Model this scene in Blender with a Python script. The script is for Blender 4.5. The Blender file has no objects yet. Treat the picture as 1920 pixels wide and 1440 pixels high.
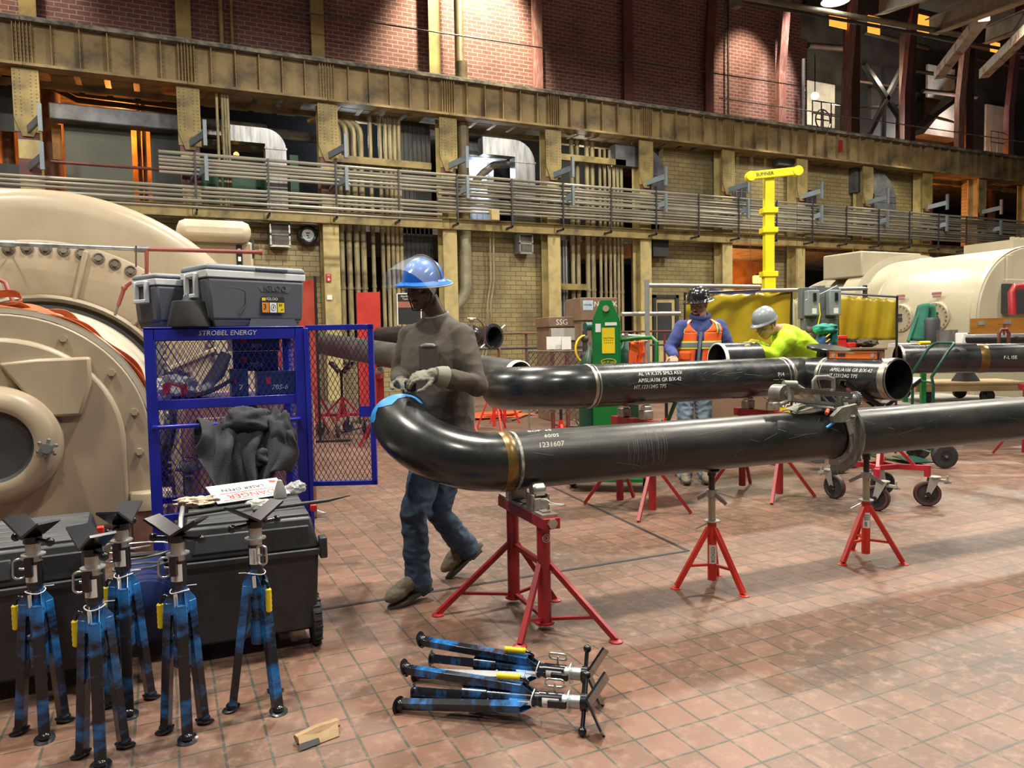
import bpy, bmesh, math, random
from mathutils import Vector, Matrix, noise, Euler
R = math.radians
pi = math.pi
SC = bpy.context.scene
COL = SC.collection
random.seed(7)
U = random.uniform

# ---------------- materials ----------------
MATS = {}
def mat(key, c=(.5, .5, .5), rough=.5, metal=0, c2=None, ns=3., lo=.4, hi=.65, bump=0., bs=40., coat=0., emit=None, es=1., alpha=1., trans=0., stretch=None, rv=0.):
    if key in MATS: return MATS[key]
    m = bpy.data.materials.new(key); m.use_nodes = True
    nt = m.node_tree; N = nt.nodes; L = nt.links
    b = N['Principled BSDF']
    b.inputs['Base Color'].default_value = (*c, 1)
    b.inputs['Roughness'].default_value = rough
    b.inputs['Metallic'].default_value = metal
    if coat: b.inputs['Coat Weight'].default_value = coat; b.inputs['Coat Roughness'].default_value = .15
    if emit: b.inputs['Emission Color'].default_value = (*emit, 1); b.inputs['Emission Strength'].default_value = es
    if alpha < 1: b.inputs['Alpha'].default_value = alpha
    if trans: b.inputs['Transmission Weight'].default_value = trans
    tc = N.new('ShaderNodeTexCoord')
    src = tc.outputs['Object']
    if stretch:
        mp = N.new('ShaderNodeMapping'); mp.inputs['Scale'].default_value = stretch
        L.new(src, mp.inputs['Vector']); src = mp.outputs['Vector']
    n = N.new('ShaderNodeTexNoise'); n.inputs['Scale'].default_value = ns; n.inputs['Detail'].default_value = 5; n.inputs['Roughness'].default_value = .6
    L.new(src, n.inputs['Vector'])
    if c2 is None: c2 = tuple(x*.78 for x in c)
    r = N.new('ShaderNodeValToRGB'); r.color_ramp.elements[0].position = lo; r.color_ramp.elements[1].position = hi
    r.color_ramp.elements[0].color = (*c, 1); r.color_ramp.elements[1].color = (*c2, 1)
    L.new(n.outputs['Fac'], r.inputs['Fac']); L.new(r.outputs['Color'], b.inputs['Base Color'])
    if rv:
        mr = N.new('ShaderNodeMapRange'); mr.inputs['From Min'].default_value = .3; mr.inputs['From Max'].default_value = .7
        mr.inputs['To Min'].default_value = max(0, rough-rv); mr.inputs['To Max'].default_value = min(1, rough+rv)
        L.new(n.outputs['Fac'], mr.inputs['Value']); L.new(mr.outputs['Result'], b.inputs['Roughness'])
    if bump:
        n2 = N.new('ShaderNodeTexNoise'); n2.inputs['Scale'].default_value = bs; n2.inputs['Detail'].default_value = 3
        L.new(src, n2.inputs['Vector'])
        bp = N.new('ShaderNodeBump'); bp.inputs['Strength'].default_value = bump; bp.inputs['Distance'].default_value = .01
        L.new(n2.outputs['Fac'], bp.inputs['Height']); L.new(bp.outputs['Normal'], b.inputs['Normal'])
    MATS[key] = m
    return m

def brickmat(key, ca, cb, cm, bw, bh, mortar, plane='xz', rough=.8, stain=(.1, .08, .05), st=.6, sns=.5, offset=.5, slo=.45, shi=.75, bump=.5, c3=None):
    m = bpy.data.materials.new(key); m.use_nodes = True
    nt = m.node_tree; N = nt.nodes; L = nt.links; b = N['Principled BSDF']
    tc = N.new('ShaderNodeTexCoord'); sp = N.new('ShaderNodeSeparateXYZ'); cb_ = N.new('ShaderNodeCombineXYZ')
    L.new(tc.outputs['Object'], sp.inputs[0])
    L.new(sp.outputs[plane[0].upper()], cb_.inputs[0]); L.new(sp.outputs[plane[1].upper()], cb_.inputs[1])
    vec = cb_.outputs[0]
    # slight wobble of the courses
    nz = N.new('ShaderNodeTexNoise'); nz.inputs['Scale'].default_value = 2.5; nz.inputs['Detail'].default_value = 2; L.new(vec, nz.inputs['Vector'])
    mx = N.new('ShaderNodeVectorMath'); mx.operation = 'SCALE'; mx.inputs['Scale'].default_value = bh*.09
    L.new(nz.outputs['Color'], mx.inputs[0]); ad = N.new('ShaderNodeVectorMath'); L.new(vec, ad.inputs[0]); L.new(mx.outputs[0], ad.inputs[1])
    br = N.new('ShaderNodeTexBrick'); br.inputs['Scale'].default_value = 1
    br.inputs['Color1'].default_value = (*ca, 1); br.inputs['Color2'].default_value = (*cb, 1); br.inputs['Mortar'].default_value = (*cm, 1)
    br.inputs['Brick Width'].default_value = bw; br.inputs['Row Height'].default_value = bh; br.inputs['Mortar Size'].default_value = mortar
    br.inputs['Mortar Smooth'].default_value = .3; br.offset = offset
    L.new(ad.outputs[0], br.inputs['Vector'])
    n = N.new('ShaderNodeTexNoise'); n.inputs['Scale'].default_value = sns; n.inputs['Detail'].default_value = 6; n.inputs['Roughness'].default_value = .65; L.new(vec, n.inputs['Vector'])
    rp = N.new('ShaderNodeValToRGB'); rp.color_ramp.elements[0].position = slo; rp.color_ramp.elements[1].position = shi
    L.new(n.outputs['Fac'], rp.inputs['Fac'])
    ml = N.new('ShaderNodeMath'); ml.operation = 'MULTIPLY'; ml.inputs[1].default_value = st; L.new(rp.outputs['Color'], ml.inputs[0])
    mix = N.new('ShaderNodeMix'); mix.data_type = 'RGBA'; L.new(ml.outputs[0], mix.inputs[0]); L.new(br.outputs['Color'], mix.inputs[6]); mix.inputs[7].default_value = (*stain, 1)
    out = mix.outputs[2]
    if c3:
        n3 = N.new('ShaderNodeTexNoise'); n3.inputs['Scale'].default_value = 14; n3.inputs['Detail'].default_value = 6; n3.inputs['Roughness'].default_value = .7; L.new(vec, n3.inputs['Vector'])
        r3 = N.new('ShaderNodeValToRGB'); r3.color_ramp.elements[0].position = .5; r3.color_ramp.elements[1].position = .72; L.new(n3.outputs['Fac'], r3.inputs['Fac'])
        mix2 = N.new('ShaderNodeMix'); mix2.data_type = 'RGBA'; L.new(r3.outputs['Color'], mix2.inputs[0]); L.new(out, mix2.inputs[6]); mix2.inputs[7].default_value = (*c3, 1)
        out = mix2.outputs[2]
    L.new(out, b.inputs['Base Color'])
    mr = N.new('ShaderNodeMapRange'); mr.inputs['To Min'].default_value = max(.05, rough-.12); mr.inputs['To Max'].default_value = min(1, rough+.12)
    L.new(n.outputs['Fac'], mr.inputs['Value']); L.new(mr.outputs['Result'], b.inputs['Roughness'])
    iv = N.new('ShaderNodeMath'); iv.operation = 'SUBTRACT'; iv.inputs[0].default_value = 1; L.new(br.outputs['Fac'], iv.inputs[1])
    bp = N.new('ShaderNodeBump'); bp.inputs['Strength'].default_value = bump; bp.inputs['Distance'].default_value = .006
    L.new(iv.outputs[0], bp.inputs['Height']); L.new(bp.outputs['Normal'], b.inputs['Normal'])
    return m

# ---------------- mesh builder ----------------
def frame(d, up=(0, 0, 1)):
    d = Vector(d).normalized(); u = Vector(up)
    if abs(d.dot(u)) > .98: u = Vector((1, 0, 0)) if abs(d.x) < .9 else Vector((0, 1, 0))
    a = u.cross(d).normalized(); b = d.cross(a).normalized()
    return a, b, d      # a sideways, b up-ish
class MB:
    def __init__(s, m=None): s.v = []; s.f = []; s.m = m or Matrix()
    def add(s, vs, fs, m=None):
        o = len(s.v); M = s.m @ m if m is not None else s.m
        s.v += [M @ Vector(p) for p in vs]; s.f += [tuple(i+o for i in q) for q in fs]; return s
    def bx(s, x0, x1, y0, y1, z0, z1, m=None):
        return s.add([(x0,y0,z0),(x1,y0,z0),(x1,y1,z0),(x0,y1,z0),(x0,y0,z1),(x1,y0,z1),(x1,y1,z1),(x0,y1,z1)],
            [(0,3,2,1),(4,5,6,7),(0,1,5,4),(1,2,6,5),(2,3,7,6),(3,0,4,7)], m)
    def box(s, c, d, rot=None):
        m = Matrix.Translation(c)
        if rot is not None: m = m @ (Euler(rot).to_matrix().to_4x4() if not isinstance(rot, Matrix) else rot)
        x, y, z = d[0]/2, d[1]/2, d[2]/2
        return s.bx(-x, x, -y, y, -z, z, m)
    def bar(s, p0, p1, w, h, up=(0, 0, 1)):
        p0 = Vector(p0); p1 = Vector(p1); a, b, d = frame(p1-p0, up); a = a*(w/2); b = b*(h/2)
        return s.add([p0-a-b, p0+a-b, p0+a+b, p0-a+b, p1-a-b, p1+a-b, p1+a+b, p1-a+b],
            [(0,3,2,1),(4,5,6,7),(0,1,5,4),(1,2,6,5),(2,3,7,6),(3,0,4,7)])
    def cyl(s, p0, p1, r0, r1=None, seg=16, cap=True):
        return s.tube([p0, p1], [r0, r0 if r1 is None else r1], seg, cap)
    def tube(s, pts, r, seg=12, cap=True, closed=False, el=1., up=(0, 0, 1)):
        pts = [Vector(p) for p in pts]; n = len(pts)
        if not isinstance(r, (list, tuple)): r = [r]*n
        ds = []
        for i in range(n):
            if closed: d = pts[(i+1) % n]-pts[i-1]
            else: d = pts[min(i+1, n-1)]-pts[max(i-1, 0)]
            ds.append(d.normalized())
        a, b, _ = frame(ds[0], up); vs = []
        for i in range(n):
            d = ds[i]; a = (a-d*a.dot(d)).normalized(); b = d.cross(a)
            for k in range(seg):
                t = 2*pi*k/seg; q = r[i]
                ra, rb = q if isinstance(q, (list, tuple)) else (q, q*el)
                vs.append(pts[i]+a*math.cos(t)*ra+b*math.sin(t)*rb)
        fs = []
        m = n if closed else n-1
        for i in range(m):
            j = (i+1) % n
            for k in range(seg):
                l = (k+1) % seg; fs.append((i*seg+k, i*seg+l, j*seg+l, j*seg+k))
        if cap and not closed:
            fs.append(tuple(range(seg))[::-1]); fs.append(tuple((n-1)*seg+k for k in range(seg)))
        return s.add(vs, fs)
    def pipe(s, pts, ro, ri, seg=32):      # hollow pipe with end faces
        pts = [Vector(p) for p in pts]; o = len(s.v)
        s.tube(pts, ro, seg, False); n1 = len(s.v); s.tube(pts, ri, seg, False)
        L = n1-o
        for base in (0, L-seg):
            for k in range(seg):
                l = (k+1) % seg; q = (o+base+k, o+base+l, n1+base+l, n1+base+k)
                s.f.append(q)
        for i in range(len(s.f)):
            pass
        return s
    def lathe(s, prof, o=(0, 0, 0), ax=(0, 0, 1), seg=32, a0=0, a1=2*pi, up=(0, 1, 0)):
        a, b, d = frame(ax, up); o = Vector(o); full = abs(a1-a0-2*pi) < 1e-6; n = seg if full else seg+1
        vs = []
        for r, z in prof:
            for k in range(n):
                t = a0+(a1-a0)*k/seg; vs.append(o+a*math.cos(t)*r+b*math.sin(t)*r+d*z)
        fs = []
        for i in range(len(prof)-1):
            for k in range(seg):
                l = (k+1) % n; fs.append((i*n+k, i*n+l, (i+1)*n+l, (i+1)*n+k))
        return s.add(vs, fs)
    def sph(s, c, r, seg=16, rings=10, rot=None):
        if not isinstance(r, (list, tuple)): r = (r, r, r)
        vs = []; fs = []; 
        for i in range(1, rings):
            p = pi*i/rings
            for k in range(seg):
                t = 2*pi*k/seg; vs.append((r[0]*math.sin(p)*math.cos(t), r[1]*math.sin(p)*math.sin(t), r[2]*math.cos(p)))
        vs += [(0, 0, r[2]), (0, 0, -r[2])]; T = len(vs)-2; B = T+1
        for i in range(rings-2):
            for k in range(seg):
                l = (k+1) % seg; fs.append((i*seg+k, (i+1)*seg+k, (i+1)*seg+l, i*seg+l))
        for k in range(seg):
            l = (k+1) % seg; fs.append((T, k, l)); fs.append((B, (rings-2)*seg+l, (rings-2)*seg+k))
        m = Matrix.Translation(c)
        if rot is not None: m = m @ Euler(rot).to_matrix().to_4x4()
        return s.add(vs, fs, m)
    def prism(s, poly, h, m=None, z0=0):       # polygon in local xy, extruded along z
        n = len(poly)
        return s.add([(x, y, z0) for x, y in poly]+[(x, y, z0+h) for x, y in poly],
            [tuple(range(n))[::-1], tuple(range(n, 2*n))]+[(i, (i+1) % n, n+(i+1) % n, n+i) for i in range(n)], m)
    def surf(s, fn, nu, nv, th=0.):
        g = [[Vector(fn(i/nu, j/nv)) for j in range(nv+1)] for i in range(nu+1)]
        vs = [p for row in g for p in row]; w = nv+1
        fs = [(i*w+j, (i+1)*w+j, (i+1)*w+j+1, i*w+j+1) for i in range(nu) for j in range(nv)]
        if not th: return s.add(vs, fs)
        K = len(vs); v2 = []
        for i in range(nu+1):
            for j in range(nv+1):
                du = g[min(i+1, nu)][j]-g[max(i-1, 0)][j]; dv = g[i][min(j+1, nv)]-g[i][max(j-1, 0)]
                n = du.cross(dv); n = n.normalized() if n.length > 1e-9 else Vector((0, 0, 1)); v2.append(g[i][j]-n*th)
        fs2 = [tuple(x+K for x in q[::-1]) for q in fs]
        E = [[j for j in range(w)], [nu*w+j for j in range(w)], [i*w for i in range(nu+1)], [i*w+nv for i in range(nu+1)]]
        ed = []
        for e in E:
            for a, b in zip(e, e[1:]): ed.append((a, b, b+K, a+K))
        return s.add(vs+v2, fs+fs2+ed)
    def text(s, body, size, m=None, depth=.0008, warp=None, res=2, shear=0, align='CENTER'):
        c = bpy.data.curves.new('tx', 'FONT'); c.body = body; c.size = size; c.align_x = align; c.align_y = 'CENTER'
        c.extrude = depth; c.resolution_u = res; c.shear = shear
        o = bpy.data.objects.new('tx', c); me = bpy.data.meshes.new_from_object(o)
        vs = [Vector(v.co) for v in me.vertices]; fs = [tuple(p.vertices) for p in me.polygons]
        if warp: vs = [Vector(warp(v)) for v in vs]
        bpy.data.objects.remove(o); bpy.data.curves.remove(c); bpy.data.meshes.remove(me)
        return s.add(vs, fs, m)
    def build(s, name, material, parent=None, world=False, bev=0, flat=False, mods=None, ang=38, sub=0, remesh=0, smooth=0, fn=None):
        off = Vector((0, 0, 0))
        if world and parent is not None:
            p = parent
            while p.parent: p = p.parent
            off = Vector(p.location)
        me = bpy.data.meshes.new(name)
        me.from_pydata([tuple(v-off) for v in s.v], [], s.f); me.update()
        bm = bmesh.new(); bm.from_mesh(me); bmesh.ops.recalc_face_normals(bm, faces=bm.faces); bm.to_mesh(me); bm.free()
        o = bpy.data.objects.new(name, me); COL.objects.link(o)
        if remesh:
            q = o.modifiers.new('r', 'REMESH'); q.mode = 'VOXEL'; q.voxel_size = remesh
            if smooth: q = o.modifiers.new('s', 'SMOOTH'); q.iterations = smooth; q.factor = .5
            dg = bpy.context.evaluated_depsgraph_get(); dg.update(); m2 = bpy.data.meshes.new_from_object(o.evaluated_get(dg))
            o.modifiers.clear(); o.data = m2; bpy.data.meshes.remove(me); me = m2; me.name = name
            if fn:
                ns = [v.normal.copy() for v in me.vertices]
                for v, n in zip(me.vertices, ns): v.co = fn(v.co+off, n)-off
                me.update()
        me.materials.clear(); me.materials.append(material)
        if not flat:
            me.shade_smooth(); me.set_sharp_from_angle(angle=R(ang if not remesh else 180))
        if bev:
            q = o.modifiers.new('bevel', 'BEVEL'); q.width = bev; q.segments = 2; q.limit_method = 'ANGLE'; q.angle_limit = R(40)
        if sub:
            q = o.modifiers.new('sub', 'SUBSURF'); q.levels = sub; q.render_levels = sub
        if parent is not None: o.parent = parent
        return o

def thing(name, label, cat, loc=(0, 0, 0), rz=0, group=None):
    o = bpy.data.objects.new(name, None); COL.objects.link(o); o.location = loc; o.rotation_euler = (0, 0, rz); o.empty_display_size = .1
    o['label'] = label; o['category'] = cat
    if group: o['group'] = group
    return o
def tag(o, label, cat, group=None, kind=None):
    o['label'] = label; o['category'] = cat
    if group: o['group'] = group
    if kind: o['kind'] = kind
    return o
def struct(o): o['kind'] = 'structure'; return o
def dup(o, loc=None, rot=None, label=None, group=None, parent=None):
    c = o.copy(); COL.objects.link(c)
    if parent is not None: c.parent = parent
    if loc is not None: c.location = loc
    if rot is not None: c.rotation_euler = rot
    if label: c['label'] = label
    if group: c['group'] = group
    for ch in list(o.children): dup(ch, parent=c)
    return c

# ---------------- camera ----------------
F = 1400.
cam_rot = Matrix.Rotation(R(-25), 3, 'Z') @ Matrix.Rotation(R(90-3.27), 3, 'X') @ Matrix.Rotation(R(-1.1), 3, 'Z')
CAM = Vector((0, 0, 1.45))
cd = bpy.data.cameras.new('camera'); cam = bpy.data.objects.new('camera', cd); COL.objects.link(cam)
cam.location = CAM; cam.rotation_euler = cam_rot.to_euler(); cd.sensor_width = 36; cd.lens = 36*F/1920; cd.clip_end = 200
SC.camera = cam
def at(px, py, d):           # surveyed point: picture position and distance in front of the lens
    return CAM + cam_rot @ Vector(((px-960)/F*d, -(py-720)/F*d, -d))
def on(px, py, y):           # where the sight line meets the plane Y=y
    v = cam_rot @ Vector(((px-960)/F, -(py-720)/F, -1)); return CAM+v*(y/v.y)
def gr(px, py, z=0):
    v = cam_rot @ Vector(((px-960)/F, -(py-720)/F, -1)); return CAM+v*((z-CAM.z)/v.z)
def arc(c, r, a0, a1, n, A, B):      # points on an arc about c in the plane of unit vectors A, B
    c = Vector(c); A = Vector(A); B = Vector(B)
    return [c+A*r*math.cos(a0+(a1-a0)*i/n)+B*r*math.sin(a0+(a1-a0)*i/n) for i in range(n+1)]

# ---------------- shared materials ----------------
M_yel = mat('old_yellow_paint', (.30, .23, .085), .6, c2=(.10, .075, .035), ns=2.2, lo=.42, hi=.72, bump=.3, bs=12)
M_yel2 = mat('pale_yellow_column', (.46, .375, .16), .6, c2=(.20, .16, .08), ns=1.7, lo=.45, hi=.75, bump=.2, bs=12)
M_gir = mat('girder_yellow', (.30, .215, .095), .65, c2=(.10, .075, .045), ns=1.6, lo=.45, hi=.7, bump=.3, bs=10)
M_grime = mat('grimy_steel', (.20, .18, .14), .6, c2=(.07, .06, .05), ns=3, bump=.2)
M_cond = mat('weathered_conduit', (.42, .40, .34), .40, .4, c2=(.16, .145, .11), ns=1.2, lo=.4, hi=.7, stretch=(.3, 1, 1))
M_condy = mat('yellowed_pipe', (.33, .28, .15), .5, .1, c2=(.11, .09, .05), ns=2.2, lo=.4, hi=.7, stretch=(3, 3, .7))
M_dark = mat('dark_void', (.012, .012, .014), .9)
M_darkg = mat('dark_grey_metal', (.05, .052, .055), .5, .3)
M_duct = mat('duct_metal', (.32, .33, .34), .4, .6, c2=(.16, .16, .16), ns=2, stretch=(4, 4, .6))
M_ductd = mat('dull_duct', (.17, .18, .20), .5, .4, c2=(.07, .07, .08), ns=1.5)
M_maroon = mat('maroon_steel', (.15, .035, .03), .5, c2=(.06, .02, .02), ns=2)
M_cream = mat('turbine_cream', (.35, .285, .20), .38, c2=(.29, .23, .15), ns=1.3, lo=.45, hi=.7, bump=.05, bs=20)
M_steel = mat('bright_steel', (.62, .62, .60), .3, .9, c2=(.45, .45, .43), ns=8)
M_zinc = mat('zinc_plate', (.60, .62, .62), .35, .8, c2=(.42, .44, .44), ns=12)
M_black = mat('black_paint', (.012, .012, .014), .28, c2=(.02, .02, .022), ns=6)
M_rub = mat('black_rubber', (.018, .018, .02), .7, c2=(.03, .03, .03), ns=10)
M_red = mat('stand_red', (.30, .012, .018), .38, c2=(.20, .01, .014), ns=6, bump=.05)
M_red2 = mat('bright_red_paint', (.62, .03, .018), .38, c2=(.50, .025, .015), ns=6)
M_white = mat('white_paint', (.75, .75, .73), .5, c2=(.68, .68, .66))
M_ink = mat('black_ink', (.01, .01, .01), .6)
M_pipe = mat('black_pipe_lacquer', (.010, .012, .014), .27, 0, c2=(.028, .03, .03), ns=5, lo=.4, hi=.75, rv=.07, bump=.03, bs=25, coat=.35)
M_pipeg = mat('bare_dark_pipe', (.016, .017, .0165), .36, .2, c2=(.045, .045, .042), ns=3.5, lo=.35, hi=.75, rv=.08, bump=.05, bs=30, stretch=(.6, 2, 2))
M_inner = mat('pipe_inside', (.02, .018, .016), .6)
M_bevel = mat('ground_steel_bevel', (.42, .40, .36), .35, .85, c2=(.28, .25, .21), ns=20)
M_weldy = mat('oiled_weld_band', (.20, .12, .03), .3, .5, c2=(.10, .06, .02), ns=9)
M_glove = mat('canvas_glove', (.22, .21, .17), .9, c2=(.15, .145, .12), ns=12, bump=.4, bs=60)
M_lampw = mat('lamp_glow', (1, 1, 1), .5, emit=(1, .95, .85), es=25)
# ---------------- setting ----------------
M_floor = brickmat('quarry_tile_floor', (.205, .108, .074), (.135, .074, .052), (.055, .058, .046), .150, .158, .0055, 'xy', rough=.44, stain=(.055, .048, .040), st=.75, sns=.7, offset=.0, slo=.42, shi=.66, bump=.25, c3=(.25, .155, .115))
struct(MB().bx(-14, 60, -6, 21, -.2, 0).build('floor', M_floor, flat=True))
M_brick = brickmat('red_brick', (.22, .085, .07), (.15, .055, .05), (.36, .26, .22), .30, .115, .013, 'xz', rough=.8, stain=(.035, .022, .024), st=.6, sns=.6, slo=.5, shi=.8, c3=(.24, .12, .10))
M_block = brickmat('glazed_yellow_block', (.34, .275, .125), (.28, .22, .10), (.08, .065, .04), .34, .135, .009, 'xz', rough=.5, stain=(.07, .055, .03), st=.8, sns=.4, slo=.38, shi=.68)
struct(MB().bx(-8, 20.2, 20.6, 21.2, 8.3, 16).build('wall_back', M_brick, flat=True))
# far wall of the rooms behind the openings
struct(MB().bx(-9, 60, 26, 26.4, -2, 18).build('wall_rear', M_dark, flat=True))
struct(MB().bx(-9, 60, 20.2, 26, 4.5, 4.75).build('floor_mezzanine', M_grime, flat=True))
struct(MB().bx(-9, 60, 19.9, 26, 8.05, 8.3).build('floor_gallery', M_grime, flat=True))
M_roof = mat('roof_deck', (.12, .11, .09), .8, c2=(.08, .075, .06), ns=2)
mb = MB()
for i in range(10): mb.bx(18.5+i*2.9, 18.5+i*2.9+2.86, 2, 26, 16-0.02*i, 16.1)
struct(mb.build('ceiling', M_roof, flat=True))
# lower blockwork panels between the columns: (x0, x1, z0, z1)
c0 = 0.53; S = 3.24
CX = [-2.45+S*i for i in range(14)]        # column lines
n = 1
def panel(x0, x1, z0, z1, m=M_block, y=20.):
    global n
    o = MB().bx(x0, x1, y, y+.25, z0, z1).build('wall_panel_%d' % n, m, flat=True); n += 1; return struct(o)
panel(-9, CX[2]-.1, 0, 4.6); panel(CX[3], CX[4], 0, 4.6); 
panel(CX[5], CX[6]+.4, 0, 4.6); panel(CX[5]+1.1, CX[6], 4.6, 7.8)
panel(CX[6], CX[9]+.6, 4.6, 7.8); panel(CX[10], CX[10]+1, 4.6, 7.8)
panel(CX[6]+2.5, CX[7], 0, 4.6); panel(CX[2]+.1, CX[3], 0, 1.2); panel(CX[4], CX[5], 0, 1.2)
# columns
def column(x, i):
    t = thing('building_column', 'yellow painted riveted steel column, %s' % CLB[i], 'column', (x, 19.45, 0), 0, 'steel columns along the back wall')
    MB().bx(-.205, .205, -.02, .02, 0, 7.6).bx(-.03, .03, 0, .4, 0, 7.6).bx(-.205, .205, .38, .42, 0, 7.6).build('flange', M_yel2, t, bev=.006)
    mb = MB(); mb.bx(-.25, .25, -.05, -.02, 6.2, 7.55)
    mb.prism([(-.25, 7.55), (.25, 7.55), (.25, 6.5), (.1, 6.1), (-.1, 6.1), (-.25, 6.5)], .03, Matrix(((1,0,0,0),(0,0,1,-.08),(0,1,0,0),(0,0,0,1))))
    for k in range(13):
        for sx in (-.2, -.1, .1, .2): mb.sph((sx, -.085, 6.55+k*.078), .014, 6, 4)
    mb.build('riveted_gusset', M_yel, t)
    for z in (5.35, 6.15):
        MB().bx(-.21, .21, -.03, -.02, z-.1, z+.28).build('primer_patch', M_maroon, t)
    for z in (5.45, 6.25):
        b = MB().bar((.0, -.05, z), (.28, -.62, z+.1), .06, .16).bx(.26, .34, -.68, -.6, z-.16, z+.42).build('bracket_arm', M_brk, t)
    return t
M_brk = mat('blue_grey_bracket', (.20, .24, .28), .5, .2, c2=(.16, .19, .22))
CLB = ['leftmost one beside the turbine dome', 'left of the green screens', 'carrying the fire extinguisher sign', 'behind the blue hard hat', 'right of the grey air vent', 'left of the door in the block wall', 'left of the yellow material lift', 'right of the yellow material lift', 'above the front of the far turbine', 'above the middle of the far turbine', 'beside the orange lit room', 'right of the orange lit room', 'second from the right edge', 'at the right edge']
for i, x in enumerate(CX[:12]): column(x, i)
# upper pilasters on the brick
def pil(x, m, lab, w=.3, lean=0.):
    t = thing('wall_pilaster', lab, 'pilaster', (x, 20.3, 8.4), 0, 'steel pilasters on the brick wall')
    z = 2.4
    MB().tube([(0,0,0),(0,0,z),(0,-lean,7.6)], [(w/2*1.41, .16)]*3, 4, up=(1,1,0)).build('box_flange', m, t, flat=True) if 0 else None
    for nm, x0, x1, y0, y1 in (('front_flange', -w/2, w/2, -.02, .02), ('web', -.02, .02, 0, .3)):
        mb = MB(); mb.bx(x0, x1, y0, y1, 0, z)
        mb.add([(x0,y0,z),(x1,y0,z),(x1,y1,z),(x0,y1,z),(x0,y0-lean,7.6),(x1,y0-lean,7.6),(x1,y1-lean,7.6),(x0,y1-lean,7.6)], [(0,1,5,4),(1,2,6,5),(2,3,7,6),(3,0,4,7),(4,5,6,7)])
        mb.build(nm, m, t)
    return t
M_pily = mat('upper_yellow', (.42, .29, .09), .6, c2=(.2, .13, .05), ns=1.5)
M_mlit = mat('lit_worn_maroon', (.30, .12, .10), .5, c2=(.42, .34, .30), ns=5, lo=.5, hi=.7, stretch=(3, 3, .5))  # lighter maroon: the light is put into the colour, with pale worn streaks
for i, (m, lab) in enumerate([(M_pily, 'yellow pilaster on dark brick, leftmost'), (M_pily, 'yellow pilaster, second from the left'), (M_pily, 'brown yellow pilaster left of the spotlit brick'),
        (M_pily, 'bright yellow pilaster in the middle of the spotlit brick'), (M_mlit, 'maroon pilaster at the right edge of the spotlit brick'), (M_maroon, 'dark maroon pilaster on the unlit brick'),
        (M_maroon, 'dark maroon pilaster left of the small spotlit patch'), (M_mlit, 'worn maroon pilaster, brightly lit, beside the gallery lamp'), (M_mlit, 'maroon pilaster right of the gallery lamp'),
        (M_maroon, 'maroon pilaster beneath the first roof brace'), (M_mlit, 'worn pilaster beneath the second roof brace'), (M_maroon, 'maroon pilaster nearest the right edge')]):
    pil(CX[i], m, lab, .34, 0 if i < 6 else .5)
# column foot pads of girder, crane girder in one thing per bay
M_topg = mat('sooty_ledge', (.30, .27, .20), .7, c2=(.07, .07, .07), ns=3, lo=.4, hi=.6)
for i in range(13):
    xa = -5.7+S*i; 
    t = thing('crane_girder', ['riveted yellow crane girder span between %s' % s for s in ('the left edge and the first column', 'the first and second columns', 'second and third columns', 'third and fourth columns', 'fourth and fifth columns', 'fifth and sixth columns', 'sixth and seventh columns', 'seventh and eighth columns', 'eighth and ninth columns', 'ninth and tenth columns', 'tenth and eleventh columns', 'eleventh and twelfth columns', 'the last column and the right edge')][i], 'girder', (xa, 19.3, 7.6), 0, 'crane girder spans along the back wall')
    MB().bx(0, S-.01, .1, .14, 0, .92).build('web_plate', M_gir, t, flat=True)
    MB().bx(0, S-.01, -.08, .32, -.03, .03).build('bottom_flange', M_gir, t)
    MB().bx(0, S-.01, -.12, .36, .9, .98).bx(0, S-.01, .04, .16, .98, 1.06).build('top_flange', M_topg, t)
    for k in range(1, 6):
        x = k*S/6.; mb = MB().bx(x-.012, x+.012, -.04, .1, .03, .9).bx(x+.01, x+.07, .085, .1, .03, .9)
        for q in range(9): mb.sph((x+.045, .08, .08+q*.095), .012, 6, 4)
        mb.build('stiffener', M_gir, t)
    mb = MB().bx(-.2, .2, .06, .1, .03, .9)
    for sx in (-.17, -.1, -.03, .03, .1, .17):
        mb.bx(sx-.008, sx+.008, -.02, .08, .03, .9)
        for q in range(10): mb.sph((sx+.03, .052, .07+q*.088), .013, 6, 4)
    mb.build('splice_plate', M_gir, t)
    if 1 < i: pass
    mb = MB()
    for k in (.55, 1.15, 1.75, 2.35):     # floor plates under the gallery seen below the girder
        mb.bx(k-.12, k+.35, .4, 1.6, -.02, .0)
    mb.bx(0, S, 1.0, 1.1, -.14, 0); mb.build('soffit_plate', M_gir, t, flat=True)
# lower beam
for i in range(13):
    xa = -5.7+S*i
    o = MB().bx(0, S-.01, 0, .04, 0, .26).bx(0, S-.01, -.06, .1, -.02, .01).bx(0, S-.01, -.06, .1, .25, .28).build('floor_beam', M_yel); o.location = (xa, 19.38, 4.56)
    tag(o, 'yellow floor beam under the conduit rack, %s' % ['at the left edge behind the turbine', 'behind the turbine box', 'above the round meter', 'above the tall pipe bundle', 'above the grey air vent', 'above the white pipe bundle', 'above the block wall door', 'above the opening with the orange lamp', 'behind the head of the yellow lift', 'above the nose of the far turbine', 'over the body of the far turbine', 'over the hood of the far turbine', 'at the right edge'][i], 'beam', 'floor beams along the back wall')
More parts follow.
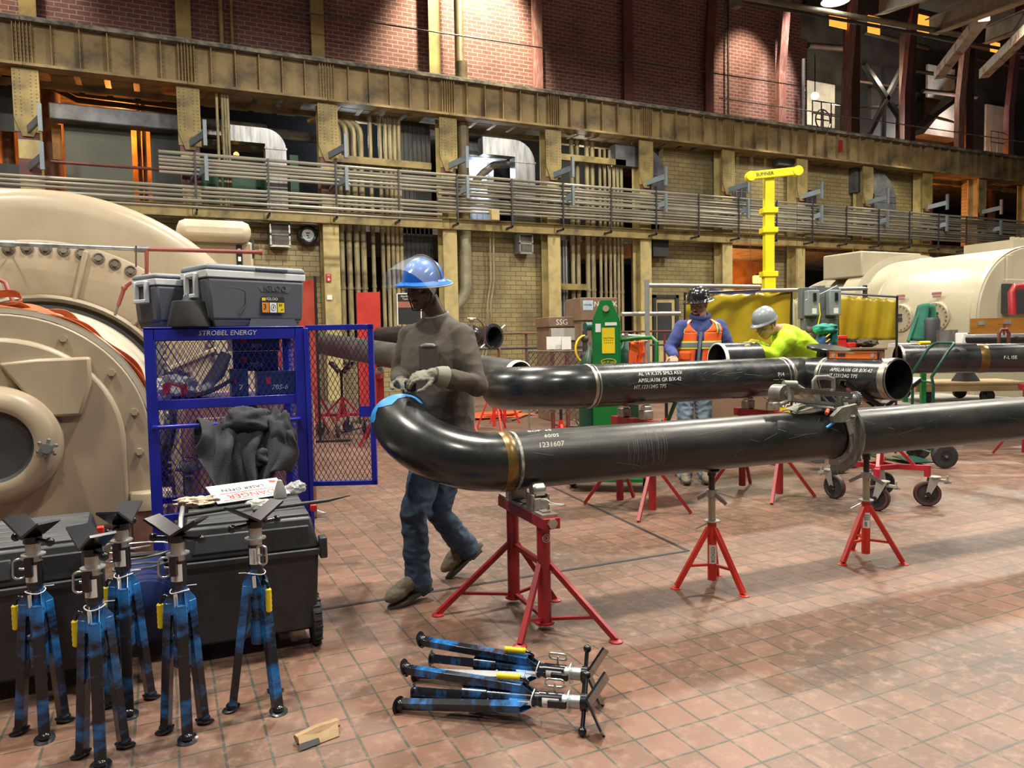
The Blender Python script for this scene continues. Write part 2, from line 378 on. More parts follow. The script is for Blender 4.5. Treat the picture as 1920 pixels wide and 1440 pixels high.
# long conduits
CN = ['topmost', 'second from the top', 'third from the top', 'fourth from the top', 'fifth from the top', 'middle', 'sixth from the bottom', 'fifth from the bottom', 'fourth from the bottom', 'third from the bottom', 'second from the bottom', 'lowest']
for k in range(12):
    z = 5.92-k*.083-(.02 if k % 3 else 0); x0 = .1 if k < 6 else (-6.5 if k > 8 else 6.8)
    pts = [(x, 19.02+.05*(k % 2), z+.004*math.sin(x*.9+k)) for x in [x0+j*1.7 for j in range(int((34-x0)/1.7)+1)]]
    o = MB().tube(pts, .036 if k % 3 else .042, 8).build('conduit', M_cond)
    tag(o, 'grimy grey conduit running the length of the wall, %s of the rack' % CN[k], 'conduit', 'conduits on the wall rack')
for i in range(21):
    x = -4+1.62*i
    if x < .1: continue
    o = MB().bx(x-.02, x+.02, 18.96, 19.0, 4.62, 5.95).bx(x-.02, x+.02, 18.96, 19.4, 4.6, 4.66).build('conduit_hanger', M_darkg)
    tag(o, 'thin dark hanger strap carrying the wall conduits', 'hanger', 'hangers of the conduit rack')
o = MB().bx(0, .24, 0, .15, 0, .28).build('junction_box', M_yel2, bev=.01); o.location = (*on(922, 412, 18.85)[:2], on(922, 412, 18.85)[2]); tag(o, 'cream junction box hanging on the conduit rack above the grey vent', 'junction box')

def PX(px, y=19.8): return on(px, 600, y).x     # x on plane y of a picture column
def PZ(px, py, y=19.8): return on(px, py, y).z
# vertical pipe bundles
def vpipes(lst, z0, z1, y, r, lab, grp, bend=None, m=None):
    for px in lst:
        x = PX(px, y); 
        if bend is None: pts = [(x, y, z0), (x, y, z1)]
        else:
            pts = [(x, y, z0), (x, y, z1-.35)]+[(x+bend*(.35-.35*math.cos(a)), y+.0+.35*(1-math.cos(a))*.4, z1-.35+.35*math.sin(a)) for a in (.4, .8, 1.2, 1.57)]+[(x+bend*.5, y+.5, z1)]
        mb = MB().tube(pts, r, 10)
        for zz in (z0+(z1-z0)*.3, z0+(z1-z0)*.62): mb.cyl((x, y, zz), (x, y, zz+.07), r*1.2, seg=10)
        tag(mb.build('vertical_pipe', m or M_condy), lab, 'pipe', grp)
vpipes([632, 645, 659, 673, 686], 1.0, 7.35, 19.9, .075, 'thick vertical pipe with bent top in the bay left of the blue hard hat', 'thick bent pipes in the tall pipe bay', bend=-.9)
vpipes([704, 722, 732, 741, 749, 757], 1.0, 7.55, 19.95, .055, 'thin straight vertical pipe between bent pipes and dark recess', 'thin pipes in the tall pipe bay')
vpipes([1076, 1086], 1.0, 7.5, 20.0, .07, 'stout vertical pipe in the bay right of the grey vent', 'stout pipes in the white pipe bay')
vpipes([1104, 1114], 1.0, 7.5, 20.0, .075, 'stout vertical pipe in the middle of the white pipe bay', 'middle stout pipes in the white pipe bay')
vpipes([1128, 1137, 1146, 1154, 1161, 1168], 1.0, 7.3, 19.95, .05, 'slim vertical pipe at the right of the white pipe bay', 'slim pipes in the white pipe bay')
vpipes([1052, 1058, 1063], 1.0, 4.5, 20.1, .045, 'grey conduit in the dark left part of the white pipe bay', 'grey conduits in the dark recess', m=M_duct)
vpipes([423, 433, 438, 443], 4.7, 8, 19.6, .035, 'thin yellow riser pipe in front of the green screens', 'thin risers by the green screens')
o = MB().tube([(0, 0, 4.6), (0, 0, 9.2)], .17, 16).tube([(0, 0, 9.0), (0, .1, 9.25), (0, .1, 16)], .13, 14).build('riser_pipe', mat('riser_brown', (.17, .13, .06), .5, c2=(.08, .06, .035), ns=2)); o.location = (PX(874), 19.75, 0)
tag(o, 'fat brown yellow riser pipe climbing past the girder to the spotlit brick', 'pipe')
M_down = mat('grey_yellow_downpipe', (.30, .27, .17), .5, c2=(.15, .14, .10), ns=2)
o = MB().tube([(0, 0, 4.6), (0, 0, 3.0), (-.08, 0, 2.75), (-.35, 0, 2.45), (-.42, 0, 2.2), (-.42, 0, .2)], .17, 16).build('drain_pipe', M_down); o.location = (PX(874), 19.75, 0)
tag(o, 'fat grey yellow drain pipe with an offset bend behind the walking man', 'pipe')
for a, lab in ((922, 'left'), (928, 'right')):
    o = MB().tube([(0, 0, 4.6), (0, 0, 3.2), (-.12, 0, 2.6), (-.12, 0, 1.9), (-.35, 0, .9)], .028, 8).build('thin_conduit', M_condy); o.location = (PX(a), 19.8, 0)
    tag(o, 'thin crooked conduit on the yellow block wall, %s of the pair' % lab, 'conduit')
# dark recess slabs
for (pa, pb, z0, z1, lab) in ((758, 815, 1.2, 7.55, 'black louvred panel in the recess left of the fat riser pipe'), (1030, 1070, 1.2, 4.5, 'black panel left in the white pipe bay below the conduits')):
    xa, xb = PX(pa, 20.2), PX(pb, 20.2)
    mb = MB().bx(xa, xb, 20.2, 20.3, z0, z1)
    for k in range(7): mb.bx(xa+(xb-xa)*k/7, xa+(xb-xa)*k/7+.03, 20.17, 20.2, z0, z1)
    tag(mb.build('recess_panel', M_darkg), lab, 'panel')
# crossbars over pipe bundles
for (pa, pb, py, lab) in ((625, 815, 305, 'yellow steel crossbar in front of the tall pipe bundle'), (1045, 1175, 300, 'yellow crossbar in front of the white pipe bundle'), (1045, 1100, 538, 'short rusty crossbar low in the white pipe bay')):
    xa, xb = PX(pa, 19.75), PX(pb, 19.75); z = PZ((pa+pb)/2, py, 19.75)
    tag(MB().bx(xa, xb, 19.7, 19.8, z-.09, z+.09).build('crossbar', M_yel), lab, 'beam')

M_orw = mat('orange_room_wall', (.55, .30, .10), .7, c2=(.25, .11, .04), ns=1.5)
M_scr = mat('grey_green_sheet', (.10, .105, .085), .6, c2=(.08, .085, .07), ns=1)
M_scr2 = mat('charcoal_sheet', (.05, .055, .06), .6)
M_green = mat('green_screen_sheet', (.01, .10, .05), .5, c2=(.008, .075, .04), ns=2)
def sheet(pa, ya, pb, yb, y, m, name, lab, cat, th=.04, grp=None):
    a = on(pa, ya, y); b = on(pb, yb, y)
    return tag(MB().bx(a.x, b.x, y, y+th, b.z, a.z).build(name, m, flat=True), lab, cat, grp)
sheet(118, 218, 252, 385, 20.6, M_scr, 'wall_sheet', 'large grey green sheet closing the opening left of the orange slit', 'panel')
sheet(280, 230, 348, 385, 20.6, M_scr2, 'wall_sheet', 'charcoal sheet closing the opening right of the orange slit', 'panel')
sheet(-90, 130, 62, 250, 21.0, M_scr2, 'wall_sheet', 'dark grey sheet high at the left edge above the orange light', 'panel')  # added to cover the orange glow where dark grey ducts belong
sheet(-90, 300, 60, 372, 21.0, M_darkg, 'wall_sheet', 'dark low screen at the left edge below the orange light', 'panel')  # added to mask the orange room where a dark machine belongs
for pa, pb, lab in ((376, 425, 'left'), (432, 498, 'middle'), (543, 562, 'right')):
    sheet(pa, 290, pb, 385, 20.6, M_green, 'green_screen', 'dark green screen standing on the mezzanine, %s one' % lab, 'screen', grp='green screens on the mezzanine')
sheet(96, 232, 118, 300, 20.75, M_orw, 'orange_wall', 'orange lit wall strip left of the grey green sheet', 'panel')
panel(CX[1]-.1, CX[3]+.3, 4.75, 8.05, M_dark, 22.2)  # dark backing added to keep the orange room glow out of this bay
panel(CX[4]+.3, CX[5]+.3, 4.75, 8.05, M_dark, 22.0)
a = on(92, 195, 20.4); b = on(336, 245, 20.4)
tag(MB().bx(a.x, b.x, 20.2, 20.6, b.z-.05, a.z).build('air_duct', M_ductd, bev=.03), 'long blue grey rectangular air duct above the grey green sheet', 'duct')
# room glow lamps are set with the lights; small things inside
M_orpipe = mat('boiler_pipework', (.30, .14, .06), .5, c2=(.12, .05, .03), ns=2)
for (x0, x1, z0, z1) in ((-8, 3.8, 4.75, 8.05), (21.8, 31, 4.75, 8.05), (16.8, 24, 0, 4.5)):
    panel(x0, x1, z0, z1, M_orw, 23.6)
k = 0
for (px, py, r) in ((15, 300, .16), (45, 290, .1), (100, 290, .22), (262, 300, .05), (272, 300, .05), (1660, 310, .12), (1700, 300, .1), (1745, 330, .1), (1860, 330, .16)):
    p = on(px, py, 22.2); tag(MB().cyl((p.x, 22.2, 4.75), (p.x, 22.2, 8.05), r, seg=12).build('boiler_pipe', M_orpipe), 'rusty pipe standing in the orange lit room %s' % ('behind the upper left openings' if px < 600 else 'above the far turbine'), 'pipe', 'pipes in the %s orange room' % ('left' if px < 600 else 'right'))
for (pa, pb, py, yy, r, lab) in ((100, 335, 172, 21.2, .1, 'upper'), (100, 335, 186, 21.6, .07, 'lower')):
    a = on(pa, py-6, yy); b = on(pb, py+25, yy)
    tag(MB().tube([(a.x, yy, a.z+.2), (a.x+.5, yy, b.z+.05), (b.x, yy, b.z)], r, 10).build('cable_pipe', M_darkg), 'dark pipe sagging above the long duct, %s of the two' % lab, 'pipe')
for (pa, pb, py, yy, r, lab) in ((370, 500, 230, 20.9, .13, 'upper'), (370, 500, 268, 20.7, .12, 'lower'), (500, 600, 250, 21.0, .14, 'right')):
    a = on(pa, py, yy); b = on(pb, py+8, yy)
    tag(MB().cyl((a.x, yy, a.z), (b.x, yy, a.z), r, seg=14).build('horizontal_pipe', M_grime), 'thick grimy horizontal pipe in the bay of the silver duct, %s one' % lab, 'pipe')
a = on(370, 240, 20.95); b = on(500, 262, 20.95)
tag(MB().bx(a.x, b.x, 20.95, 21.2, b.z, a.z).build('air_duct', M_duct), 'flat grey duct between two grimy pipes', 'duct')
def bent_duct(px, w, py_top, zb, y, m, lab, side=1, dep=.35):
    p = on(px, py_top, y); zt = p.z
    mb = MB(); pts = [(p.x+side*.9, y+.5, zt-w/2), (p.x+side*.4, y+.2, zt-w/2)]+[(p.x+side*.4-side*.4*math.sin(a), y+.1*math.cos(a), zt-w/2-.4+.4*math.cos(a)) for a in (.3, .6, .9, 1.2, 1.57)]+[(p.x, y, zb)]
    q = w/2*1.414; mb.tube(pts, [(q, q)]*len(pts), 4, up=(0, 1, 0))
    # square it up to the wall
    return tag(mb.build('bent_duct', m, ang=25), lab, 'duct')
def duct2(pl, pr, pt, pb, y, m, lab, side):
    a = on(pl, pt, y); b = on(pr, pb, y); w = b.x-a.x; zt = a.z; zb = b.z; d = .35
    mb = MB()
    prof = [(b.x if side < 0 else a.x, zb)]
    if side < 0:   # comes from the left, turns down; outer curve on the right
        o = [(b.x, zb)]+[(a.x+w*math.cos(t), zt-w+w*math.sin(t)) for t in [i*pi/2/6 for i in range(7)]]+[(a.x-1.0, zt), (a.x-1.0, zt-w*.75), (a.x, zt-w*.75), (a.x, zb)]
    else:
        o = [(a.x, zb)]+[(b.x-w*math.cos(t), zt-w+w*math.sin(t)) for t in [i*pi/2/6 for i in range(7)]]+[(b.x+1.0, zt), (b.x+1.0, zt-w*.75), (b.x, zt-w*.75), (b.x, zb)]
    mb.prism(o, d, Matrix(((1,0,0,0),(0,0,1,y),(0,1,0,0),(0,0,0,1))))
    for z in (zb+.5*(zt-zb)*.9, zt-w): mb.bx(a.x-.02, b.x+.02, y-.02, y+d+.02, z, z+.05)
    return tag(mb.build('bent_duct', m, ang=20), lab, 'duct')
duct2(496, 541, 240, 400, 19.75, M_duct, 'silver square duct bending down past the green screens', -1)
duct2(965, 1005, 262, 425, 19.75, M_duct, 'silver square duct bending down right of the fat riser pipe', -1)
duct2(1205, 1248, 275, 388, 19.7, M_ductd, 'dark square duct bending down beside the yellow block wall', -1)
duct2(1500, 1512, 300, 390, 19.7, M_ductd, 'narrow dark duct behind the yellow lift arm', -1)
duct2(1640, 1680, 318, 410, 19.7, M_ductd, 'dark square duct above the far turbine', -1)
# bay E upper contents
sheet(853, 330, 875, 400, 21.5, mat('lit_lilac_panel', (.45, .38, .5), .5), 'cabinet_panel', 'lilac panel left of the electrical cabinets', 'panel')
t = thing('electrical_cabinet', 'pale blue electrical cabinet lit behind the fat riser pipe', 'cabinet', on(882, 405, 22.0))
MB().bx(0, 1.0, 0, .5, -.2, 2.2).build('cabinet_body', mat('cab_blue', (.35, .42, .52), .4), t, bev=.01)
for k in range(5): MB().bx(.04+k*.19, .19+k*.19, -.02, 0, -.1, 2.1).build('cabinet_door', mat('cab_blue2', (.42, .48, .58), .35), t, bev=.004)
sheet(925, 300, 962, 368, 21.2, M_dark, 'dark_cabinet', 'black cabinet left of the silver duct', 'cabinet', .5)
tag(MB().tube([on(888, 345, 20.4), on(905, 325, 20.4), on(925, 310, 20.4), on(962, 308, 20.4)], .11, 12).build('elbow_pipe', M_grime), 'grimy pipe bending up towards the silver duct', 'pipe')
tag(MB().tube([on(845, 300, 20.5), on(870, 335, 20.5)], .06, 8).build('brace_pipe', M_dark), 'thin black diagonal brace behind the fat riser', 'pipe')
sheet(850, 262, 950, 300, 20.9, M_duct, 'air_duct', 'shiny flat duct high behind the fat riser pipe', 'duct', .4)
# windows slits & panel on block wall
t = thing('louvre_window', 'small dark glass block window on the yellow wall behind the lift', 'window', on(1385, 365, 19.95))
MB().bx(-.33, .33, 0, .05, -.3, .3).build('pane_grid', M_darkg, t)
mb = MB()
for k in range(4): mb.bx(-.33+k*.22-.01, -.33+k*.22+.01, -.02, 0, -.3, .3); mb.bx(-.33, .33, -.02, 0, -.3+k*.2-.01, -.3+k*.2+.01)
mb.build('mullion', M_duct, t)
dup(t, on(1518, 372, 19.95), label='small glass block window behind the right cable of the lift')
# vents and meter
def vent(px, py, w, h, lab, dep=.35, m=M_steel):
    p = on(px, py, 19.6); t = thing('wall_vent', lab, 'vent', (p.x, 19.95, p.z))
    MB().bx(-w/2, w/2, -dep, 0, -h/2, h/2).build('housing', M_duct, t, bev=.005)
    f = MB().bx(-w/2, w/2, -dep-.03, -dep, h/2-.03, h/2+.02).bx(-w/2, w/2, -dep-.03, -dep, -h/2-.02, -h/2+.03).bx(-w/2, w/2, -dep-.03, -dep, -.02, .02).bx(-w/2, -w/2+.04, -dep-.03, -dep, -h/2, h/2).bx(w/2-.04, w/2, -dep-.03, -dep, -h/2, h/2).build('vent_frame', m, t)
    MB().bx(-w/2+.03, w/2-.03, -dep-.01, -dep, -h/2+.03, h/2-.03).build('grille', M_darkg, t)
    mb = MB()
    for k in range(18): x = -w/2+.05+k*(w-.1)/17; mb.bx(x-.005, x+.005, -dep-.022, -dep-.01, -h/2+.03, h/2-.03)
    mb.build('slats', M_grime, t)
vent(525, 440, .5, .58, 'silver framed double air grille left of the round meter')
vent(986, 457, .45, .55, 'silver framed air grille box below the conduits right of centre')
o = MB().bx(-.3, .3, -.3, 0, -.27, .27).build('wall_box', M_darkg, bev=.01); o.location = on(1229, 467, 19.9); tag(o, 'black square box on the yellow wall above the vest wearing man', 'box')
p = on(578, 440, 19.7); t = thing('round_meter', 'round black rimmed meter with a pale dial on the yellow wall', 'meter', (p.x, 19.95, p.z))
MB().lathe([(.001, -.2), (.17, -.2), (.2, -.22), (.25, -.2), (.26, -.1), (.24, 0)], ax=(0, 1, 0), seg=32).build('rim', M_black, t)
MB().cyl((0, -.21, 0), (0, -.215, 0), .15, seg=28).build('dial', mat('dial', (.6, .66, .66), .4), t)
MB().bx(-.05, .05, -.22, -.214, .03, .06).bx(-.04, .02, -.22, -.214, -.03, .0).build('dial_print', M_ink, t); MB().bx(-.02, .05, -.221, -.214, -.09, -.05).build('green_label', mat('gr_l', (.02, .4, .25), .5), t)
# ext. sign on column
t = thing('extinguisher_sign', 'red fire extinguisher sign with white arrow on a column', 'sign', on(616, 521, 19.4))
MB().bx(-.07, .07, -.01, 0, -.1, .1).build('sign_plate', mat('sign_red', (.45, .02, .02), .4), t)
mw = Matrix(((1,0,0,0),(0,0,1,-.02),(0,1,0,0),(0,0,0,1)))
MB().prism([(-.015, .0), (.015, .0), (.015, -.04), (.04, -.04), (0, -.08), (-.04, -.04), (-.015, -.04)], .008, mw).build('sign_arrow', M_white, t, flat=True)
MB().text('FIRE', .045, mw @ Matrix.Translation((0, .06, 0)) @ Matrix.Scale(1, 4)).build('sign_print', M_white, t, flat=True)
sheet(613, 553, 623, 562, 19.38, M_white, 'paper_notice', 'small paper notice on the column under the extinguisher sign', 'notice', .005)
# door
t = thing('wall_door', 'yellow door with a window and dark frame in the block wall', 'door', (PX(1245, 19.9), 19.92, 0))
a = on(1222, 550, 19.9).x-t.location.x; b = on(1270, 550, 19.9).x-t.location.x; zt = PZ(1245, 553, 19.9)
MB().bx(a, a+.12, -.1, .05, .3, zt).bx(b-.12, b, -.1, .05, .3, zt).bx(a, b, -.1, .05, zt-.1, zt).build('door_frame', M_darkg, t)
MB().bx(a+.12, b-.12, -.03, .03, .3, zt-.1).build('door_leaf', M_yel2, t); MB().bx(a+.2, b-.25, -.05, -.03, 1.4, zt-.25).build('door_window', M_darkg, t)
# rails on the mezzanine, left
for (py, lab) in ((303, 'upper'), (335, 'lower')):
    a = on(95, py, 19.3); b = on(340, py+9, 19.3)
    tag(MB().cyl((a.x, 19.3, a.z), (b.x, 19.3, a.z), .035, seg=8).build('guard_rail', M_maroon), 'maroon %s guard rail in front of the grey green sheet' % lab, 'rail')
a = on(-20, 354, 18.2)
tag(MB().cyl((a.x, 18.2, a.z), (6.6, 18.2, a.z-.0), .04, seg=8).cyl((a.x, 18.2, a.z-.14), (6.6, 18.2, a.z-.14), .025, seg=8).build('long_pipe', M_cond), 'pair of long grey pipes just above the turbine dome', 'pipe')
o = MB().cyl((3, 19.2, 9.62), (20, 19.2, 9.9), .018, seg=6).build('catenary_cable', M_darkg); tag(o, 'thin dark cable stretched across the brick wall', 'cable')
tag(MB().cyl((16.8, 19.6, 9.25), (33, 19.6, 9.35), .02, seg=6).build('catenary_cable', M_duct), 'thin pale cable in front of the gallery openings', 'cable')
for px, lab in ((437, 'left'), (1367, 'right')):
    x = on(px, 100, 20.4).x; tag(MB().cyl((x, 20.45, 8.4), (x, 20.45, 15), .035, seg=8).build('brick_conduit', M_darkg if px > 900 else M_pily), '%s vertical conduit running up the brick wall' % lab, 'conduit')
x = on(417, 100, 20.4).x; tag(MB().cyl((x, 20.45, 8.4), (x, 20.45, 15), .05, seg=8).build('brick_conduit', M_pily), 'yellow conduit running up the brick beside the second pilaster', 'conduit')
# dark backing beside the brick and the gallery interior
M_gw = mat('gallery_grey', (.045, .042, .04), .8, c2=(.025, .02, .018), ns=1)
for (x0, x1, lab) in ((CX[7]+.4, CX[7]+1.2, ''), (CX[8]-.6, CX[8]-.1, '')): pass
panel(CX[7]-.5, CX[7]+1.3, 8.3, 16, M_brick, 20.7)
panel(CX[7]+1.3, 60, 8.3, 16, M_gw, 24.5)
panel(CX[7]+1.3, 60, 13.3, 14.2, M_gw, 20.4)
M_wh = mat('whitewashed_wall', (.55, .52, .46), .8, c2=(.42, .40, .36))
sheet(1512, 150, 1565, 240, 23.8, M_wh, 'lit_partition', 'whitewashed partition lit by the bare gallery lamp', 'partition', .1)
sheet(1740, 120, 1790, 190, 23.8, M_wh, 'lit_partition', 'pale arched partition deep in the gallery', 'partition', .1)
sheet(1850, 195, 1900, 290, 23.8, M_wh, 'lit_partition', 'pale partition at the far right of the gallery', 'partition', .1)
for (pa, ya, pb, yb, lab) in ((1620, 120, 1700, 240, 'steepest'), (1700, 110, 1630, 250, 'falling'), (1720, 240, 1800, 180, 'right')):
    tag(MB().bar(on(pa, ya, 22), on(pb, yb, 22), .18, .18).build('cross_brace', M_darkg), 'dark steel cross brace in the gallery, %s one' % lab, 'brace')
for (px, lab) in ((1600, 'left'), (1705, 'middle'), (1815, 'right')):
    p = on(px, 200, 21.6); tag(MB().bx(p.x-.25, p.x+.25, 21.5, 21.9, 8.3, 14).build('boiler_post', mat('rust_black', (.05, .022, .016), .7)), '%s dark rusty post in the gallery' % lab, 'post')
# steelwork, ducts and a sloping hopper inside the gallery
M_rust = mat('rusty_gallery_steel', (.07, .035, .025), .7, c2=(.03, .02, .018), ns=2)
for k, (px0, py0, px1, py1, yy, r, lab) in enumerate(((1590, 205, 1700, 198, 22.5, .07, 'low'), (1590, 150, 1700, 165, 23, .05, 'middle'), (1700, 130, 1820, 150, 22.6, .08, 'upper right'), (1730, 170, 1830, 182, 22.4, .10, 'centre right'), (1735, 215, 1815, 235, 22, .06, 'lowest right'), (1515, 85, 1600, 92, 23, .12, 'highest left'), (1620, 60, 1740, 90, 23, .10, 'highest middle'), (1830, 110, 1930, 130, 23, .09, 'far right'))):
    tag(MB().cyl(on(px0, py0, yy), on(px1, py1, yy), r, seg=10).build('gallery_pipe', M_rust if k % 2 else M_gw), 'dim rusty pipe crossing the gallery, %s one' % lab, 'pipe', 'pipes in the gallery')
a = on(1730, 150, 23.0); b = on(1800, 262, 23.0)
tag(MB().add([(a.x, 22.9, b.z), (b.x, 22.9, b.z), (b.x, 22.9, a.z), (a.x+1.6, 22.9, a.z-.9), (a.x, 23.6, b.z), (b.x, 23.6, b.z), (b.x, 23.6, a.z), (a.x+1.6, 23.6, a.z-.9)], [(0,1,2,3),(7,6,5,4),(0,4,5,1),(1,5,6,2),(2,6,7,3),(3,7,4,0)]).build('sloping_hopper', mat('hopper_grey', (.16, .13, .11), .7)), 'sloping grey hopper low in the gallery right of the cross braces', 'hopper')
p = on(1543, 225, 21.5); tag(MB().lathe([(.38, -.03), (.42, 0), (.38, .03)], p, (0, 1, 0), 28).bar(p-Vector((.4, 0, 0)), p+Vector((.4, 0, 0)), .04, .04).bar(p-Vector((0, 0, .4)), p+Vector((0, 0, .4)), .04, .04).build('iron_wheel', M_maroon), 'maroon iron wheel behind the gallery railing', 'wheel')
sheet(1500, 70, 1513, 236, 20.75, M_brick, 'brick_strip', 'narrow brick strip right of the brightly lit pilaster', 'panel', .1)
p = on(1506, 200, 20.2); tag(MB().cyl((p.x, 20.2, 8.3), (p.x, 20.2, 11.3), .06, seg=10).build('brick_conduit', M_duct), 'grey vertical conduit right of the brightly lit pilaster', 'conduit')
for px, lab in ((1640, 'left'), (1668, 'right')):
    p = on(px, 100, 23.6); tag(MB().bx(p.x-.3, p.x+.3, 23.5, 23.7, 10.2, 13.2).build('wall_cabinet', M_darkg), 'dark cabinet high in the gallery, %s one' % lab, 'cabinet', 'cabinets in the gallery')
# handrails of the gallery near the lamp
t = thing('gallery_railing', 'low pipe railing and wheel beneath the gallery lamp', 'railing', on(1540, 240, 20.6)); 
for dx in (-.45, 0, .5, 1.0): MB().cyl((dx, 0, 0), (dx, 0, .95), .025, seg=6).build('post', M_duct, t)
for z in (.5, .95): MB().cyl((-.45, 0, z), (1.0, 0, z), .025, seg=6).build('rail', M_duct, t)
t2 = dup(t, on(1870, 290, 20.6), label='low pipe railing at the right end of the gallery')
# orange lit windows high up
M_orl = mat('orange_lit_opening', (.6, .25, .05), .6, emit=(1, .33, .04), es=1.6)
for (a, b, c, d, lab) in ((1556, 16, 1588, 55, 'largest, left'), (1628, 28, 1650, 65, 'second'), (1718, 25, 1742, 62, 'third'), (1858, 77, 1875, 100, 'rightmost')):
    sheet(a, b, c, d, 20.3, M_orl, 'orange_window', 'orange glowing window under the roof, %s' % lab, 'window', .03, 'orange glowing windows')
# roof trusses (top right)
M_truss = mat('grey_truss', (.24, .21, .15), .6, c2=(.13, .11, .08), ns=2)
def beam(name, a, b, w, h, m, lab, grp=None, cat='beam'):
    mb = MB().bar(a, b, w, .03, (0, 0, 1))
    A = Vector(a); B = Vector(b); s_, u_, d_ = frame(B-A); 
    mb.bar(A-u_*h, B-u_*h, w, .03); mb.bar(A-u_*h/2, B-u_*h/2, .03, h)
    return tag(mb.build(name, m), lab, cat, grp)
for k, (a, b, c, d, dd, d2, lab) in enumerate(((1650, 20, 2060, -160, 23, 10, 'first from the left'), (1745, 62, 2150, -120, 24, 11, 'second from the left'), (1850, 78, 2250, -90, 25, 12.5, 'third from the left'), (1560, -10, 1960, -260, 23, 10, 'leftmost, cut by the frame'))):
    beam('roof_truss_beam', at(a, b-26, dd), at(c, d-30, d2), .34, .5, M_truss, 'broad grey beam under the roof, %s' % lab, 'beams under the roof')
for (a, b, c, d, dd, lab) in ((1760, 140, 1845, 30, 24, 'left diagonal, peeling at its foot'), (1845, 138, 1935, 50, 24, 'right diagonal')):
    tag(MB().bar(at(a, b, dd), at(c, d, dd-4), .28, .28).build('knee_brace', mat('brace_white', (.42, .36, .30), .6, c2=(.25, .12, .09), ns=3, lo=.55, hi=.62)), 'pale peeling knee brace from pilaster to roof, %s' % lab, 'brace', 'knee braces under the roof')
tag(MB().cyl(at(1395, -5, 22), at(1800, 65, 23), .08, seg=10).build('roof_pipe', M_truss), 'long pale pipe slung beneath the roof', 'pipe')
tag(MB().cyl(at(1400, 5, 22.3), at(1980, 110, 23.3), .05, seg=8).build('roof_pipe', M_darkg), 'thin dark pipe slung just below the pale roof pipe', 'pipe')
t = thing('high_bay_lamp', 'round white ceiling lamp cut by the top edge', 'lamp', at(1567, 2, 22))
MB().lathe([(.05, .5), (.2, .35), (.42, 0), (.40, 0), (.18, .3)], seg=28).build('reflector', M_white, t)
MB().cyl((0, 0, .02), (0, 0, .04), .36, seg=24).build('diffuser', M_lampw, t)
t = thing('ceiling_lamp', 'old boxy lamp on a hooked bracket at the top of the brick wall', 'lamp', at(1380, 5, 22))
MB().bx(-.12, .12, -.12, .12, -.15, .2).build('housing', M_truss, t); MB().tube([(-.1, 0, .2), (-.4, 0, .0), (-.45, 0, -.5)], .03, 8).build('bracket', M_darkg, t)
# ---------------- pipes ----------------
def onpipe(r, x0, a0, r_=None):      # text on a pipe lying along local x, seen from -y ; a0 = elevation angle above the -y side
    return lambda v: (x0+v.x, -(r+v.z+.0004)*math.cos(a0+v.y/r), (r+v.z+.0004)*math.sin(a0+v.y/r))
def ring(mb, x, r, w, h, seg=40, n=5):
    mb.lathe([(r+.0005, -w/2)]+[(r+h*math.sin(pi*i/n), -w/2+w*i/n) for i in range(1, n)]+[(r+.0005, w/2)], (x, 0, 0), (1, 0, 0), seg)
def elbow_pts(R_, n, ph, a1=90, x=0):
    nn = Vector((0, math.cos(ph), math.sin(ph)))
    return [Vector((x-R_*math.sin(R(a1)*i/n), 0, 0))+nn*(R_*(1-math.cos(R(a1)*i/n))) for i in range(n+1)]
def hollow(pts, r, th=.01, seg=40): return MB().pipe(pts, r, r-th, seg)
M_chalk = mat('chalk_writing', (.6, .6, .5), .8)
M_stencil = mat('white_stencil', (.7, .7, .7), .6)
M_tape = mat('blue_tape', (.02, .22, .62), .5, c2=(.03, .30, .75), ns=20)
M_scratch = mat('scuffed_grey', (.16, .16, .15), .5)
def scuffs(n, r, x0, x1, parent, a_lo=-.3, a_hi=1.5, ring_at=None):
    mb = MB()
    for _ in range(n):
        x = U(x0, x1); a = U(a_lo, a_hi); L = U(.02, .22); da = U(-.25, .25) if U(0, 1) < .6 else U(-1, 1); w = U(.0005, .0012); q = r+.0006
        pts = [(x+L*t*(.2 if abs(da) > .3 else 1), a+da*t) for t in (0, .25, .5, .75, 1)]
        for (xa, aa), (xb, ab) in zip(pts, pts[1:]):
            mb.add([(xa, -q*math.cos(aa-w/r), q*math.sin(aa-w/r)), (xa, -q*math.cos(aa+w/r), q*math.sin(aa+w/r)), (xb, -q*math.cos(ab+w/r), q*math.sin(ab+w/r)), (xb, -q*math.cos(ab-w/r), q*math.sin(ab-w/r))], [(0, 1, 2, 3)])
    return mb.build('scuff_marks', M_scratch, parent)
NPR = .152
npipe = thing('steel_pipe', 'long dark pipe in the foreground with a black elbow and brown weld band', 'pipe', (1.57, 3.5, .83), R(-3))
hollow([(0, 0, 0), (2.19, 0, 0)], NPR).build('pipe_body', M_pipeg, npipe)
hollow([(2.20, 0, 0), (6.2, 0, 0)], NPR).build('pipe_body', M_pipeg, npipe)
PH = R(28); EP = elbow_pts(.445, 26, PH, 92)
hollow(EP, NPR).build('elbow', M_pipe, npipe)
mb = MB(); ring(mb, .0, NPR, .055, .005); mb.build('weld_band', M_weldy, npipe)['label'] = 'brown oily weld band'
mb = MB(); ring(mb, .052, NPR, .016, .0015); mb.build('chalk_ring', mat('pale_scuff', (.4, .4, .33), .7, c2=(.06, .06, .05), ns=25), npipe)
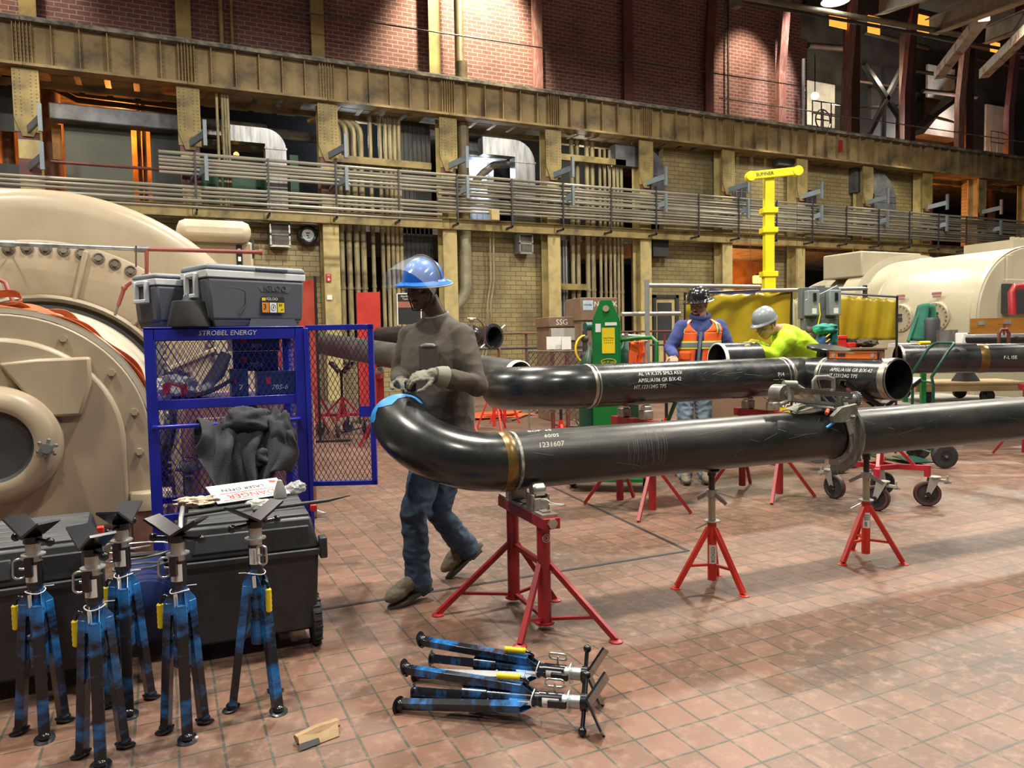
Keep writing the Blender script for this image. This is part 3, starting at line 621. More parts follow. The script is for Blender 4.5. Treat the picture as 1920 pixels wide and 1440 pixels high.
# blue tape with a torn edge around the elbow mouth
mb = MB(); n_ = 40; rr = NPR+.002
e = EP[-1]; nn = Vector((0, math.cos(PH), math.sin(PH))); bb = Vector((1, 0, 0)); cc = bb.cross(nn)
rows = []
for j in range(5):
    row = []
    for k in range(n_):
        t = 2*pi*k/n_; back = (.012+.075*max(0, noise.noise(Vector((math.cos(t)*2.5, math.sin(t)*2.5, 2)))+.25)+U(0, .016))*j/4
        th = R(92)-back/(.445)
        nnn = nn; P = Vector((-.445*math.sin(th), 0, 0))+nn*(.445*(1-math.cos(th)))
        tang = Vector((-math.cos(th), 0, 0))+nn*math.sin(th); rad = Vector((-math.sin(th), 0, 0))-nn*math.cos(th)
        row.append(P+rad*rr*math.cos(t)+cc*rr*math.sin(t))
    rows.append(row)
vs = [p for r_ in rows for p in r_]; fs = [(j*n_+k, j*n_+(k+1) % n_, (j+1)*n_+(k+1) % n_, (j+1)*n_+k) for j in range(4) for k in range(n_)]
mb.add(vs, fs); mb.add(rows[0]+[EP[-1]+(EP[-1]-EP[-2]).normalized()*.006], [(k, (k+1) % n_, n_) for k in range(n_)])
mb.build('blue_tape', M_tape, npipe)
MB().text('1231607', .042, warp=onpipe(NPR, .22, .62), shear=.2, depth=.0003).text('60/0S', .038, warp=onpipe(NPR, .24, 1.0), shear=.3, depth=.0003).text('BOP  65', .04, warp=onpipe(NPR, .2, 1.42), shear=.2, depth=.0003).build('chalk_writing', M_chalk, npipe, flat=True)
scuffs(90, NPR, .1, 5.5, npipe); 
mb = MB()
for k in range(16):
    x = .66+k*.016+U(-.004, .004); q = NPR+.0006; a0 = U(-.6, .2); a1 = a0+U(.5, 1.3); n = 10; w = U(.0006, .0014)
    for i in range(n):
        aa = a0+(a1-a0)*i/n; ab = a0+(a1-a0)*(i+1)/n; xx = x+.01*math.sin(aa); xy = x+.01*math.sin(ab)
        mb.add([(xx-w, -q*math.cos(aa), q*math.sin(aa)), (xx+w, -q*math.cos(aa), q*math.sin(aa)), (xy+w, -q*math.cos(ab), q*math.sin(ab)), (xy-w, -q*math.cos(ab), q*math.sin(ab))], [(0, 1, 2, 3)])
mb.build('ring_scratches', M_scratch, npipe)
# second pipe with tee
PR2 = .178
p2 = thing('tee_pipe', 'black pipe assembly with an elbow, white stencilled text and a tee behind the foreground pipe', 'pipe', (3.12, 5.25, 1.073))
hollow([(0, 0, 0), (2.11, 0, 0)], PR2).build('pipe_body', M_pipe, p2)
hollow(elbow_pts(.533, 24, R(-2), 90), PR2).build('elbow', M_pipe, p2)
mb = MB(); ring(mb, 0, PR2, .03, .006); ring(mb, .035, PR2, .012, .002); mb.build('weld_band', M_bevel, p2)
mb = MB(); ring(mb, 2.11, PR2, .04, .006); ring(mb, 2.05, PR2, .015, .002); mb.build('weld_band', M_bevel, p2)
TX = 2.40
mb = MB().pipe([(TX, -.28, 0), (TX, .28, 0)], PR2, PR2-.012, 40).tube([(2.12, 0, 0), (2.2, 0, 0), (2.3, 0, 0)], [PR2, PR2+.004, PR2+.002], 40, False)
mb.build('tee_fitting', M_pipe, p2)
yr = Matrix.Translation((TX, 0, 0)) @ Matrix.Rotation(R(-90), 4, 'Z')
def yring(y, w, h, name, m):
    mb = MB(yr); ring(mb, -y, PR2, w, h); return mb.build(name, m, p2)
yring(-.29, .035, .006, 'weld_band', M_bevel); yring(-.33, .014, .002, 'weld_band', M_bevel)
MB().pipe([(TX, -.3, 0), (TX, -1.0, 0)], PR2, PR2-.012, 40).build('branch_pipe', M_pipe, p2)
MB(yr).lathe([(PR2+.001, .93), (PR2+.001, .985), (PR2-.004, 1.002), (PR2-.0125, 1.003)], ax=(1, 0, 0), seg=40).build('ground_end', M_bevel, p2)['label'] = 'bare ground steel end'
MB(Matrix.Translation((TX+.16, -.10, .03)) @ Matrix.Rotation(R(10), 4, 'X')).cyl((0, 0, .12), (0, 0, .205), .10, seg=28).lathe([(.001, .24), (.19, .24), (.195, .235), (.195, .21), (.09, .20)], seg=36).build('flange', M_black, p2)
mw = lambda r, x0, a0: onpipe(r, x0, a0)
MB().text('AL 14 X.375 SMLS A53/', .045, warp=mw(PR2, .62, .52), depth=.0003, shear=.1).build('stencil_text', M_stencil, p2, flat=True)
MB().text('API5L/A106 GR B/X-42', .045, warp=mw(PR2, .60, .2), depth=.0003, shear=.1).build('stencil_text', M_stencil, p2, flat=True); MB().text('HT.123124G TPS', .045, warp=mw(PR2, .50, -.1), depth=.0003, shear=.1).build('stencil_text', M_stencil, p2, flat=True)
# text on the branch, lies along -y and is read from -x side
def wb(x0, a0):
    return lambda v: (TX-(PR2+v.z+.0005)*math.cos(a0+v.y/PR2), -(x0+v.x), (PR2+v.z+.0005)*math.sin(a0+v.y/PR2))
MB().text('API5L/A106 GR B/X-42', .045, warp=wb(.66, .42), depth=.0003, shear=.2).build('stencil_text', M_stencil, p2, flat=True); MB().text('HT.123124G TPS', .045, warp=wb(.58, .12), depth=.0003, shear=.2).build('stencil_text', M_stencil, p2, flat=True)
MB().text('P14', .05, warp=mw(PR2, 1.93, .18), depth=.0003).text('----|---', .05, warp=mw(PR2, 1.9, -.05), depth=.0003).build('chalk_mark', M_chalk, p2, flat=True)
scuffs(90, PR2, .05, 2.0, p2)
# orange level
t = thing('spirit_level', 'orange spirit level lying on the short branch pipe of the tee', 'level', (3.12+TX-.055, 4.90, 1.073+PR2-.009))
t.rotation_euler = (0, 0, R(-90))
M_olev = mat('level_orange', (.62, .14, .02), .4)
MB().bx(-.02, .52, -.012, .012, 0, .006).bx(-.02, .52, -.012, .012, .054, .06).bx(-.02, .52, -.006, .006, 0, .06).build('level_body', M_olev, t)
for x in (-.02, .505): MB().bx(x-.006, x+.012, -.014, .014, -.001, .062).build('end_cap', M_black, t)
for x in (.04, .45): MB().cyl((x, -.009, .03), (x, .009, .03), .02, seg=18).build('vial', M_zinc, t)
MB().bx(.09, .17, -.009, .009, .018, .045).build('vial_window', M_black, t); MB().cyl((.19, 0, .05), (.27, 0, .05), .009, seg=10).build('vial', mat('vial_green', (.45, .7, .3), .2), t)
# right hand pipe
rp = thing('steel_pipe', 'black pipe with open left end and brown weld band above the wooden pallet', 'pipe', (at(1683, 674, 9.3)), R(-32))
hollow([(0, 0, 0), (.94, 0, 0)], PR2).build('pipe_body', M_pipe, rp); hollow([(.96, 0, 0), (4.2, 0, 0)], PR2).build('pipe_body', M_pipe, rp)
mb = MB(); ring(mb, .95, PR2, .10, .005); mb.build('weld_band', M_weldy, rp)
MB().lathe([(PR2+.002, .03), (PR2+.002, .0), (PR2-.01, -.004), (PR2-.012, .0)], ax=(1, 0, 0), seg=36).build('ground_end', M_bevel, rp)
MB().text('F-105', .06, warp=mw(PR2, 1.2, .1), depth=.0003).text('12345', .04, warp=mw(PR2, 1.22, -.2), depth=.0003, shear=.4).build('chalk_mark', M_stencil, rp, flat=True) if 0 else MB().text('F-L ISE', .055, warp=mw(PR2, 1.22, .05), depth=.0003).build('chalk_mark', M_chalk, rp, flat=True)
# left background pipes
lp = thing('steel_pipe', 'long grey pipe on red stands running behind the walking man to a white ground end', 'pipe', at(560, 637, 13.3)); a = lp.location.copy(); b = at(975, 707, 8.05)
Lg = (b-a).length; lp.rotation_euler = (0, -math.atan2(b.z-a.z, math.hypot(b.x-a.x, b.y-a.y)), math.atan2(b.y-a.y, b.x-a.x))
hollow([(0, 0, 0), (Lg-.04, 0, 0)], .178).build('pipe_body', mat('grey_long_pipe', (.11, .115, .11), .38, .4, c2=(.06, .06, .055), ns=3), lp)
MB().lathe([(.179, Lg-.06), (.179, Lg), (.166, Lg+.004)], ax=(1, 0, 0), seg=32).build('ground_end', M_white, lp)
t = thing('capped_pipe', 'black pipe with brass coloured weld ring and rounded cap, right of the walking man', 'pipe', at(800, 630, 13))
b = at(940, 654, 12); t.rotation_euler = (0, 0, math.atan2(b.y-t.location.y, b.x-t.location.x)); 
MB().tube([(-1.2, 0, 0), (.82, 0, 0)], .185, 32).build('pipe_body', M_pipeg, t); mb = MB(); ring(mb, .84, .185, .05, .006); mb.build('weld_band', M_weldy, t)
MB().tube([(.84, 0, 0), (1.0, 0, 0), (1.1, .0, 0), (1.17, 0, 0), (1.2, 0, 0)], [.185, .182, .15, .09, .02], 32).build('end_cap', M_pipe, t)
MB().text('9-5 FT', .05, warp=lambda v: (1.02+v.x, -(.187+v.z)*math.cos(v.y/.18), .187*math.sin(v.y/.18)), depth=.0003).build('chalk_mark', mat('chalk_y', (.5, .5, .15), .8), t, flat=True)
t = thing('clamped_pipe', 'black pipe end with a bolted steel ring clamp behind the rounded cap', 'pipe', at(880, 632, 14))
b = at(975, 648, 13); t.rotation_euler = (0, 0, math.atan2(b.y-t.location.y, b.x-t.location.x))
hollow([(-1.0, 0, 0), (.72, 0, 0)], .18).build('pipe_body', M_pipe, t)
MB().lathe([(.19, .64), (.235, .64), (.235, .70), (.19, .70)], ax=(1, 0, 0), seg=28).build('ring_clamp', M_darkg, t)
for k in range(4): MB().cyl((.67, .23*math.cos(k*1.57+.6), .23*math.sin(k*1.57+.6)), (.67, .36*math.cos(k*1.57+.6), .36*math.sin(k*1.57+.6)), .015, seg=8).build('clamp_screw', M_steel, t)
t = thing('steel_pipe', 'brown rimmed pipe end leaning into view between the red screen and the man', 'pipe', at(735, 640, 14)); 
hollow([(0, 0, 0), (1.6, 0, 0)], .2).build('pipe_body', M_grime, t)

# ---------------- pipe stands ----------------
def bolt(mb, p, d, r=.012, h=.012): p = Vector(p); d = Vector(d).normalized(); mb.cyl(p, p+d*h, r, seg=6)
t = thing('roller_stand', 'dark red double post roller stand under the weld of the foreground pipe', 'pipe stand', (1.70, 3.49, 0), R(-3))
for s in (-1, 1):
    yy = .205*s
    MB().cyl((0, yy, .035), (0, yy, .53), .034, seg=20).build('post', M_red, t)
    MB().lathe([(.001, .03), (.05, .03), (.05, .04), (.001, .04)], (0, yy, 0), seg=20).build('post_foot', M_red, t)
    for sx in (-1, 1):
        f = (sx*.30, yy+s*.30 if sx*s < 0 else yy+s*.22, .008); 
        f = {(-1, -1): (-.20, -.36), (-1, 1): (.24, -.50), (1, -1): (-.44, .20), (1, 1): (.22, .14)}[(s, sx)]
        fz = Vector((f[0], f[1], .012)); a = Vector((.02*sx, yy, .34))
        MB().bar(a, fz, .026, .026).build('leg', M_red, t)
        l = MB().lathe([(.001, 0), (.034, 0), (.034, .006), (.02, .012), (.001, .012)], (fz.x, fz.y, 0), seg=18).build('foot_pad', M_red, t)
        q = a.lerp(fz, .72); MB().bar((0, yy, .05), (q.x, q.y, q.z), .02, .014).build('brace', M_red, t)
MB().bar((0, -.2, .055), (0, .2, .055), .02, .016).build('brace', M_red, t); MB().bar((0, -.19, .33), (0, .19, .33), .026, .026).build('brace', M_red, t)
MB().bx(-.045, .045, -.31, .31, .53, .585).build('top_beam', M_red, t, bev=.003)
M_worn = mat('worn_cast_metal', (.42, .42, .40), .45, .6, c2=(.25, .20, .17), ns=14)
MB().bx(-.043, .043, -.29, .30, .585, .60).bx(-.02, .02, -.25, .25, .60, .606).build('slide_plate', M_worn, t)
mb = MB(); bolt(mb, (0.0, -.31, .56), (0, -1, 0), .026, .014); mb.build('end_nut', M_steel, t)
for s in (-1, 1):
    y = .145*s
    b = MB().bx(-.045, -.036, y-.045, y+.045, .60, .68).bx(.036, .045, y-.045, y+.045, .60, .68).bx(-.045, .045, y-.045, y-.036, .60, .66).build('roller_bracket', M_worn, t, bev=.002)
    MB().tube([(-.034, y, .695), (-.024, y, .695), (.024, y, .695), (.034, y, .695)], [.032, .04, .04, .032], 24).build('roller', M_steel, t)
MB().tube([(.0, -.19, .655), (.02, -.215, .655), (.03, -.23, .645), (.015, -.245, .64), (.07, -.28, .635), (.09, -.27, .635), (.03, -.215, .64)], .004, 8).build('locking_pin', M_steel, t)
mb = MB(); MB().cyl((0, -.242, .47), (0, -.2395, .47), .021, seg=24).build('round_sticker', M_white, t); MB().lathe([(.012, 0), (.018, 0)], (0, -.2425, .47), (0, 1, 0), 24).bx(-.008, .006, -.2435, -.2425, .463, .478).build('sticker_print', M_red, t)

def ridgid(loc, rz, head, label, htop, lab2=True):
    t = thing('jack_stand', label, 'pipe stand', loc, rz, 'bright red tripod stands under the foreground pipe')
    MB().cyl((0, 0, .04), (0, 0, .385), .026, seg=18).build('base_tube', M_red2, t)
    for k in range(3):
        a = 2*pi*k/3; d = Vector((math.cos(a), math.sin(a), 0))
        l = MB().bar(d*.02+Vector((0, 0, .345)), d*.215+Vector((0, 0, .012)), .028, .028).build('leg', M_red2, t, bev=.003)
        MB().lathe([(.001, 0), (.03, 0), (.03, .004), (.001, .008)], d*.22, seg=18).build('foot_pad', M_red2, l)
        MB().bar(d*.02+Vector((0, 0, .13)), d*.14+Vector((0, 0, .13)), .018, .014).build('brace', M_red2, t)
    MB().lathe([(.02, .385), (.045, .385), (.045, .391), (.02, .391)], seg=24).build('washer', M_zinc, t)
    MB().cyl((0, 0, .38), (0, 0, .54), .021, seg=18).build('inner_tube', mat('olive_zinc', (.38, .36, .27), .35, .7), t)
    nut = MB().cyl((0, 0, .53), (0, 0, .57), .03, seg=18)
    for s in (-1, 1): nut.bar((.02*s, 0, .55), (.075*s, 0, .515), .014, .022).bar((.07*s, 0, .52), (.1*s, 0, .50), .01, .02)
    nut.build('wing_nut', mat('cast_nut', (.30, .30, .29), .45, .6), t)
    MB().cyl((0, 0, .56), (0, 0, htop-.01), .018, seg=16).build('screw', M_black, t)
    h = MB().cyl((0, 0, htop-.02), (0, 0, htop), .024, seg=16)
    m = Matrix.Rotation(head, 4, 'Z')
    pr_ = [(-.10, .045), (-.03, 0), (.03, 0), (.10, .045), (.10, .051), (.03, .008), (-.03, .008), (-.10, .051)]
    h.prism(pr_, .05, Matrix.Translation((0, 0, htop)) @ m @ Matrix(((1,0,0,0),(0,0,-1,.025),(0,1,0,0),(0,0,0,1))))
    h.build('vee_head', M_black, t)
    MB().tube([(-.02, -.02, .37), (-.06, -.03, .345), (-.085, -.04, .33)], .004, 8).build('pin', M_steel, t)
    return t
def sticker(t, txt, z0, z1, r, a, col=M_white, ink=M_ink, ang=.9):
    o = MB().surf(lambda u, v: (r*math.cos(a-ang+2*ang*u), r*math.sin(a-ang+2*ang*u), z0+(z1-z0)*v), 8, 1).build('label_sticker', col, t)
    if txt: MB().text(txt, min(r*1.5, (z1-z0)/(.66*len(txt))*1.0), warp=lambda v: ((r+.0016)*math.cos(a-v.y/r), (r+.0016)*math.sin(a-v.y/r), (z0+z1)/2+v.x), depth=.0002).build('label_print', ink, o, flat=True)
    return o
ta = R(245)
r1 = ridgid((2.85, 3.40, 0), R(-78), R(90), 'bright red tripod jack stand with vertical name label under the foreground pipe', .672); sticker(r1, 'RIDGID', .14, .25, .027, ta-r1.rotation_euler.z)
r2 = ridgid((4.06, 3.35, 0), R(-58), R(90), 'bright red tripod jack stand with white barcode label, in front of the caster stand', .672); 
s = sticker(r2, '', .21, .31, .027, ta-.25-r2.rotation_euler.z)
mb = MB()
for k in range(9): a_ = ta-.25-r2.rotation_euler.z-.5+k*.07; mb.surf(lambda u, v: (.0278*math.cos(a_+.035*u), .0278*math.sin(a_+.035*u), .22+.03*v), 1, 1)
for k in range(5): a_ = ta-.25-r2.rotation_euler.z-.6; mb.surf(lambda u, v: (.0278*math.cos(a_+1.2*u), .0278*math.sin(a_+1.2*u), .262+k*.008+.003*v), 5, 1)
mb.build('label_print', M_ink, s)

# ---------------- folding blue jacks ----------------
def camo(key, stretch):
    m = mat(key, (.008, .010, .016), .26, c2=(.018, .19, .56), ns=1.6, lo=.47, hi=.62, stretch=stretch, coat=.3)
    return m
M_camo = camo('blue_black_spray', (2.2, 2.2, 4.5)); M_jblk = mat('gloss_black', (.008, .009, .014), .22, coat=.3)
M_grip = mat('yellow_grip', (.72, .55, .01), .45, c2=(.06, .15, .25), ns=14, lo=.62, hi=.68)
M_tie = mat('zip_tie_white', (.75, .76, .80), .4); M_lab = mat('label_white', (.72, .72, .70), .4)
def jack(loc, rz, label, seed, fr=.08, head=R(20)):
    t = thing('folding_pipe_jack', label, 'pipe jack', loc, rz, 'blue sprayed folding pipe jacks')
    MB().tube([(0, 0, .27), (0, 0, .60)], .026, 18).build('lower_tube', M_camo, t)
    MB().cyl((0, 0, .26), (0, 0, .345), .031, seg=18).build('tube_sleeve', M_camo, t)
    for k in range(3):
        a = 2*pi*k/3; d = Vector((math.cos(a), math.sin(a), 0)); s_ = Vector((-math.sin(a), math.cos(a), 0))
        top = d*.040+Vector((0, 0, .50)); bot = d*fr+Vector((0, 0, .022))
        l = MB().bar(top, bot, .004, .024, s_).bar(top-s_*.013-d*.0+d*0, bot-s_*.013, .003, .026, d).bar(top+s_*.013, bot+s_*.013, .003, .026, d).bar(top+d*.011, bot+d*.011, .028, .003, d) if 0 else MB().bar(top, bot, .038, .030, d)
        l = l.build('leg', M_camo, t, bev=.002)
        c = d*(fr+.004)
        MB().sph((c.x, c.y, .016), (.024, .024, .019), 14, 8).lathe([(.001, .0), (.033, .004), (.036, .010), (.018, .013)], (c.x, c.y, 0), (d.x*.25, d.y*.25, 1), 20).build('foot', M_jblk, l)
        # gusset wings between tube and leg top, and the folding link
        w = MB()
        for sg in (-1, 1):
            o = s_*(.014*sg)
            w.add([o+d*.0+Vector((0, 0, .58)), o+d*.055+Vector((0, 0, .505)), o+d*.05+Vector((0, 0, .46)), o+d*.0+Vector((0, 0, .45)), o*1.2+d*.0+Vector((0, 0, .58)), o*1.2+d*.055+Vector((0, 0, .505)), o*1.2+d*.05+Vector((0, 0, .46)), o*1.2+Vector((0, 0, .45))], [(0, 1, 2, 3), (7, 6, 5, 4), (0, 4, 5, 1), (1, 5, 6, 2), (2, 6, 7, 3), (3, 7, 4, 0)])
        w.build('hinge_plate', M_camo, t)
        q = top.lerp(bot, .58)
        MB().bar(d*.026+Vector((0, 0, .355)), q+d*.004-s_*.0, .012, .008, s_).bar(d*.022+Vector((0, 0, .36)), d*.04+Vector((0, 0, .372)), .018, .014).build('fold_link', M_camo, t)
        mb = MB(); bolt(mb, q+s_*.016, s_, .006, .006); bolt(mb, d*.045+s_*.016+Vector((0, 0, .485)), s_, .006, .006); mb.build('pivot_bolt', M_jblk, t) if k == 1 else None
    MB().cyl((0, 0, .345), (0, 0, .36), .031, seg=18).build('collar', M_camo, t)
    MB().cyl((0, 0, .57), (0, 0, .66), .0295, seg=18).bx(-.012, .012, .02, .045, .61, .68).build('upper_tube', M_jblk, t)
    MB().cyl((0, 0, .655), (0, 0, .735), .0255, seg=20).build('silver_tube', M_zinc, t)
    MB().lathe([(.024, .683), (.041, .683), (.041, .688), (.024, .688)], (0, 0, 0), seg=22).build('washer', M_zinc, t)
    ch = MB().cyl((0, 0, .73), (0, 0, .755), .032, seg=18)
    m = Matrix.Rotation(head, 3, 'Z'); hd = m @ Vector((1, 0, 0)); hs = m @ Vector((0, 1, 0))
    ch.build('head_collar', M_jblk, t)
    MB().cyl(hs*.095+Vector((0, 0, .742)), -hs*.095+Vector((0, 0, .742)), .0085, seg=10).sph(hs*.1+Vector((0, 0, .742)), .0165, 14, 9).sph(-hs*.1+Vector((0, 0, .742)), .0165, 14, 9).build('tee_handle', M_jblk, t)
    v = MB(); w = .043
    for sg in (-1, 1):
        a_ = hs*0+Vector((0, 0, .757)); b_ = hs*(sg*.105)+Vector((0, 0, (.757+.062))); v.bar(a_, b_, w*2, .009, Vector((0, 0, 1)))
    vh = v.build('vee_head', M_jblk, t)
    q0 = hs*.045+Vector((0, 0, .757+.0295)); MB().bar(q0-hs*.0, q0+hs*.042+Vector((0, 0, .022)), .03, .0012).build('head_label', M_lab, vh)
    # carrying grip
    MB().tube([(.03, 0, .50), (.045, 0, .52), (.06, 0, .525), (.072, 0, .515), (.076, 0, .49)], .0065, 10).build('grip_rod', M_jblk, t)
    zz = [.495, .49, .475, .465, .455, .445, .435, .425, .415, .405, .40]
    MB().tube([(.077, 0, z) for z in zz], [.008, .0125, .011, .0125, .011, .0125, .011, .0125, .011, .012, .008], 12).build('grip', M_grip, t)
    # locking pin with an oblong loop
    MB().tube([(.02, -.01, .625), (.06, -.012, .628)], .0045, 8).tube([(.06+.018*math.cos(a_), -.012+.01*math.cos(a_), .628+(.022 if math.sin(a_) > 0 else -.022)+.016*math.sin(a_)) for a_ in [i*2*pi/16 for i in range(16)]], .0042, 8, closed=True).build('locking_pin', M_steel, t)
    MB().tube([(.033*math.cos(a_), .033*math.sin(a_), .545+.004*math.sin(a_*2+seed)) for a_ in [i*2*pi/18 for i in range(18)]], .0022, 6, closed=True).tube([(.0, -.028, .545), (-.015, -.04, .55), (-.04, -.055, .548)], .0018, 6).build('zip_tie', M_tie, t)
    ang = ta-rz
    c = Vector((math.cos(ang), math.sin(ang), 0))*.037; cs = Vector((-math.sin(ang), math.cos(ang), 0))
    MB().add([c-cs*.006+Vector((0,0,.54)), c+cs*.008+Vector((0,0,.543)), c+cs*.010+Vector((0,0,.495)), c-cs*.004+Vector((0,0,.493)), c*1.04-cs*.006+Vector((0,0,.54)), c*1.04+cs*.008+Vector((0,0,.543)), c*1.04+cs*.010+Vector((0,0,.495)), c*1.04-cs*.004+Vector((0,0,.493))], [(0,1,2,3),(7,6,5,4),(0,4,5,1),(1,5,6,2),(2,6,7,3),(3,7,4,0)]).build('paper_tag', M_lab, t)
    sticker(t, 'FOLD-A-JACK', .585, .65, .0302, ang+.1, M_lab, ang=.75)
    return t
JL = ['blue and black folding pipe jack at the left edge, by the black tool chest', 'blue and black folding pipe jack nearest the camera, at the bottom left', 'blue folding pipe jack behind the others, its silver head plate raised beside the cream machine',
      'blue folding pipe jack in front of the left corner of the big black tool chest', 'folding pipe jack standing alone on the right, its yellow grip at its right side']
JP = [((-.472, 3.275, 0), 160, .080, 60), ((-.254, 2.97, 0), 150, .075, 55), ((-.18, 3.34, 0), 150, .085, 8), ((.02, 3.02, 0), 153, .075, 80), ((.305, 3.11, 0), -64, .11, 0)]
jacks = [jack(p, R(a), l, i, fr, R(h)) for i, ((p, a, fr, h), l) in enumerate(zip(JP, JL))]
def lying(a, b, roll, label, src):
    a = Vector(a); b = Vector(b); z = (b-a).normalized(); x = Vector((0, 0, 1)).cross(z).normalized(); y = z.cross(x)
    m = Matrix((x, y, z)).transposed() @ Matrix.Rotation(roll, 3, 'Z')
    o = dup(src, tuple(a), m.to_euler(), label); return o
lying(gr(790, 1232, .075), gr(1190, 1275, .11), R(95), 'blue folding pipe jack lying on the floor, the farther of the two, one leg splayed', jacks[1])
lying(gr(757, 1290, .062), gr(1150, 1322, .10), R(85), 'blue folding pipe jack lying on the floor, the nearer of the two', jacks[1])
# ---------------- pipe cutter on the foreground pipe ----------------
M_cast = mat('cast_aluminium', (.26, .265, .235), .5, .4, c2=(.15, .15, .13), ns=10, bump=.1)
M_cast2 = mat('dull_cutter_ring', (.27, .28, .27), .42, .6, c2=(.17, .17, .16), ns=8)
ct = thing('pipe_beveling_cutter', 'grey cast pipe cutting machine with toothed ring clamped around the foreground pipe', 'pipe cutter', (1.57+2.20*math.cos(R(3)), 3.5-2.20*math.sin(R(3)), .83), R(-3))
def ringarc(mb, ri, ro, x0, x1, a0, a1, n, teeth=0):
    for i in range(n):
        p = []; 
        for a in (a0+(a1-a0)*i/n, a0+(a1-a0)*(i+1)/n):
            for r in (ri, ro):
                for x in (x0, x1): p.append((x, -r*math.cos(a), r*math.sin(a)))
        mb.add(p, [(0,1,3,2),(4,6,7,5),(0,4,5,1),(2,3,7,6),(0,2,6,4),(1,5,7,3)])
g = MB(); ringarc(g, .190, .230, .03, .05, R(62), R(-95), 60)
for k in range(120):
    a = R(62)-R(157)*k/120; g.box((.04, -.234*math.cos(a), .234*math.sin(a)), (.02, .006, .0035), Matrix.Rotation(-a, 4, 'X'))
g.build('ring_gear', M_cast2, ct, flat=True)
g = MB(); ringarc(g, .157, .192, .005, .03, R(70), R(-92), 48); g.build('guide_ring', mat('pale_ring', (.36, .38, .38), .4, .6), ct, ang=20)
mb = MB()
for a in (40, 5, -30, -62): bolt(mb, (.005, -.175*math.cos(R(a)), .175*math.sin(R(a))), (-1, 0, 0), .007, .004)
mb.build('ring_bolts', M_steel, ct)
# saddle sheet curved over the pipe
MB().surf(lambda u, v: (-.32+.36*u, -(.163+.02*u)*math.sin(-.35+(.75+.35*u)*v+.1*u), (.166+.045*math.sin(pi*u))*math.cos(-.35+(.75+.35*u)*v)), 14, 12, .006).build('saddle', M_cast, ct)
mb = MB().prism([(-.16, .10), (.0, .09), (.03, .15), (.02, .205), (-.1, .19), (-.17, .14)], .03, Matrix(((1,0,0,0),(0,0,1,-.20),(0,1,0,0),(0,0,0,1)))); mb.build('clamp_block', M_cast, ct, bev=.004)
# carriage frame above
fr_ = MB()
A1 = Vector((-.40, -.02, .275)); B1 = Vector((.05, -.10, .215))
for off in (-.035, .035):
    fr_.bar(A1+Vector((0, off, .03)), B1+Vector((0, off, .03)), .008, .018); fr_.bar(A1+Vector((0, off, -.03)), B1+Vector((0, off, -.03)), .008, .018)
for k in range(6):
    t_ = k/6; p = A1.lerp(B1, t_); q = A1.lerp(B1, t_+.16); fr_.bar(p+Vector((0, -.035, .03)), q+Vector((0, -.035, -.03)), .006, .01)
fr_.build('carriage_frame', M_cast, ct)
ch = MB()
for k in range(46):
    for s in (.042, -.042):
        p = A1.lerp(B1, k/46)+Vector((0, -.048, s)); ch.box(p, (.008, .006, .008))
ch.build('drive_chain', mat('chain_dark', (.16, .155, .14), .5, .7), ct)
MB().cyl((-.40, -.07, .275), (-.40, .03, .275), .055, seg=24).cyl((-.40, -.08, .275), (-.40, .04, .275), .02, seg=14).build('sprocket_disc', M_cast2, ct)
MB().cyl((-.38, -.02, .33), (-.30, -.04, .325), .024, seg=16).build('motor_housing', M_cast, ct); MB().tube([(-.32, -.03, .33), (-.24, -.05, .285), (-.18, -.06, .28)], [.018, .014, .012], 12).build('brace_arm', M_cast, ct)
MB().tube([(-.42, -.10, .325), (-.415, -.11, .26), (-.42, -.115, .235)], .011, 10).cyl((-.42, -.1, .232), (-.51, -.13, .222), .012, seg=12).build('crank_handle', M_cast, ct)
MB().tube([(-.19, -.07, .27), (-.195, -.07, .345), (-.175, -.07, .365), (-.10, -.075, .365), (-.05, -.08, .35), (-.045, -.08, .29), (-.065, -.08, .275), (-.16, -.07, .28)], [(.012, .015)]*8, 10, closed=True).build('carry_handle', M_cast, ct)
MB().lathe([(.001, -.0), (.09, 0), (.095, .012), (.001, .014)], (-.14, -.02, .27), (0, .2, 1), 28).build('cover_plate', M_cast2, ct)
g = MB().cyl((.03, -.10, .225), (.09, -.11, .225), .03, seg=20).cyl((.09, -.11, .225), (.115, -.113, .225), .04, seg=24)
for k in range(20):
    a = 2*pi*k/20; g.box((.1, -.111+.043*math.cos(a), .225+.043*math.sin(a)), (.022, .008, .005), Matrix.Rotation(a, 4, 'X'))
g.build('pinion_gear', M_cast2, ct, flat=True)
MB().cyl((-.02, -.10, .22), (.03, -.10, .22), .03, seg=18).bar((.0, -.12, .2), (-.02, -.2, .12), .03, .03).build('pinion_bearing', M_cast, ct)
MB().bar((-.07, -.215, .11), (-.045, -.22, .03), .035, .008, (0, -1, 0)).build('torch_lug', M_steel, ct); MB().tube([(-.1, -.18, .12), (-.19, -.17, .07)], .008, 8).build('blue_hose_end', M_tape, ct)
MB().tube([(-.13, -.12, .17), (-.16, -.14, .15)], .012, 8).build('orange_cap', mat('or_cap', (.8, .12, .03), .5), ct)

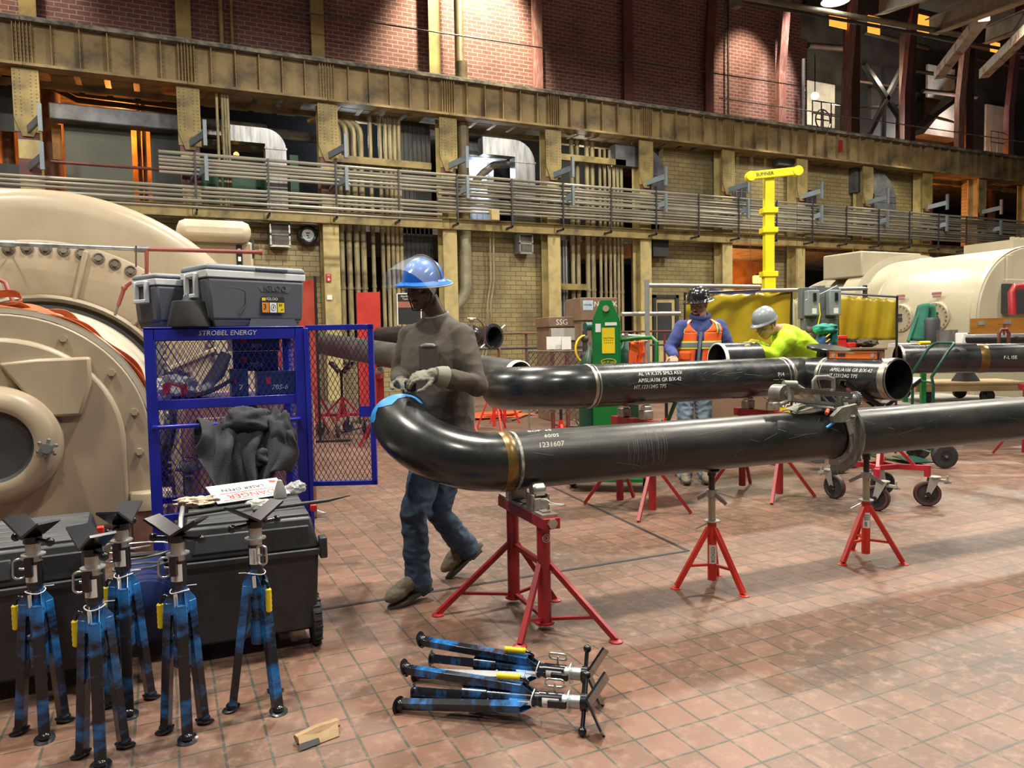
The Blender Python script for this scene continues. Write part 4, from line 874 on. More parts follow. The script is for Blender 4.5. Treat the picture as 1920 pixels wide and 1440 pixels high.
# ---------------- red caster stand with roller vee head ----------------
def caster(mb_parent, c, fz, ang, r=.105):
    d = Vector((math.cos(ang), math.sin(ang), 0)); s = Vector((-d.y, d.x, 0)); c = Vector(c)
    w = MB().lathe([(.02, -.02), (r*.72, -.018), (r*.76, -.024), (r*.93, -.026), (r, -.018), (r, .018), (r*.93, .026), (r*.76, .024), (r*.72, .018), (.02, .02)], c+Vector((0, 0, r)), s, 32)
    wo = w.build('caster_wheel', M_rub, mb_parent)
    MB().lathe([(r*1.001, -.012), (r*1.004, 0), (r*1.001, .012)], c+Vector((0, 0, r)), s, 32).lathe([(r*.80, -.0262), (r*.9, -.0266)], c+Vector((0, 0, r)), s, 32).build('wheel_tread', mat('tread_maroon', (.14, .03, .03), .5), wo)
    hub = MB().cyl(c+s*.045+Vector((0, 0, r)), c-s*.045+Vector((0, 0, r)), .02, seg=14); 
    for k in range(5):
        a = k*2*pi/5; e = d*math.cos(a)+Vector((0, 0, math.sin(a))); hub.bar(c+Vector((0, 0, r))+e*.02, c+Vector((0, 0, r))+e*r*.7, .04, .006, s)
    hub.build('wheel_hub', M_black, wo)
    top = c+d*.05+Vector((0, 0, r*2+.04)); f = MB()
    for sg in (-1, 1):
        o = s*(.036*sg)
        f.add([o+c+Vector((0, 0, r-.02))+d*.012, o+c+Vector((0, 0, r-.02))-d*.022, o+top-d*.04, o+top+d*.045, o*1.12+c+Vector((0, 0, r-.02))+d*.012, o*1.12+c+Vector((0, 0, r-.02))-d*.022, o*1.12+top-d*.04, o*1.12+top+d*.045], [(0,1,2,3),(7,6,5,4),(0,4,5,1),(1,5,6,2),(2,6,7,3),(3,7,4,0)])
    f.lathe([(.001, 0), (.052, 0), (.052, .008), (.001, .008)], top-Vector((0, 0, .005)), seg=20)
    f.bar(top+Vector((0, 0, -.03))+d*.02, top+Vector((0, 0, -.035))+d*.11, .03, .02).cyl(top+d*.1+Vector((0, 0, -.04)), top+d*.1+Vector((0, 0, .01)), .009, seg=8).bar(top+d*.08+s*.02+Vector((0, 0, -.05)), top+d*.13+Vector((0, 0, -.045)), .012, .02)
    f.build('caster_fork', mat('fork_grey', (.46, .46, .43), .4, .5), mb_parent)
    return top
M_redl = mat('stand_crimson', (.42, .02, .035), .4, c2=(.33, .015, .028), ns=6)
M_yhead = mat('vee_head_black', (.012, .012, .014), .45)
def caster_stand(loc, rz, label, hz, arm=.27, grp=None, col=None):
    t = thing('caster_pipe_stand', label, 'pipe stand', loc, rz, grp); col = col or M_redl
    MB().cyl((0, 0, .28), (0, 0, .60), .03, seg=18).build('post', col, t); MB().cyl((0, 0, .55), (0, 0, hz-.02), .022, seg=16).build('inner_post', M_black, t)
    for k in range(4):
        a = pi/4+k*pi/2; d = Vector((math.cos(a), math.sin(a), 0)); e = d*.36
        tp = caster(t, (e.x, e.y, 0), 0, a+(.9 if k % 2 else -.6)+.4*k)
        MB().bar(d*.10+Vector((0, 0, .32)), e+Vector((0, 0, .32)), .035, .045).cyl(e+Vector((0, 0, .25)), e+Vector((0, 0, .345)), .026, seg=14).build('base_arm', col, t)
        MB().bar(d*.02+Vector((0, 0, .60)), d*.26+Vector((0, 0, .34)), .026, .026).build('leg', col, t)
    MB().bar((-.1, -.1, .32), (.1, -.1, .32), .035, .04).bar((-.1, .1, .32), (.1, .1, .32), .035, .04).bar((.1, -.1, .32), (.1, .1, .32), .035, .04).bar((-.1, -.1, .32), (-.1, .1, .32), .035, .04).build('base_frame', col, t)
    mb = MB()
    for sg in (-1, 1):
        for o in (-.035, .035):
            mb.bar((o, .03*sg, hz), (o, .03*sg+arm*sg*.92, hz+arm*.55), .008, .035, (0, 0, 1))
    mb.cyl((0, 0, hz-.05), (0, 0, hz+.02), .03, seg=14).build('vee_arms', M_yhead, t)
    for sg in (-1, 1): MB().bar((0, .03*sg, hz+.022), (0, .03*sg+arm*sg*.92, hz+.022+arm*.55), .085, .006).build('arm_plate', M_duct if arm > .36 and sg < 0 else M_yhead, t)
    for sg in (-1, 1):
        for q in (.35, .75): MB().cyl((-.03, sg*(.03+arm*.92*q), hz+arm*.55*q), (.03, sg*(.03+arm*.92*q), hz+arm*.55*q), .03, seg=18).build('roller', mat('roller_pink', (.35, .12, .11), .5), t)
    return t
caster_stand((5.57, 4.46, 0), R(80), 'crimson four caster stand with black roller vee under the short branch pipe', .835, .385)
for nm, x, y, h in (('orange', 5.75, 4.75, 12), ('blue', 5.9, 4.7, -8)): pass
# red stands holding the second pipe
def red_roller(loc, rz, ztop, label, m=M_red, w=.3):
    t = thing('roller_stand', label, 'pipe stand', loc, rz, 'red roller stands among the pipes')
    MB().bx(-.035, .035, -w, w, ztop-.2, ztop-.13).build('top_beam', m, t, bev=.003)
    for s in (-1, 1):
        MB().cyl((0, s*w*.75, .04), (0, s*w*.75, ztop-.2), .032, seg=14).build('post', m, t)
        for sx in (-1, 1): MB().bar((0, s*w*.75, (ztop-.2)*.62), (sx*.27, s*(w*.75+.16), .01), .026, .026).build('leg', m, t)
        MB().bx(-.045, .045, s*.15-.045, s*.15+.045, ztop-.13, ztop-.05).build('roller_bracket', M_worn, t, bev=.01)
        MB().cyl((-.03, s*.15, ztop-.04), (.03, s*.15, ztop-.04), .035, seg=18).build('roller', M_steel, t)
    MB().bar((0, -w*.75, .3), (0, w*.75, .3), .025, .025).build('brace', m, t)
    return t
red_roller((3.60, 5.27, 0), R(3), 1.073-PR2+.015, 'red roller stand beneath the stencilled text of the second pipe', M_red, .3)
red_roller((4.95, 5.23, 0), R(3), 1.073-PR2+.015, 'red roller stand beneath the second pipe, just left of the tee', M_red, .3)
def tripod(loc, rz, z, label, m=M_red2, fr=.30, screw=M_black, cat='pipe stand', grp='plain tripod stands'):
    t = thing('tripod_stand', label, cat, loc, rz, grp)
    MB().cyl((0, 0, .06), (0, 0, z*.66), .028, seg=14).build('base_tube', m, t)
    MB().cyl((0, 0, z*.6), (0, 0, z-.02), .018, seg=12).build('screw', screw, t)
    for k in range(3):
        a = 2*pi*k/3; d = Vector((math.cos(a), math.sin(a), 0)); MB().bar(d*.02+Vector((0, 0, z*.6)), d*fr+Vector((0, 0, .01)), .028, .028).build('leg', m, t); MB().bar(d*.02+Vector((0, 0, z*.22)), d*fr*.62+Vector((0, 0, z*.22)), .016, .014).build('brace', m, t)
    MB().prism([(-.12, .06), (-.03, 0), (.03, 0), (.12, .06), (.12, .068), (.03, .01), (-.03, .01), (-.12, .068)], .06, Matrix.Translation((0, 0, z-.02)) @ Matrix(((0,0,1,-.03),(1,0,0,0),(0,1,0,0),(0,0,0,1)))).build('vee_head', M_black, t)
    return t
tripod((4.88, 6.55, 0), .3, .90, 'bright red tripod stand seen under the second pipe below the bending man', fr=.24)
tripod((3.25, 8.1, 0), .8, at(900, 705, 8.8).z-.2, 'red tripod stand right of the walking man under the long grey pipe', M_red2)
tripod((4.0, 7.3, 0), .2, .85, 'red tripod stand beneath the white end of the long grey pipe', M_red2)
g_ = at(925, 700, 12.2); tripod((g_.x, g_.y, 0), .5, at(925, 676, 12.2).z, 'red tripod stand under the rounded black cap', M_red2)
g_ = at(712, 690, 10.9); red_roller((g_.x, g_.y, 0), R(-20), g_.z+.05, 'red roller stand under the long grey pipe right of the blue cage door', M_red, .35)
g_ = at(640, 700, 12); caster_stand((g_.x, g_.y, 0), R(20), 'red and blue caster stand with black vee head seen through the blue cage door', g_.z, .3)
g_ = at(590, 690, 12.6); red_roller((g_.x, g_.y, 0), R(-20), g_.z+.1, 'red roller stand behind the cage door, farthest left', M_red, .35)
red_roller((8.9, 5.05, 0), R(-32), (at(1683, 674, 9.3).z-PR2+.015), 'red roller stand with cast rollers carrying the right hand pipe', M_red, .42)
tripod((9.6, 5.2, 0), .5, .75, 'red tripod stand at the right, beyond the foreground pipe', M_red2, fr=.35)
g_ = at(945, 700, 13.3); tripod((g_.x, g_.y, 0), 1.1, at(945, 672, 13.3).z-.03, 'red tripod stand under the clamped pipe end', M_red2)
g_ = at(800, 700, 12.9); tripod((g_.x, g_.y, 0), 1.1, at(800, 664, 12.9).z-.03, 'red tripod stand under the capped pipe, hidden behind the man', M_red2)
# blue tripod leg at the right edge carrying the foreground pipe end
t = tripod((6.35, 3.20, 0), R(155), .665, 'blue and grey tripod stand at the right edge of the picture', mat('blue_leg', (.03, .12, .42), .4, c2=(.22, .23, .25), ns=1.6, lo=.45, hi=.55), fr=.36)
# ---------------- right hand truck ----------------
M_gtruck = mat('dark_green_tube', (.008, .06, .04), .35)
t = thing('hand_truck', 'dark green tubular hand truck with black tyres in front of the right hand pipe', 'hand truck', (7.60, 5.55, 0), R(-28))
for s, zt in ((-1, 1), (1, 1)):
    MB().tube([(-.0, s*.23, .12), (-.0, s*.23, .9), (-.02, s*.23, .98), (.16, s*.23, 1.27), (.22, s*.21, 1.33), (.24, s*.15, 1.34)] , .016, 10).build('side_tube', M_gtruck, t)
MB().cyl((.24, -.16, 1.34), (.24, .16, 1.34), .016, seg=10).build('handle_bar', M_gtruck, t)
for z in (.3, .62, .92): MB().cyl((0, -.23, z), (0, .23, z), .012, seg=8).build('cross_bar', M_gtruck, t)
MB().bx(-.22, .02, -.23, .23, .05, .06).build('toe_plate', M_gtruck, t); MB().tube([(0, -.23, .13), (.1, -.23, .13)], .014, 8).tube([(0, .23, .13), (.1, .23, .13)], .014, 8).build('axle_arm', M_gtruck, t)
MB().cyl((.1, -.33, .13), (.1, .33, .13), .01, seg=8).build('axle', M_steel, t)
for s in (-1, 1):
    w = MB().lathe([(.06, -.03), (.10, -.035), (.125, -.03), (.13, 0), (.125, .03), (.10, .035), (.06, .03)], (.1, s*.29, .13), (0, 1, 0), 30).build('tyre', M_rub, t)
    MB().lathe([(.001, -.02), (.03, -.022), (.06, -.028), (.062, 0), (.06, .028), (.03, .022), (.001, .02)], (.1, s*.29, .13), (0, 1, 0), 24).build('wheel_disc', M_black, w)
    MB().cyl((.1, s*.29-.04, .13), (.1, s*.29+.04, .13), .014, seg=12).build('hub', M_steel, w)
# ---------------- big turbine at the left ----------------
TXc, TZ = -1.0, .80
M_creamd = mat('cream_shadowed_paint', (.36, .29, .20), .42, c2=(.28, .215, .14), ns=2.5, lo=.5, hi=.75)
M_brown = mat('base_brown', (.14, .045, .03), .55, c2=(.22, .13, .09), ns=3)
tb = thing('turbine_housing', 'huge cream painted turbine end with ribbed bolt ring at the left', 'turbine', (TXc, 8.3, 0))
def archpts(r, z0, n=36):    # arch outline around (0,TZ)
    return [(r, z0)]+[(r*math.cos(pi*i/n), TZ+r*math.sin(pi*i/n)) for i in range(n+1)]+[(-r, z0)]
XY = lambda y: Matrix(((1,0,0,0),(0,0,1,y),(0,1,0,0),(0,0,0,1)))
# outer dome disc (lathe about y)
MB().lathe([(.9, -.12), (1.5, -.10), (1.95, -.10), (2.06, -.085), (2.13, -.04), (2.17, .05), (2.18, .2), (2.18, 1.6)], (0, 0, TZ), (0, 1, 0), 96).build('dome_disc', M_cream, tb)
# bolted ring
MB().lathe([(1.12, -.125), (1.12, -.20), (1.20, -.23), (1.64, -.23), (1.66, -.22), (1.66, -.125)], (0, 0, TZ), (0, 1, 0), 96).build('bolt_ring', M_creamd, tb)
for k, a in enumerate([R(90-14-26.5*j) for j in range(4)]+[R(90+14+26.5*j) for j in range(3)]):
    d = Vector((math.cos(a), 0, math.sin(a))); MB().bar(d*1.14+Vector((0, -.25, TZ)), d*1.62+Vector((0, -.25, TZ)), .05, .05, (0, 1, 0)).build('rib', M_cream, tb, bev=.015)
MB().lathe([(1.10, -.20), (1.10, -.27), (1.13, -.285), (1.16, -.27), (1.16, -.22)], (0, 0, TZ), (0, 1, 0), 80).build('inner_rim', M_cream, tb)
for j in range(26):
    a = R(150-5.2*j); c = Vector((1.585*math.cos(a), -.235, TZ+1.585*math.sin(a)))
    MB().tube([c+Vector((.045*math.cos(t), 0, .045*math.sin(t))) for t in [i*2*pi/16 for i in range(16)]], .010, 6, closed=True).cyl(c, c+Vector((0, -.03, 0)), .030, seg=6).build('ring_bolt', M_grime, tb)
# front cylinder housing with arched cover
hs = thing('generator_end_housing', 'cream bearing housing with star knob and dark round opening in front of the turbine', 'machine housing', (TXc, 5.95, 0))
MB().prism(archpts(.90, 0), .06, XY(0)).build('face_plate', M_cream, hs, bev=.012)
MB().prism(archpts(.74, .2), .06, XY(-.07)).build('raised_panel', M_cream, hs, bev=.03)
MB().prism([(.27, 1.0), (.48, 1.0), (.55, 1.22), (.55, 1.40), (.24, 1.395), (.02, 1.37)], .13, XY(-.125)).build('lifting_shoulder', M_cream, hs, bev=.02)
cx_ = .03
MB().lathe([(.235, -.24), (.26, -.25), (.33, -.24), (.37, -.20), (.385, -.13), (.39, -.06)], (cx_-.05, 0, TZ+.035), (0, 1, 0), 64).build('bearing_ring', M_cream, hs)
MB().lathe([(.235, -.24), (.215, -.2), (.001, -.2)], (cx_-.05, 0, TZ+.035), (0, 1, 0), 48).build('dark_opening', mat('oil_glass', (.06, .065, .07), .3), hs)
mb = MB()
for k in range(6):
    a = k*pi/3+.3; mb.bar((cx_+.26, -.27, TZ+.01), (cx_+.26+.052*math.cos(a), -.27, TZ+.01+.052*math.sin(a)), .02, .022, (0, 1, 0)).sph((cx_+.26+.055*math.cos(a), -.27, TZ+.01+.055*math.sin(a)), .013, 8, 6)
mb.cyl((cx_+.26, -.24, TZ+.01), (cx_+.26, -.29, TZ+.01), .032, seg=14).build('star_knob', mat('knob_grey', (.20, .22, .22), .5, .4), hs)
for a in (97, 62, 36, 14, -6):
    a_ = R(a); MB().cyl((.825*math.cos(a_), -.0, TZ+.825*math.sin(a_)), (.825*math.cos(a_), -.025, TZ+.825*math.sin(a_)), .026, seg=6).build('hex_bolt', M_cream, hs)
nA = 40
cov = MB().surf(lambda u, v: ((.905+.10*v)*math.cos(pi*u), .02+2.1*v, TZ+(.905+.10*v)*math.sin(pi*u)), nA, 6, .03).bx(.88, .905, .02, 2.02, -.0, TZ).bx(-.905, -.88, .02, 2.02, 0, TZ).build('arched_cover', mat('cover_white', (.50, .475, .41), .35, c2=(.45, .39, .29), ns=1.2, stretch=(1, .3, 1)), hs)
MB().surf(lambda u, v: (.915*math.cos(pi*u), .02+.03*v, TZ+.915*math.sin(pi*u)), nA, 1, .03).build('cover_band', M_cream, hs)
MB().lathe([(1.01, 1.95), (1.06, 1.95), (1.06, 2.05), (1.01, 2.05)], (0, 0, TZ), (0, 1, 0), 72).build('seal_ring', M_darkg, hs)
# marker scrawl on the cover
mb = MB()
for q, (v0, a0, L, H) in enumerate(((.62, 62, 9, .16), (.62, 50, 6, .10), (.42, 57, 10, .07), (1.0, 44, 5, .07))):
    prev = None
    for k in range(L*5):
        a = R(a0-(k/(L*5))*14*(1 if q < 3 else .8)); y = v0+H*math.sin(k*2.3+q)+U(-.02, .02); p = Vector((.9735*math.cos(a), y, TZ+.9735*math.sin(a)))*1
        p = Vector(((.909+.0476*y)*math.cos(a), y, TZ+(.909+.0476*y)*math.sin(a)))
        if prev: mb.bar(prev, p, .007, .002)
        prev = p
mb.build('marker_scrawl', M_ink, hs)
MB().bx(.55, 1.05, .12, 2.0, 0, .30).build('base_block', M_brown, hs, bev=.02); MB().bx(.60, 1.02, -.02, .12, .30, .42).lathe([(.001, .43), (.12, .43), (.13, .41), (.13, .3)], (.86, .02, 0), seg=24).build('foot_flange', M_cream, hs, bev=.01)
MB().cyl((.86, .02, 0), (.86, .02, .3), .12, seg=24).build('foot_drum', M_brown, hs)
mb = MB()
for k in range(22): mb.bx(.945, 1.03, 1.2, 1.25, .35+k*.055, .38+k*.055)
mb.bx(.94, 1.0, 1.15, 1.3, .3, 1.6).build('toothed_edge', M_grime, hs)
# orange strap
M_strap = mat('orange_strap', (.50, .10, .02), .6, c2=(.36, .07, .015), ns=9)
def strap(a0, a1, y0, y1, w, r0, amp, name, par, n=50):
    def fn(u, v):
        a = R(a0+(a1-a0)*u); r = r0+amp*abs(math.sin(u*9+v))*.5+.01*math.sin(u*23); y = y0+(y1-y0)*u+.03*math.sin(u*7)+(v-.5)*w*math.cos(.7*math.sin(u*6)); r += (v-.5)*w*math.sin(.9*math.sin(u*6))*.7
        return (r*math.cos(a), y, TZ+r*math.sin(a))
    return MB().surf(fn, n, 3, .004).build(name, M_strap, par)
st = thing('ratchet_strap', 'orange ratchet strap lying crumpled over the cream bearing housing', 'strap', (TXc, 5.95, 0))
strap(140, 12, .14, .10, .055, .935, .03, 'webbing', st, 80); strap(112, 22, .26, .10, .05, .945, .06, 'webbing', st, 70); strap(120, 60, .20, .30, .05, .95, .08, 'webbing', st, 50)
MB().tube([(-.12+.26*math.cos(t), .12+.08*math.sin(t), TZ+.985+.04*math.sin(t*2)+.02) for t in [i*2*pi/24 for i in range(24)]], [(.004, .028)]*24, 8, closed=True, up=(0, 1, 0)).build('webbing', M_strap, st)
MB().bar((.94, .08, .86+TZ-.58), (.96, .10, TZ+.18), .05, .004).build('care_tag', M_white, st)
# things behind
t = thing('exciter_box', 'cream box with a rounded cap block behind the turbine dome', 'machine housing', (.35, 8.9, 0))
MB().bx(-.55, .62, 0, 1.0, 0, 2.62).build('box_body', M_cream, t, bev=.03); MB().bx(-.16, .60, -.12, .8, 2.60, 2.84).build('cap_block', mat('cap_cream', (.55, .48, .35), .4), t, bev=.09)
mb = MB().bx(.44, .50, -.015, .0, .5, 2.58); mb.build('slotted_strip', M_black, t)
mb = MB()
for k in range(22): mb.bx(.455, .485, -.02, -.015, .6+k*.09, .65+k*.09)
mb.build('strip_slots', M_white, t)
# red and grey lube pipe in front of the dome
t = thing('lubrication_pipe', 'grey and red horizontal pipe with red drop pipes in front of the dome', 'pipe', (TXc, 7.4, 0))
L0 = at(-8, 456, 6.5)-t.location; L1 = at(265, 467, 6.75)-t.location; L2 = at(486, 473, 6.95)-t.location
MB().tube([L0, L1], .020, 12).build('grey_run', M_duct, t); MB().tube([L1, L2], .018, 12).cyl(L2, L2+(L2-L1).normalized()*.03, .03, seg=12).build('red_run', mat('lube_red', (.28, .07, .06), .45), t)
for p in (L0.lerp(L1, .08), L1): MB().cyl(p-Vector((.06, 0, 0)), p+Vector((.06, 0, 0)), .03, seg=12).build('pipe_union', M_duct, t)
K = [at(a, b, 6.75)-t.location for a, b in ((275, 470), (275, 527), (245, 530), (233, 540), (222, 572))]
MB().tube(K, .018, 12).sph(K[1], .026).sph(K[3], .026).build('drop_pipe', MATS['lube_red'], t); MB().cyl(K[4], K[4]+(K[4]-K[3]).normalized()*.1, .012, seg=8).build('nipple', M_grime, t)
K = [at(a, b, 6.5)-t.location for a, b in ((-8, 520), (10, 530), (24, 565))]
MB().tube(K, .018, 12).build('drop_pipe', MATS['lube_red'], t); MB().cyl(K[2], K[2]+(K[2]-K[1]).normalized()*.1, .012, seg=8).build('nipple', M_grime, t)
for (a, b) in ((20, 476), (255, 500)):
    p = at(a, 460, 6.6)-t.location; q = at(a, b, 6.75)-t.location; MB().cyl(p, q, .008, seg=8).build('hanger_rod', M_grime, t)
MB().bar(at(474, 450, 6.95)-t.location, at(475, 485, 6.95)-t.location, .02, .02).build('pipe_bracket', M_darkg, t)

t = thing('turbine_base_block', 'brown red machine base block seen through the blue cage', 'machine base', (.12, 6.3, 0)); MB().bx(0, 1.0, 0, 1.2, 0, 1.05).build('base_block', M_brown, t, bev=.02); MB().bx(.1, .9, -.04, 0, .2, .9).build('cover_plate', M_brown, t, bev=.01)
# ---------------- blue cage ----------------
M_cage = mat('cage_blue', (.012, .02, .36), .35, c2=(.008, .015, .28), ns=4, coat=.2)
cg = thing('tool_cage', 'blue steel mesh tool cage with STROBEL ENERGY chalked on its top rail', 'cage', (-.10, 4.95, 0))
CW, CDp, CH = .93, .60, 1.57
def lattice(mb, P, ux, uz, W, H, cw=.035, chh=.062, b=.0034):     # expanded metal
    P = Vector(P); ux = Vector(ux); uz = Vector(uz); nx = int(W/cw); nz = int(H/chh); cw = W/nx; chh = H/nz
    for i in range(nx):
        for j in range(nz*2):
            o = P+ux*(i*cw)+uz*(j*chh/2)
            L = o if j % 2 == 0 else o+ux*cw; Rr = o+ux*cw/2
            c1 = o+ux*(cw/2) if j % 2 == 0 else o
            if j % 2 == 0: a1, b1, a2, b2 = o+ux*cw/2, o+uz*chh/2, o+ux*cw/2, o+ux*cw+uz*chh/2
            else: a1, b1, a2, b2 = o, o+ux*cw/2+uz*chh/2, o+ux*cw, o+ux*cw/2+uz*chh/2
            n = ux.cross(uz)
            for a, q in ((a1, b1), (a2, b2)):
                d = (q-a).normalized(); s = d.cross(n)*(b/2); t_ = n*(b*.35)
                mb.add([a-s-t_, a+s-t_, q+s-t_, q-s-t_, a-s+t_, a+s+t_, q+s+t_, q-s+t_], [(0,1,2,3),(7,6,5,4),(0,4,5,1),(1,5,6,2),(2,6,7,3),(3,7,4,0)])
def member(nm, *b): return MB().bx(*b).build(nm, M_cage, cg, bev=.003)
for x in (0, CW-.06):
    for y in (0, CDp-.06): member('corner_post', x, x+.06, y, y+.06, .06, CH)
member('corner_post', CW-.0, CW+.025, -.02, .03, .1, CH-.01)
for z0, z1 in ((CH-.075, CH), (.40, .44), (.06, .12)):
    member('front_rail', .05, CW-.05, 0, .04, z0, z1); member('back_rail', .05, CW-.05, CDp-.04, CDp, z0, z1)
    member('side_rail', .0, .04, .05, CDp-.05, z0, z1); member('side_rail', CW-.04, CW, .05, CDp-.05, z0, z1)
member('top_plate', 0, CW, 0, CDp, CH-.012, CH+.004); zsh = .835+.31
member('shelf', .05, CW-.05, .02, CDp-.02, 1.075, 1.135); member('shelf', .05, CW-.05, .02, CDp-.02, .15, .18)
for nm, P, ux, W in (('mesh_front', (.06, .025, .14), (1, 0, 0), CW-.12), ('mesh_back', (.06, CDp-.03, .14), (1, 0, 0), CW-.12), ('mesh_side', (.02, .06, .14), (0, 1, 0), CDp-.12), ('mesh_side', (CW-.02, .06, .14), (0, 1, 0), CDp-.12)):
    mb = MB(); lattice(mb, P, ux, (0, 0, 1), W, CH-.22); mb.build(nm, M_cage, cg, flat=True)
MB().tube([(.04, .0, .975), (.035, -.05, .98), (.06, -.075, .98), (CW-.08, -.075, .98), (CW-.055, -.05, .98), (CW-.06, 0, .975)], .013, 12).build('push_handle', M_cage, cg)
MB(Matrix.Translation((.47, -.001, CH-.035)) @ Matrix.Rotation(R(90), 4, 'X')).text('STROBEL ENERGY', .042, depth=.0004, shear=.15).build('chalk_writing', M_chalk, cg, flat=True)
for x, y in ((.08, .08), (CW-.08, .08), (.08, CDp-.08), (CW-.08, CDp-.08)):
    MB().cyl((x, y-.02, .05), (x, y+.02, .05), .05, seg=20).build('caster', M_rub, cg)
# open door
dr = thing('cage_door', 'open blue mesh door hinged on the right side of the tool cage', 'door', (.845, 5.0, .53), math.atan2(-.27, .36)) if 0 else bpy.data.objects.new('cage_door', None)
COL.objects.link(dr); dr.parent = cg; dr.location = (CW+.02, .03, .525); dr.rotation_euler = (0, 0, math.atan2(-.17, .40))
DW, DH = .435, 1.055
MB().bx(0, .02, -.015, .015, 0, DH).bx(DW-.035, DW, -.018, .018, 0, DH).bx(0, DW, -.018, .018, DH-.035, DH).bx(0, DW, -.018, .018, 0, .03).build('door_frame', M_cage, dr, bev=.002)
mb = MB(); lattice(mb, (.02, 0, .03), (1, 0, 0), (0, 0, 1), DW-.055, DH-.065, .030, .056, .0036); mb.build('door_mesh', mat('mesh_dark_blue', (.01, .012, .09), .4), dr, flat=True)
MB().bx(DW-.105, DW-.035, -.02, .01, .45, .52).build('latch_plate', M_cage, dr)
# cage contents
M_nav = mat('navy_carton', (.012, .03, .10), .5, c2=(.02, .045, .13), ns=6)
def carton(x, y, z, w, d, h, lab, rz=0, txt=None):
    t = thing('electrode_carton', lab, 'box', (x, y, z), rz, 'navy electrode cartons in the blue cage')
    MB().bx(-w/2, w/2, -d/2, d/2, 0, h).build('carton', M_nav, t, bev=.003)
    mw_ = Matrix.Translation((0, -d/2-.001, h*.3)) @ Matrix.Rotation(R(90), 4, 'X')
    MB(mw_).text(txt or '70S-6', h*.3, depth=.0004, shear=.2).build('carton_print', M_white, t, flat=True)
    MB().bx(-w*.32, -w*.2, -d/2-.001, -d/2, h*.45, h*.75).build('carton_mark', mat('carton_red', (.5, .03, .03), .5), t)
zs = 1.136
carton(.68, 5.15, zs, .26, .22, .15, 'navy carton lying lowest at the right on the cage shelf'); carton(.44, 5.15, zs, .10, .2, .17, 'narrow upright navy carton on the cage shelf', txt='7')
carton(.56, 5.28, zs+.152, .28, .22, .13, 'navy carton in the middle of the stack on the cage shelf', -.05); carton(.555, 5.30, zs+.284, .30, .22, .11, 'topmost navy carton of the stack on the cage shelf', .06)
def blobmesh(name, c, s, m, lab, cat, seed, amp=.25, grp=None, fr=4.):
    mb = MB(); o0 = len(mb.v); mb.sph((0, 0, 0), 1, 28, 18)
    mb.v = [Vector((v.x*s[0], v.y*s[1], v.z*s[2]))*(1+amp*noise.noise(Vector(v)*fr*.5+Vector((seed, 0, 0)))+amp*.5*noise.noise(Vector(v)*fr+Vector((0, seed, 0)))) for v in mb.v]
    o = mb.build(name, m); o.location = c; tag(o, lab, cat, grp); return o
M_plas = mat('white_plastic_bag', (.80, .80, .80), .35, c2=(.7, .7, .7), ns=6)
b = blobmesh('plastic_bag', (.06, 5.22, zs+.07), (.12, .13, .085), M_plas, 'crumpled white plastic bag with red print at the left of the cage shelf', 'bag', 3, .5)
MB().surf(lambda u, v: (-.07+.14*u, -.13-.012*math.sin(u*9), -.05+.07*v+.01*math.sin(u*7)), 8, 3, .002).build('red_print', mat('bag_red', (.55, .03, .04), .5), b)
o = MB().tube([(0, 0, 0), (.10, .02, .12), (.16, .03, .24)], [.03, .05, .035], 14).build('wire_roll', M_plas); o.location = (.22, 5.22, zs+.03); tag(o, 'white plastic wrapped roll leaning inside the cage', 'roll')
o = MB().surf(lambda u, v: (.32*u, .14*v, .13*u*u+.02*math.sin(v*4)+.004), 8, 6, .003).build('leather_flap', mat('dark_leather', (.05, .045, .04), .6)); o.location = (.12, 5.02, zs+.003); tag(o, 'dark folded leather piece on the cage shelf', 'leather')
o = MB().bx(-.06, .06, -.04, .04, 0, .1).build('paper_box', M_white, bev=.003); o.location = (.10, 5.42, zs+.001); tag(o, 'small white box at the back left of the cage shelf', 'box')
t = thing('halogen_lamp', 'silver lamp head hanging under the cage shelf', 'lamp', (.50, 5.2, 1.03)); MB().lathe([(.001, .05), (.04, .04), (.08, -.01), (.078, -.012), (.001, .02)], seg=24).build('lamp_shade', M_steel, t); MB().cyl((0, 0, .04), (0, 0, .045), .02, seg=10).build('lamp_hook', M_steel, t)
t = thing('valve_fitting', 'small brass and black valve fitting low inside the blue cage', 'valve', (.12, 5.2, .62))
MB().sph((0, 0, .06), .05, 14, 10).cyl((-.08, 0, .06), (.08, 0, .06), .02, seg=12).cyl((0, 0, -.42), (0, 0, .0), .03, seg=10).build('valve_body', M_grime, t); MB().lathe([(.05, 0), (.055, .006), (.05, .012)], (0, -.05, .08), (0, -1, .3), 20).build('hand_wheel', M_black, t)
# hoodie over the handle
M_hood = mat('charcoal_fleece', (.035, .037, .045), .95, c2=(.05, .053, .065), ns=5, bump=.3, bs=120)
def hood(u, v):      # u across, v over the bar from inside to outside hem
    x = .27+.55*u; s = (v-.28)
    drape = .42+.06*math.sin(u*5)+.05*math.sin(u*11+1)
    if u < .12: drape *= .55+.45*u/.12
    if s < 0: y = .0-.02+s*.02; z = 1.0+s*.5; y = -.045
    else: y = -.085-.075*min(1, s*5)-.05*s; z = 1.0-s/.72*drape
    f = .035*math.sin(u*17+s*5)+.022*math.sin(u*31+s*9+2)+.03*noise.noise(Vector((u*7, s*3, 1.5)))
    x += (.06*s)*math.sin(u*6.28)*1.5+.02*math.sin(s*9+u*4)
    return (x, y+f*min(1, max(.25, s*3+.3)), z+.02*noise.noise(Vector((u*5, s*5, 4)))+.015*math.cos(u*15))
hd = thing('hooded_sweatshirt', 'charcoal hooded sweatshirt draped over the cage handle', 'sweatshirt', (-.10, 4.95, 0))
MB().surf(hood, 90, 50, .012).build('sweatshirt_body', M_hood, hd, ang=180)
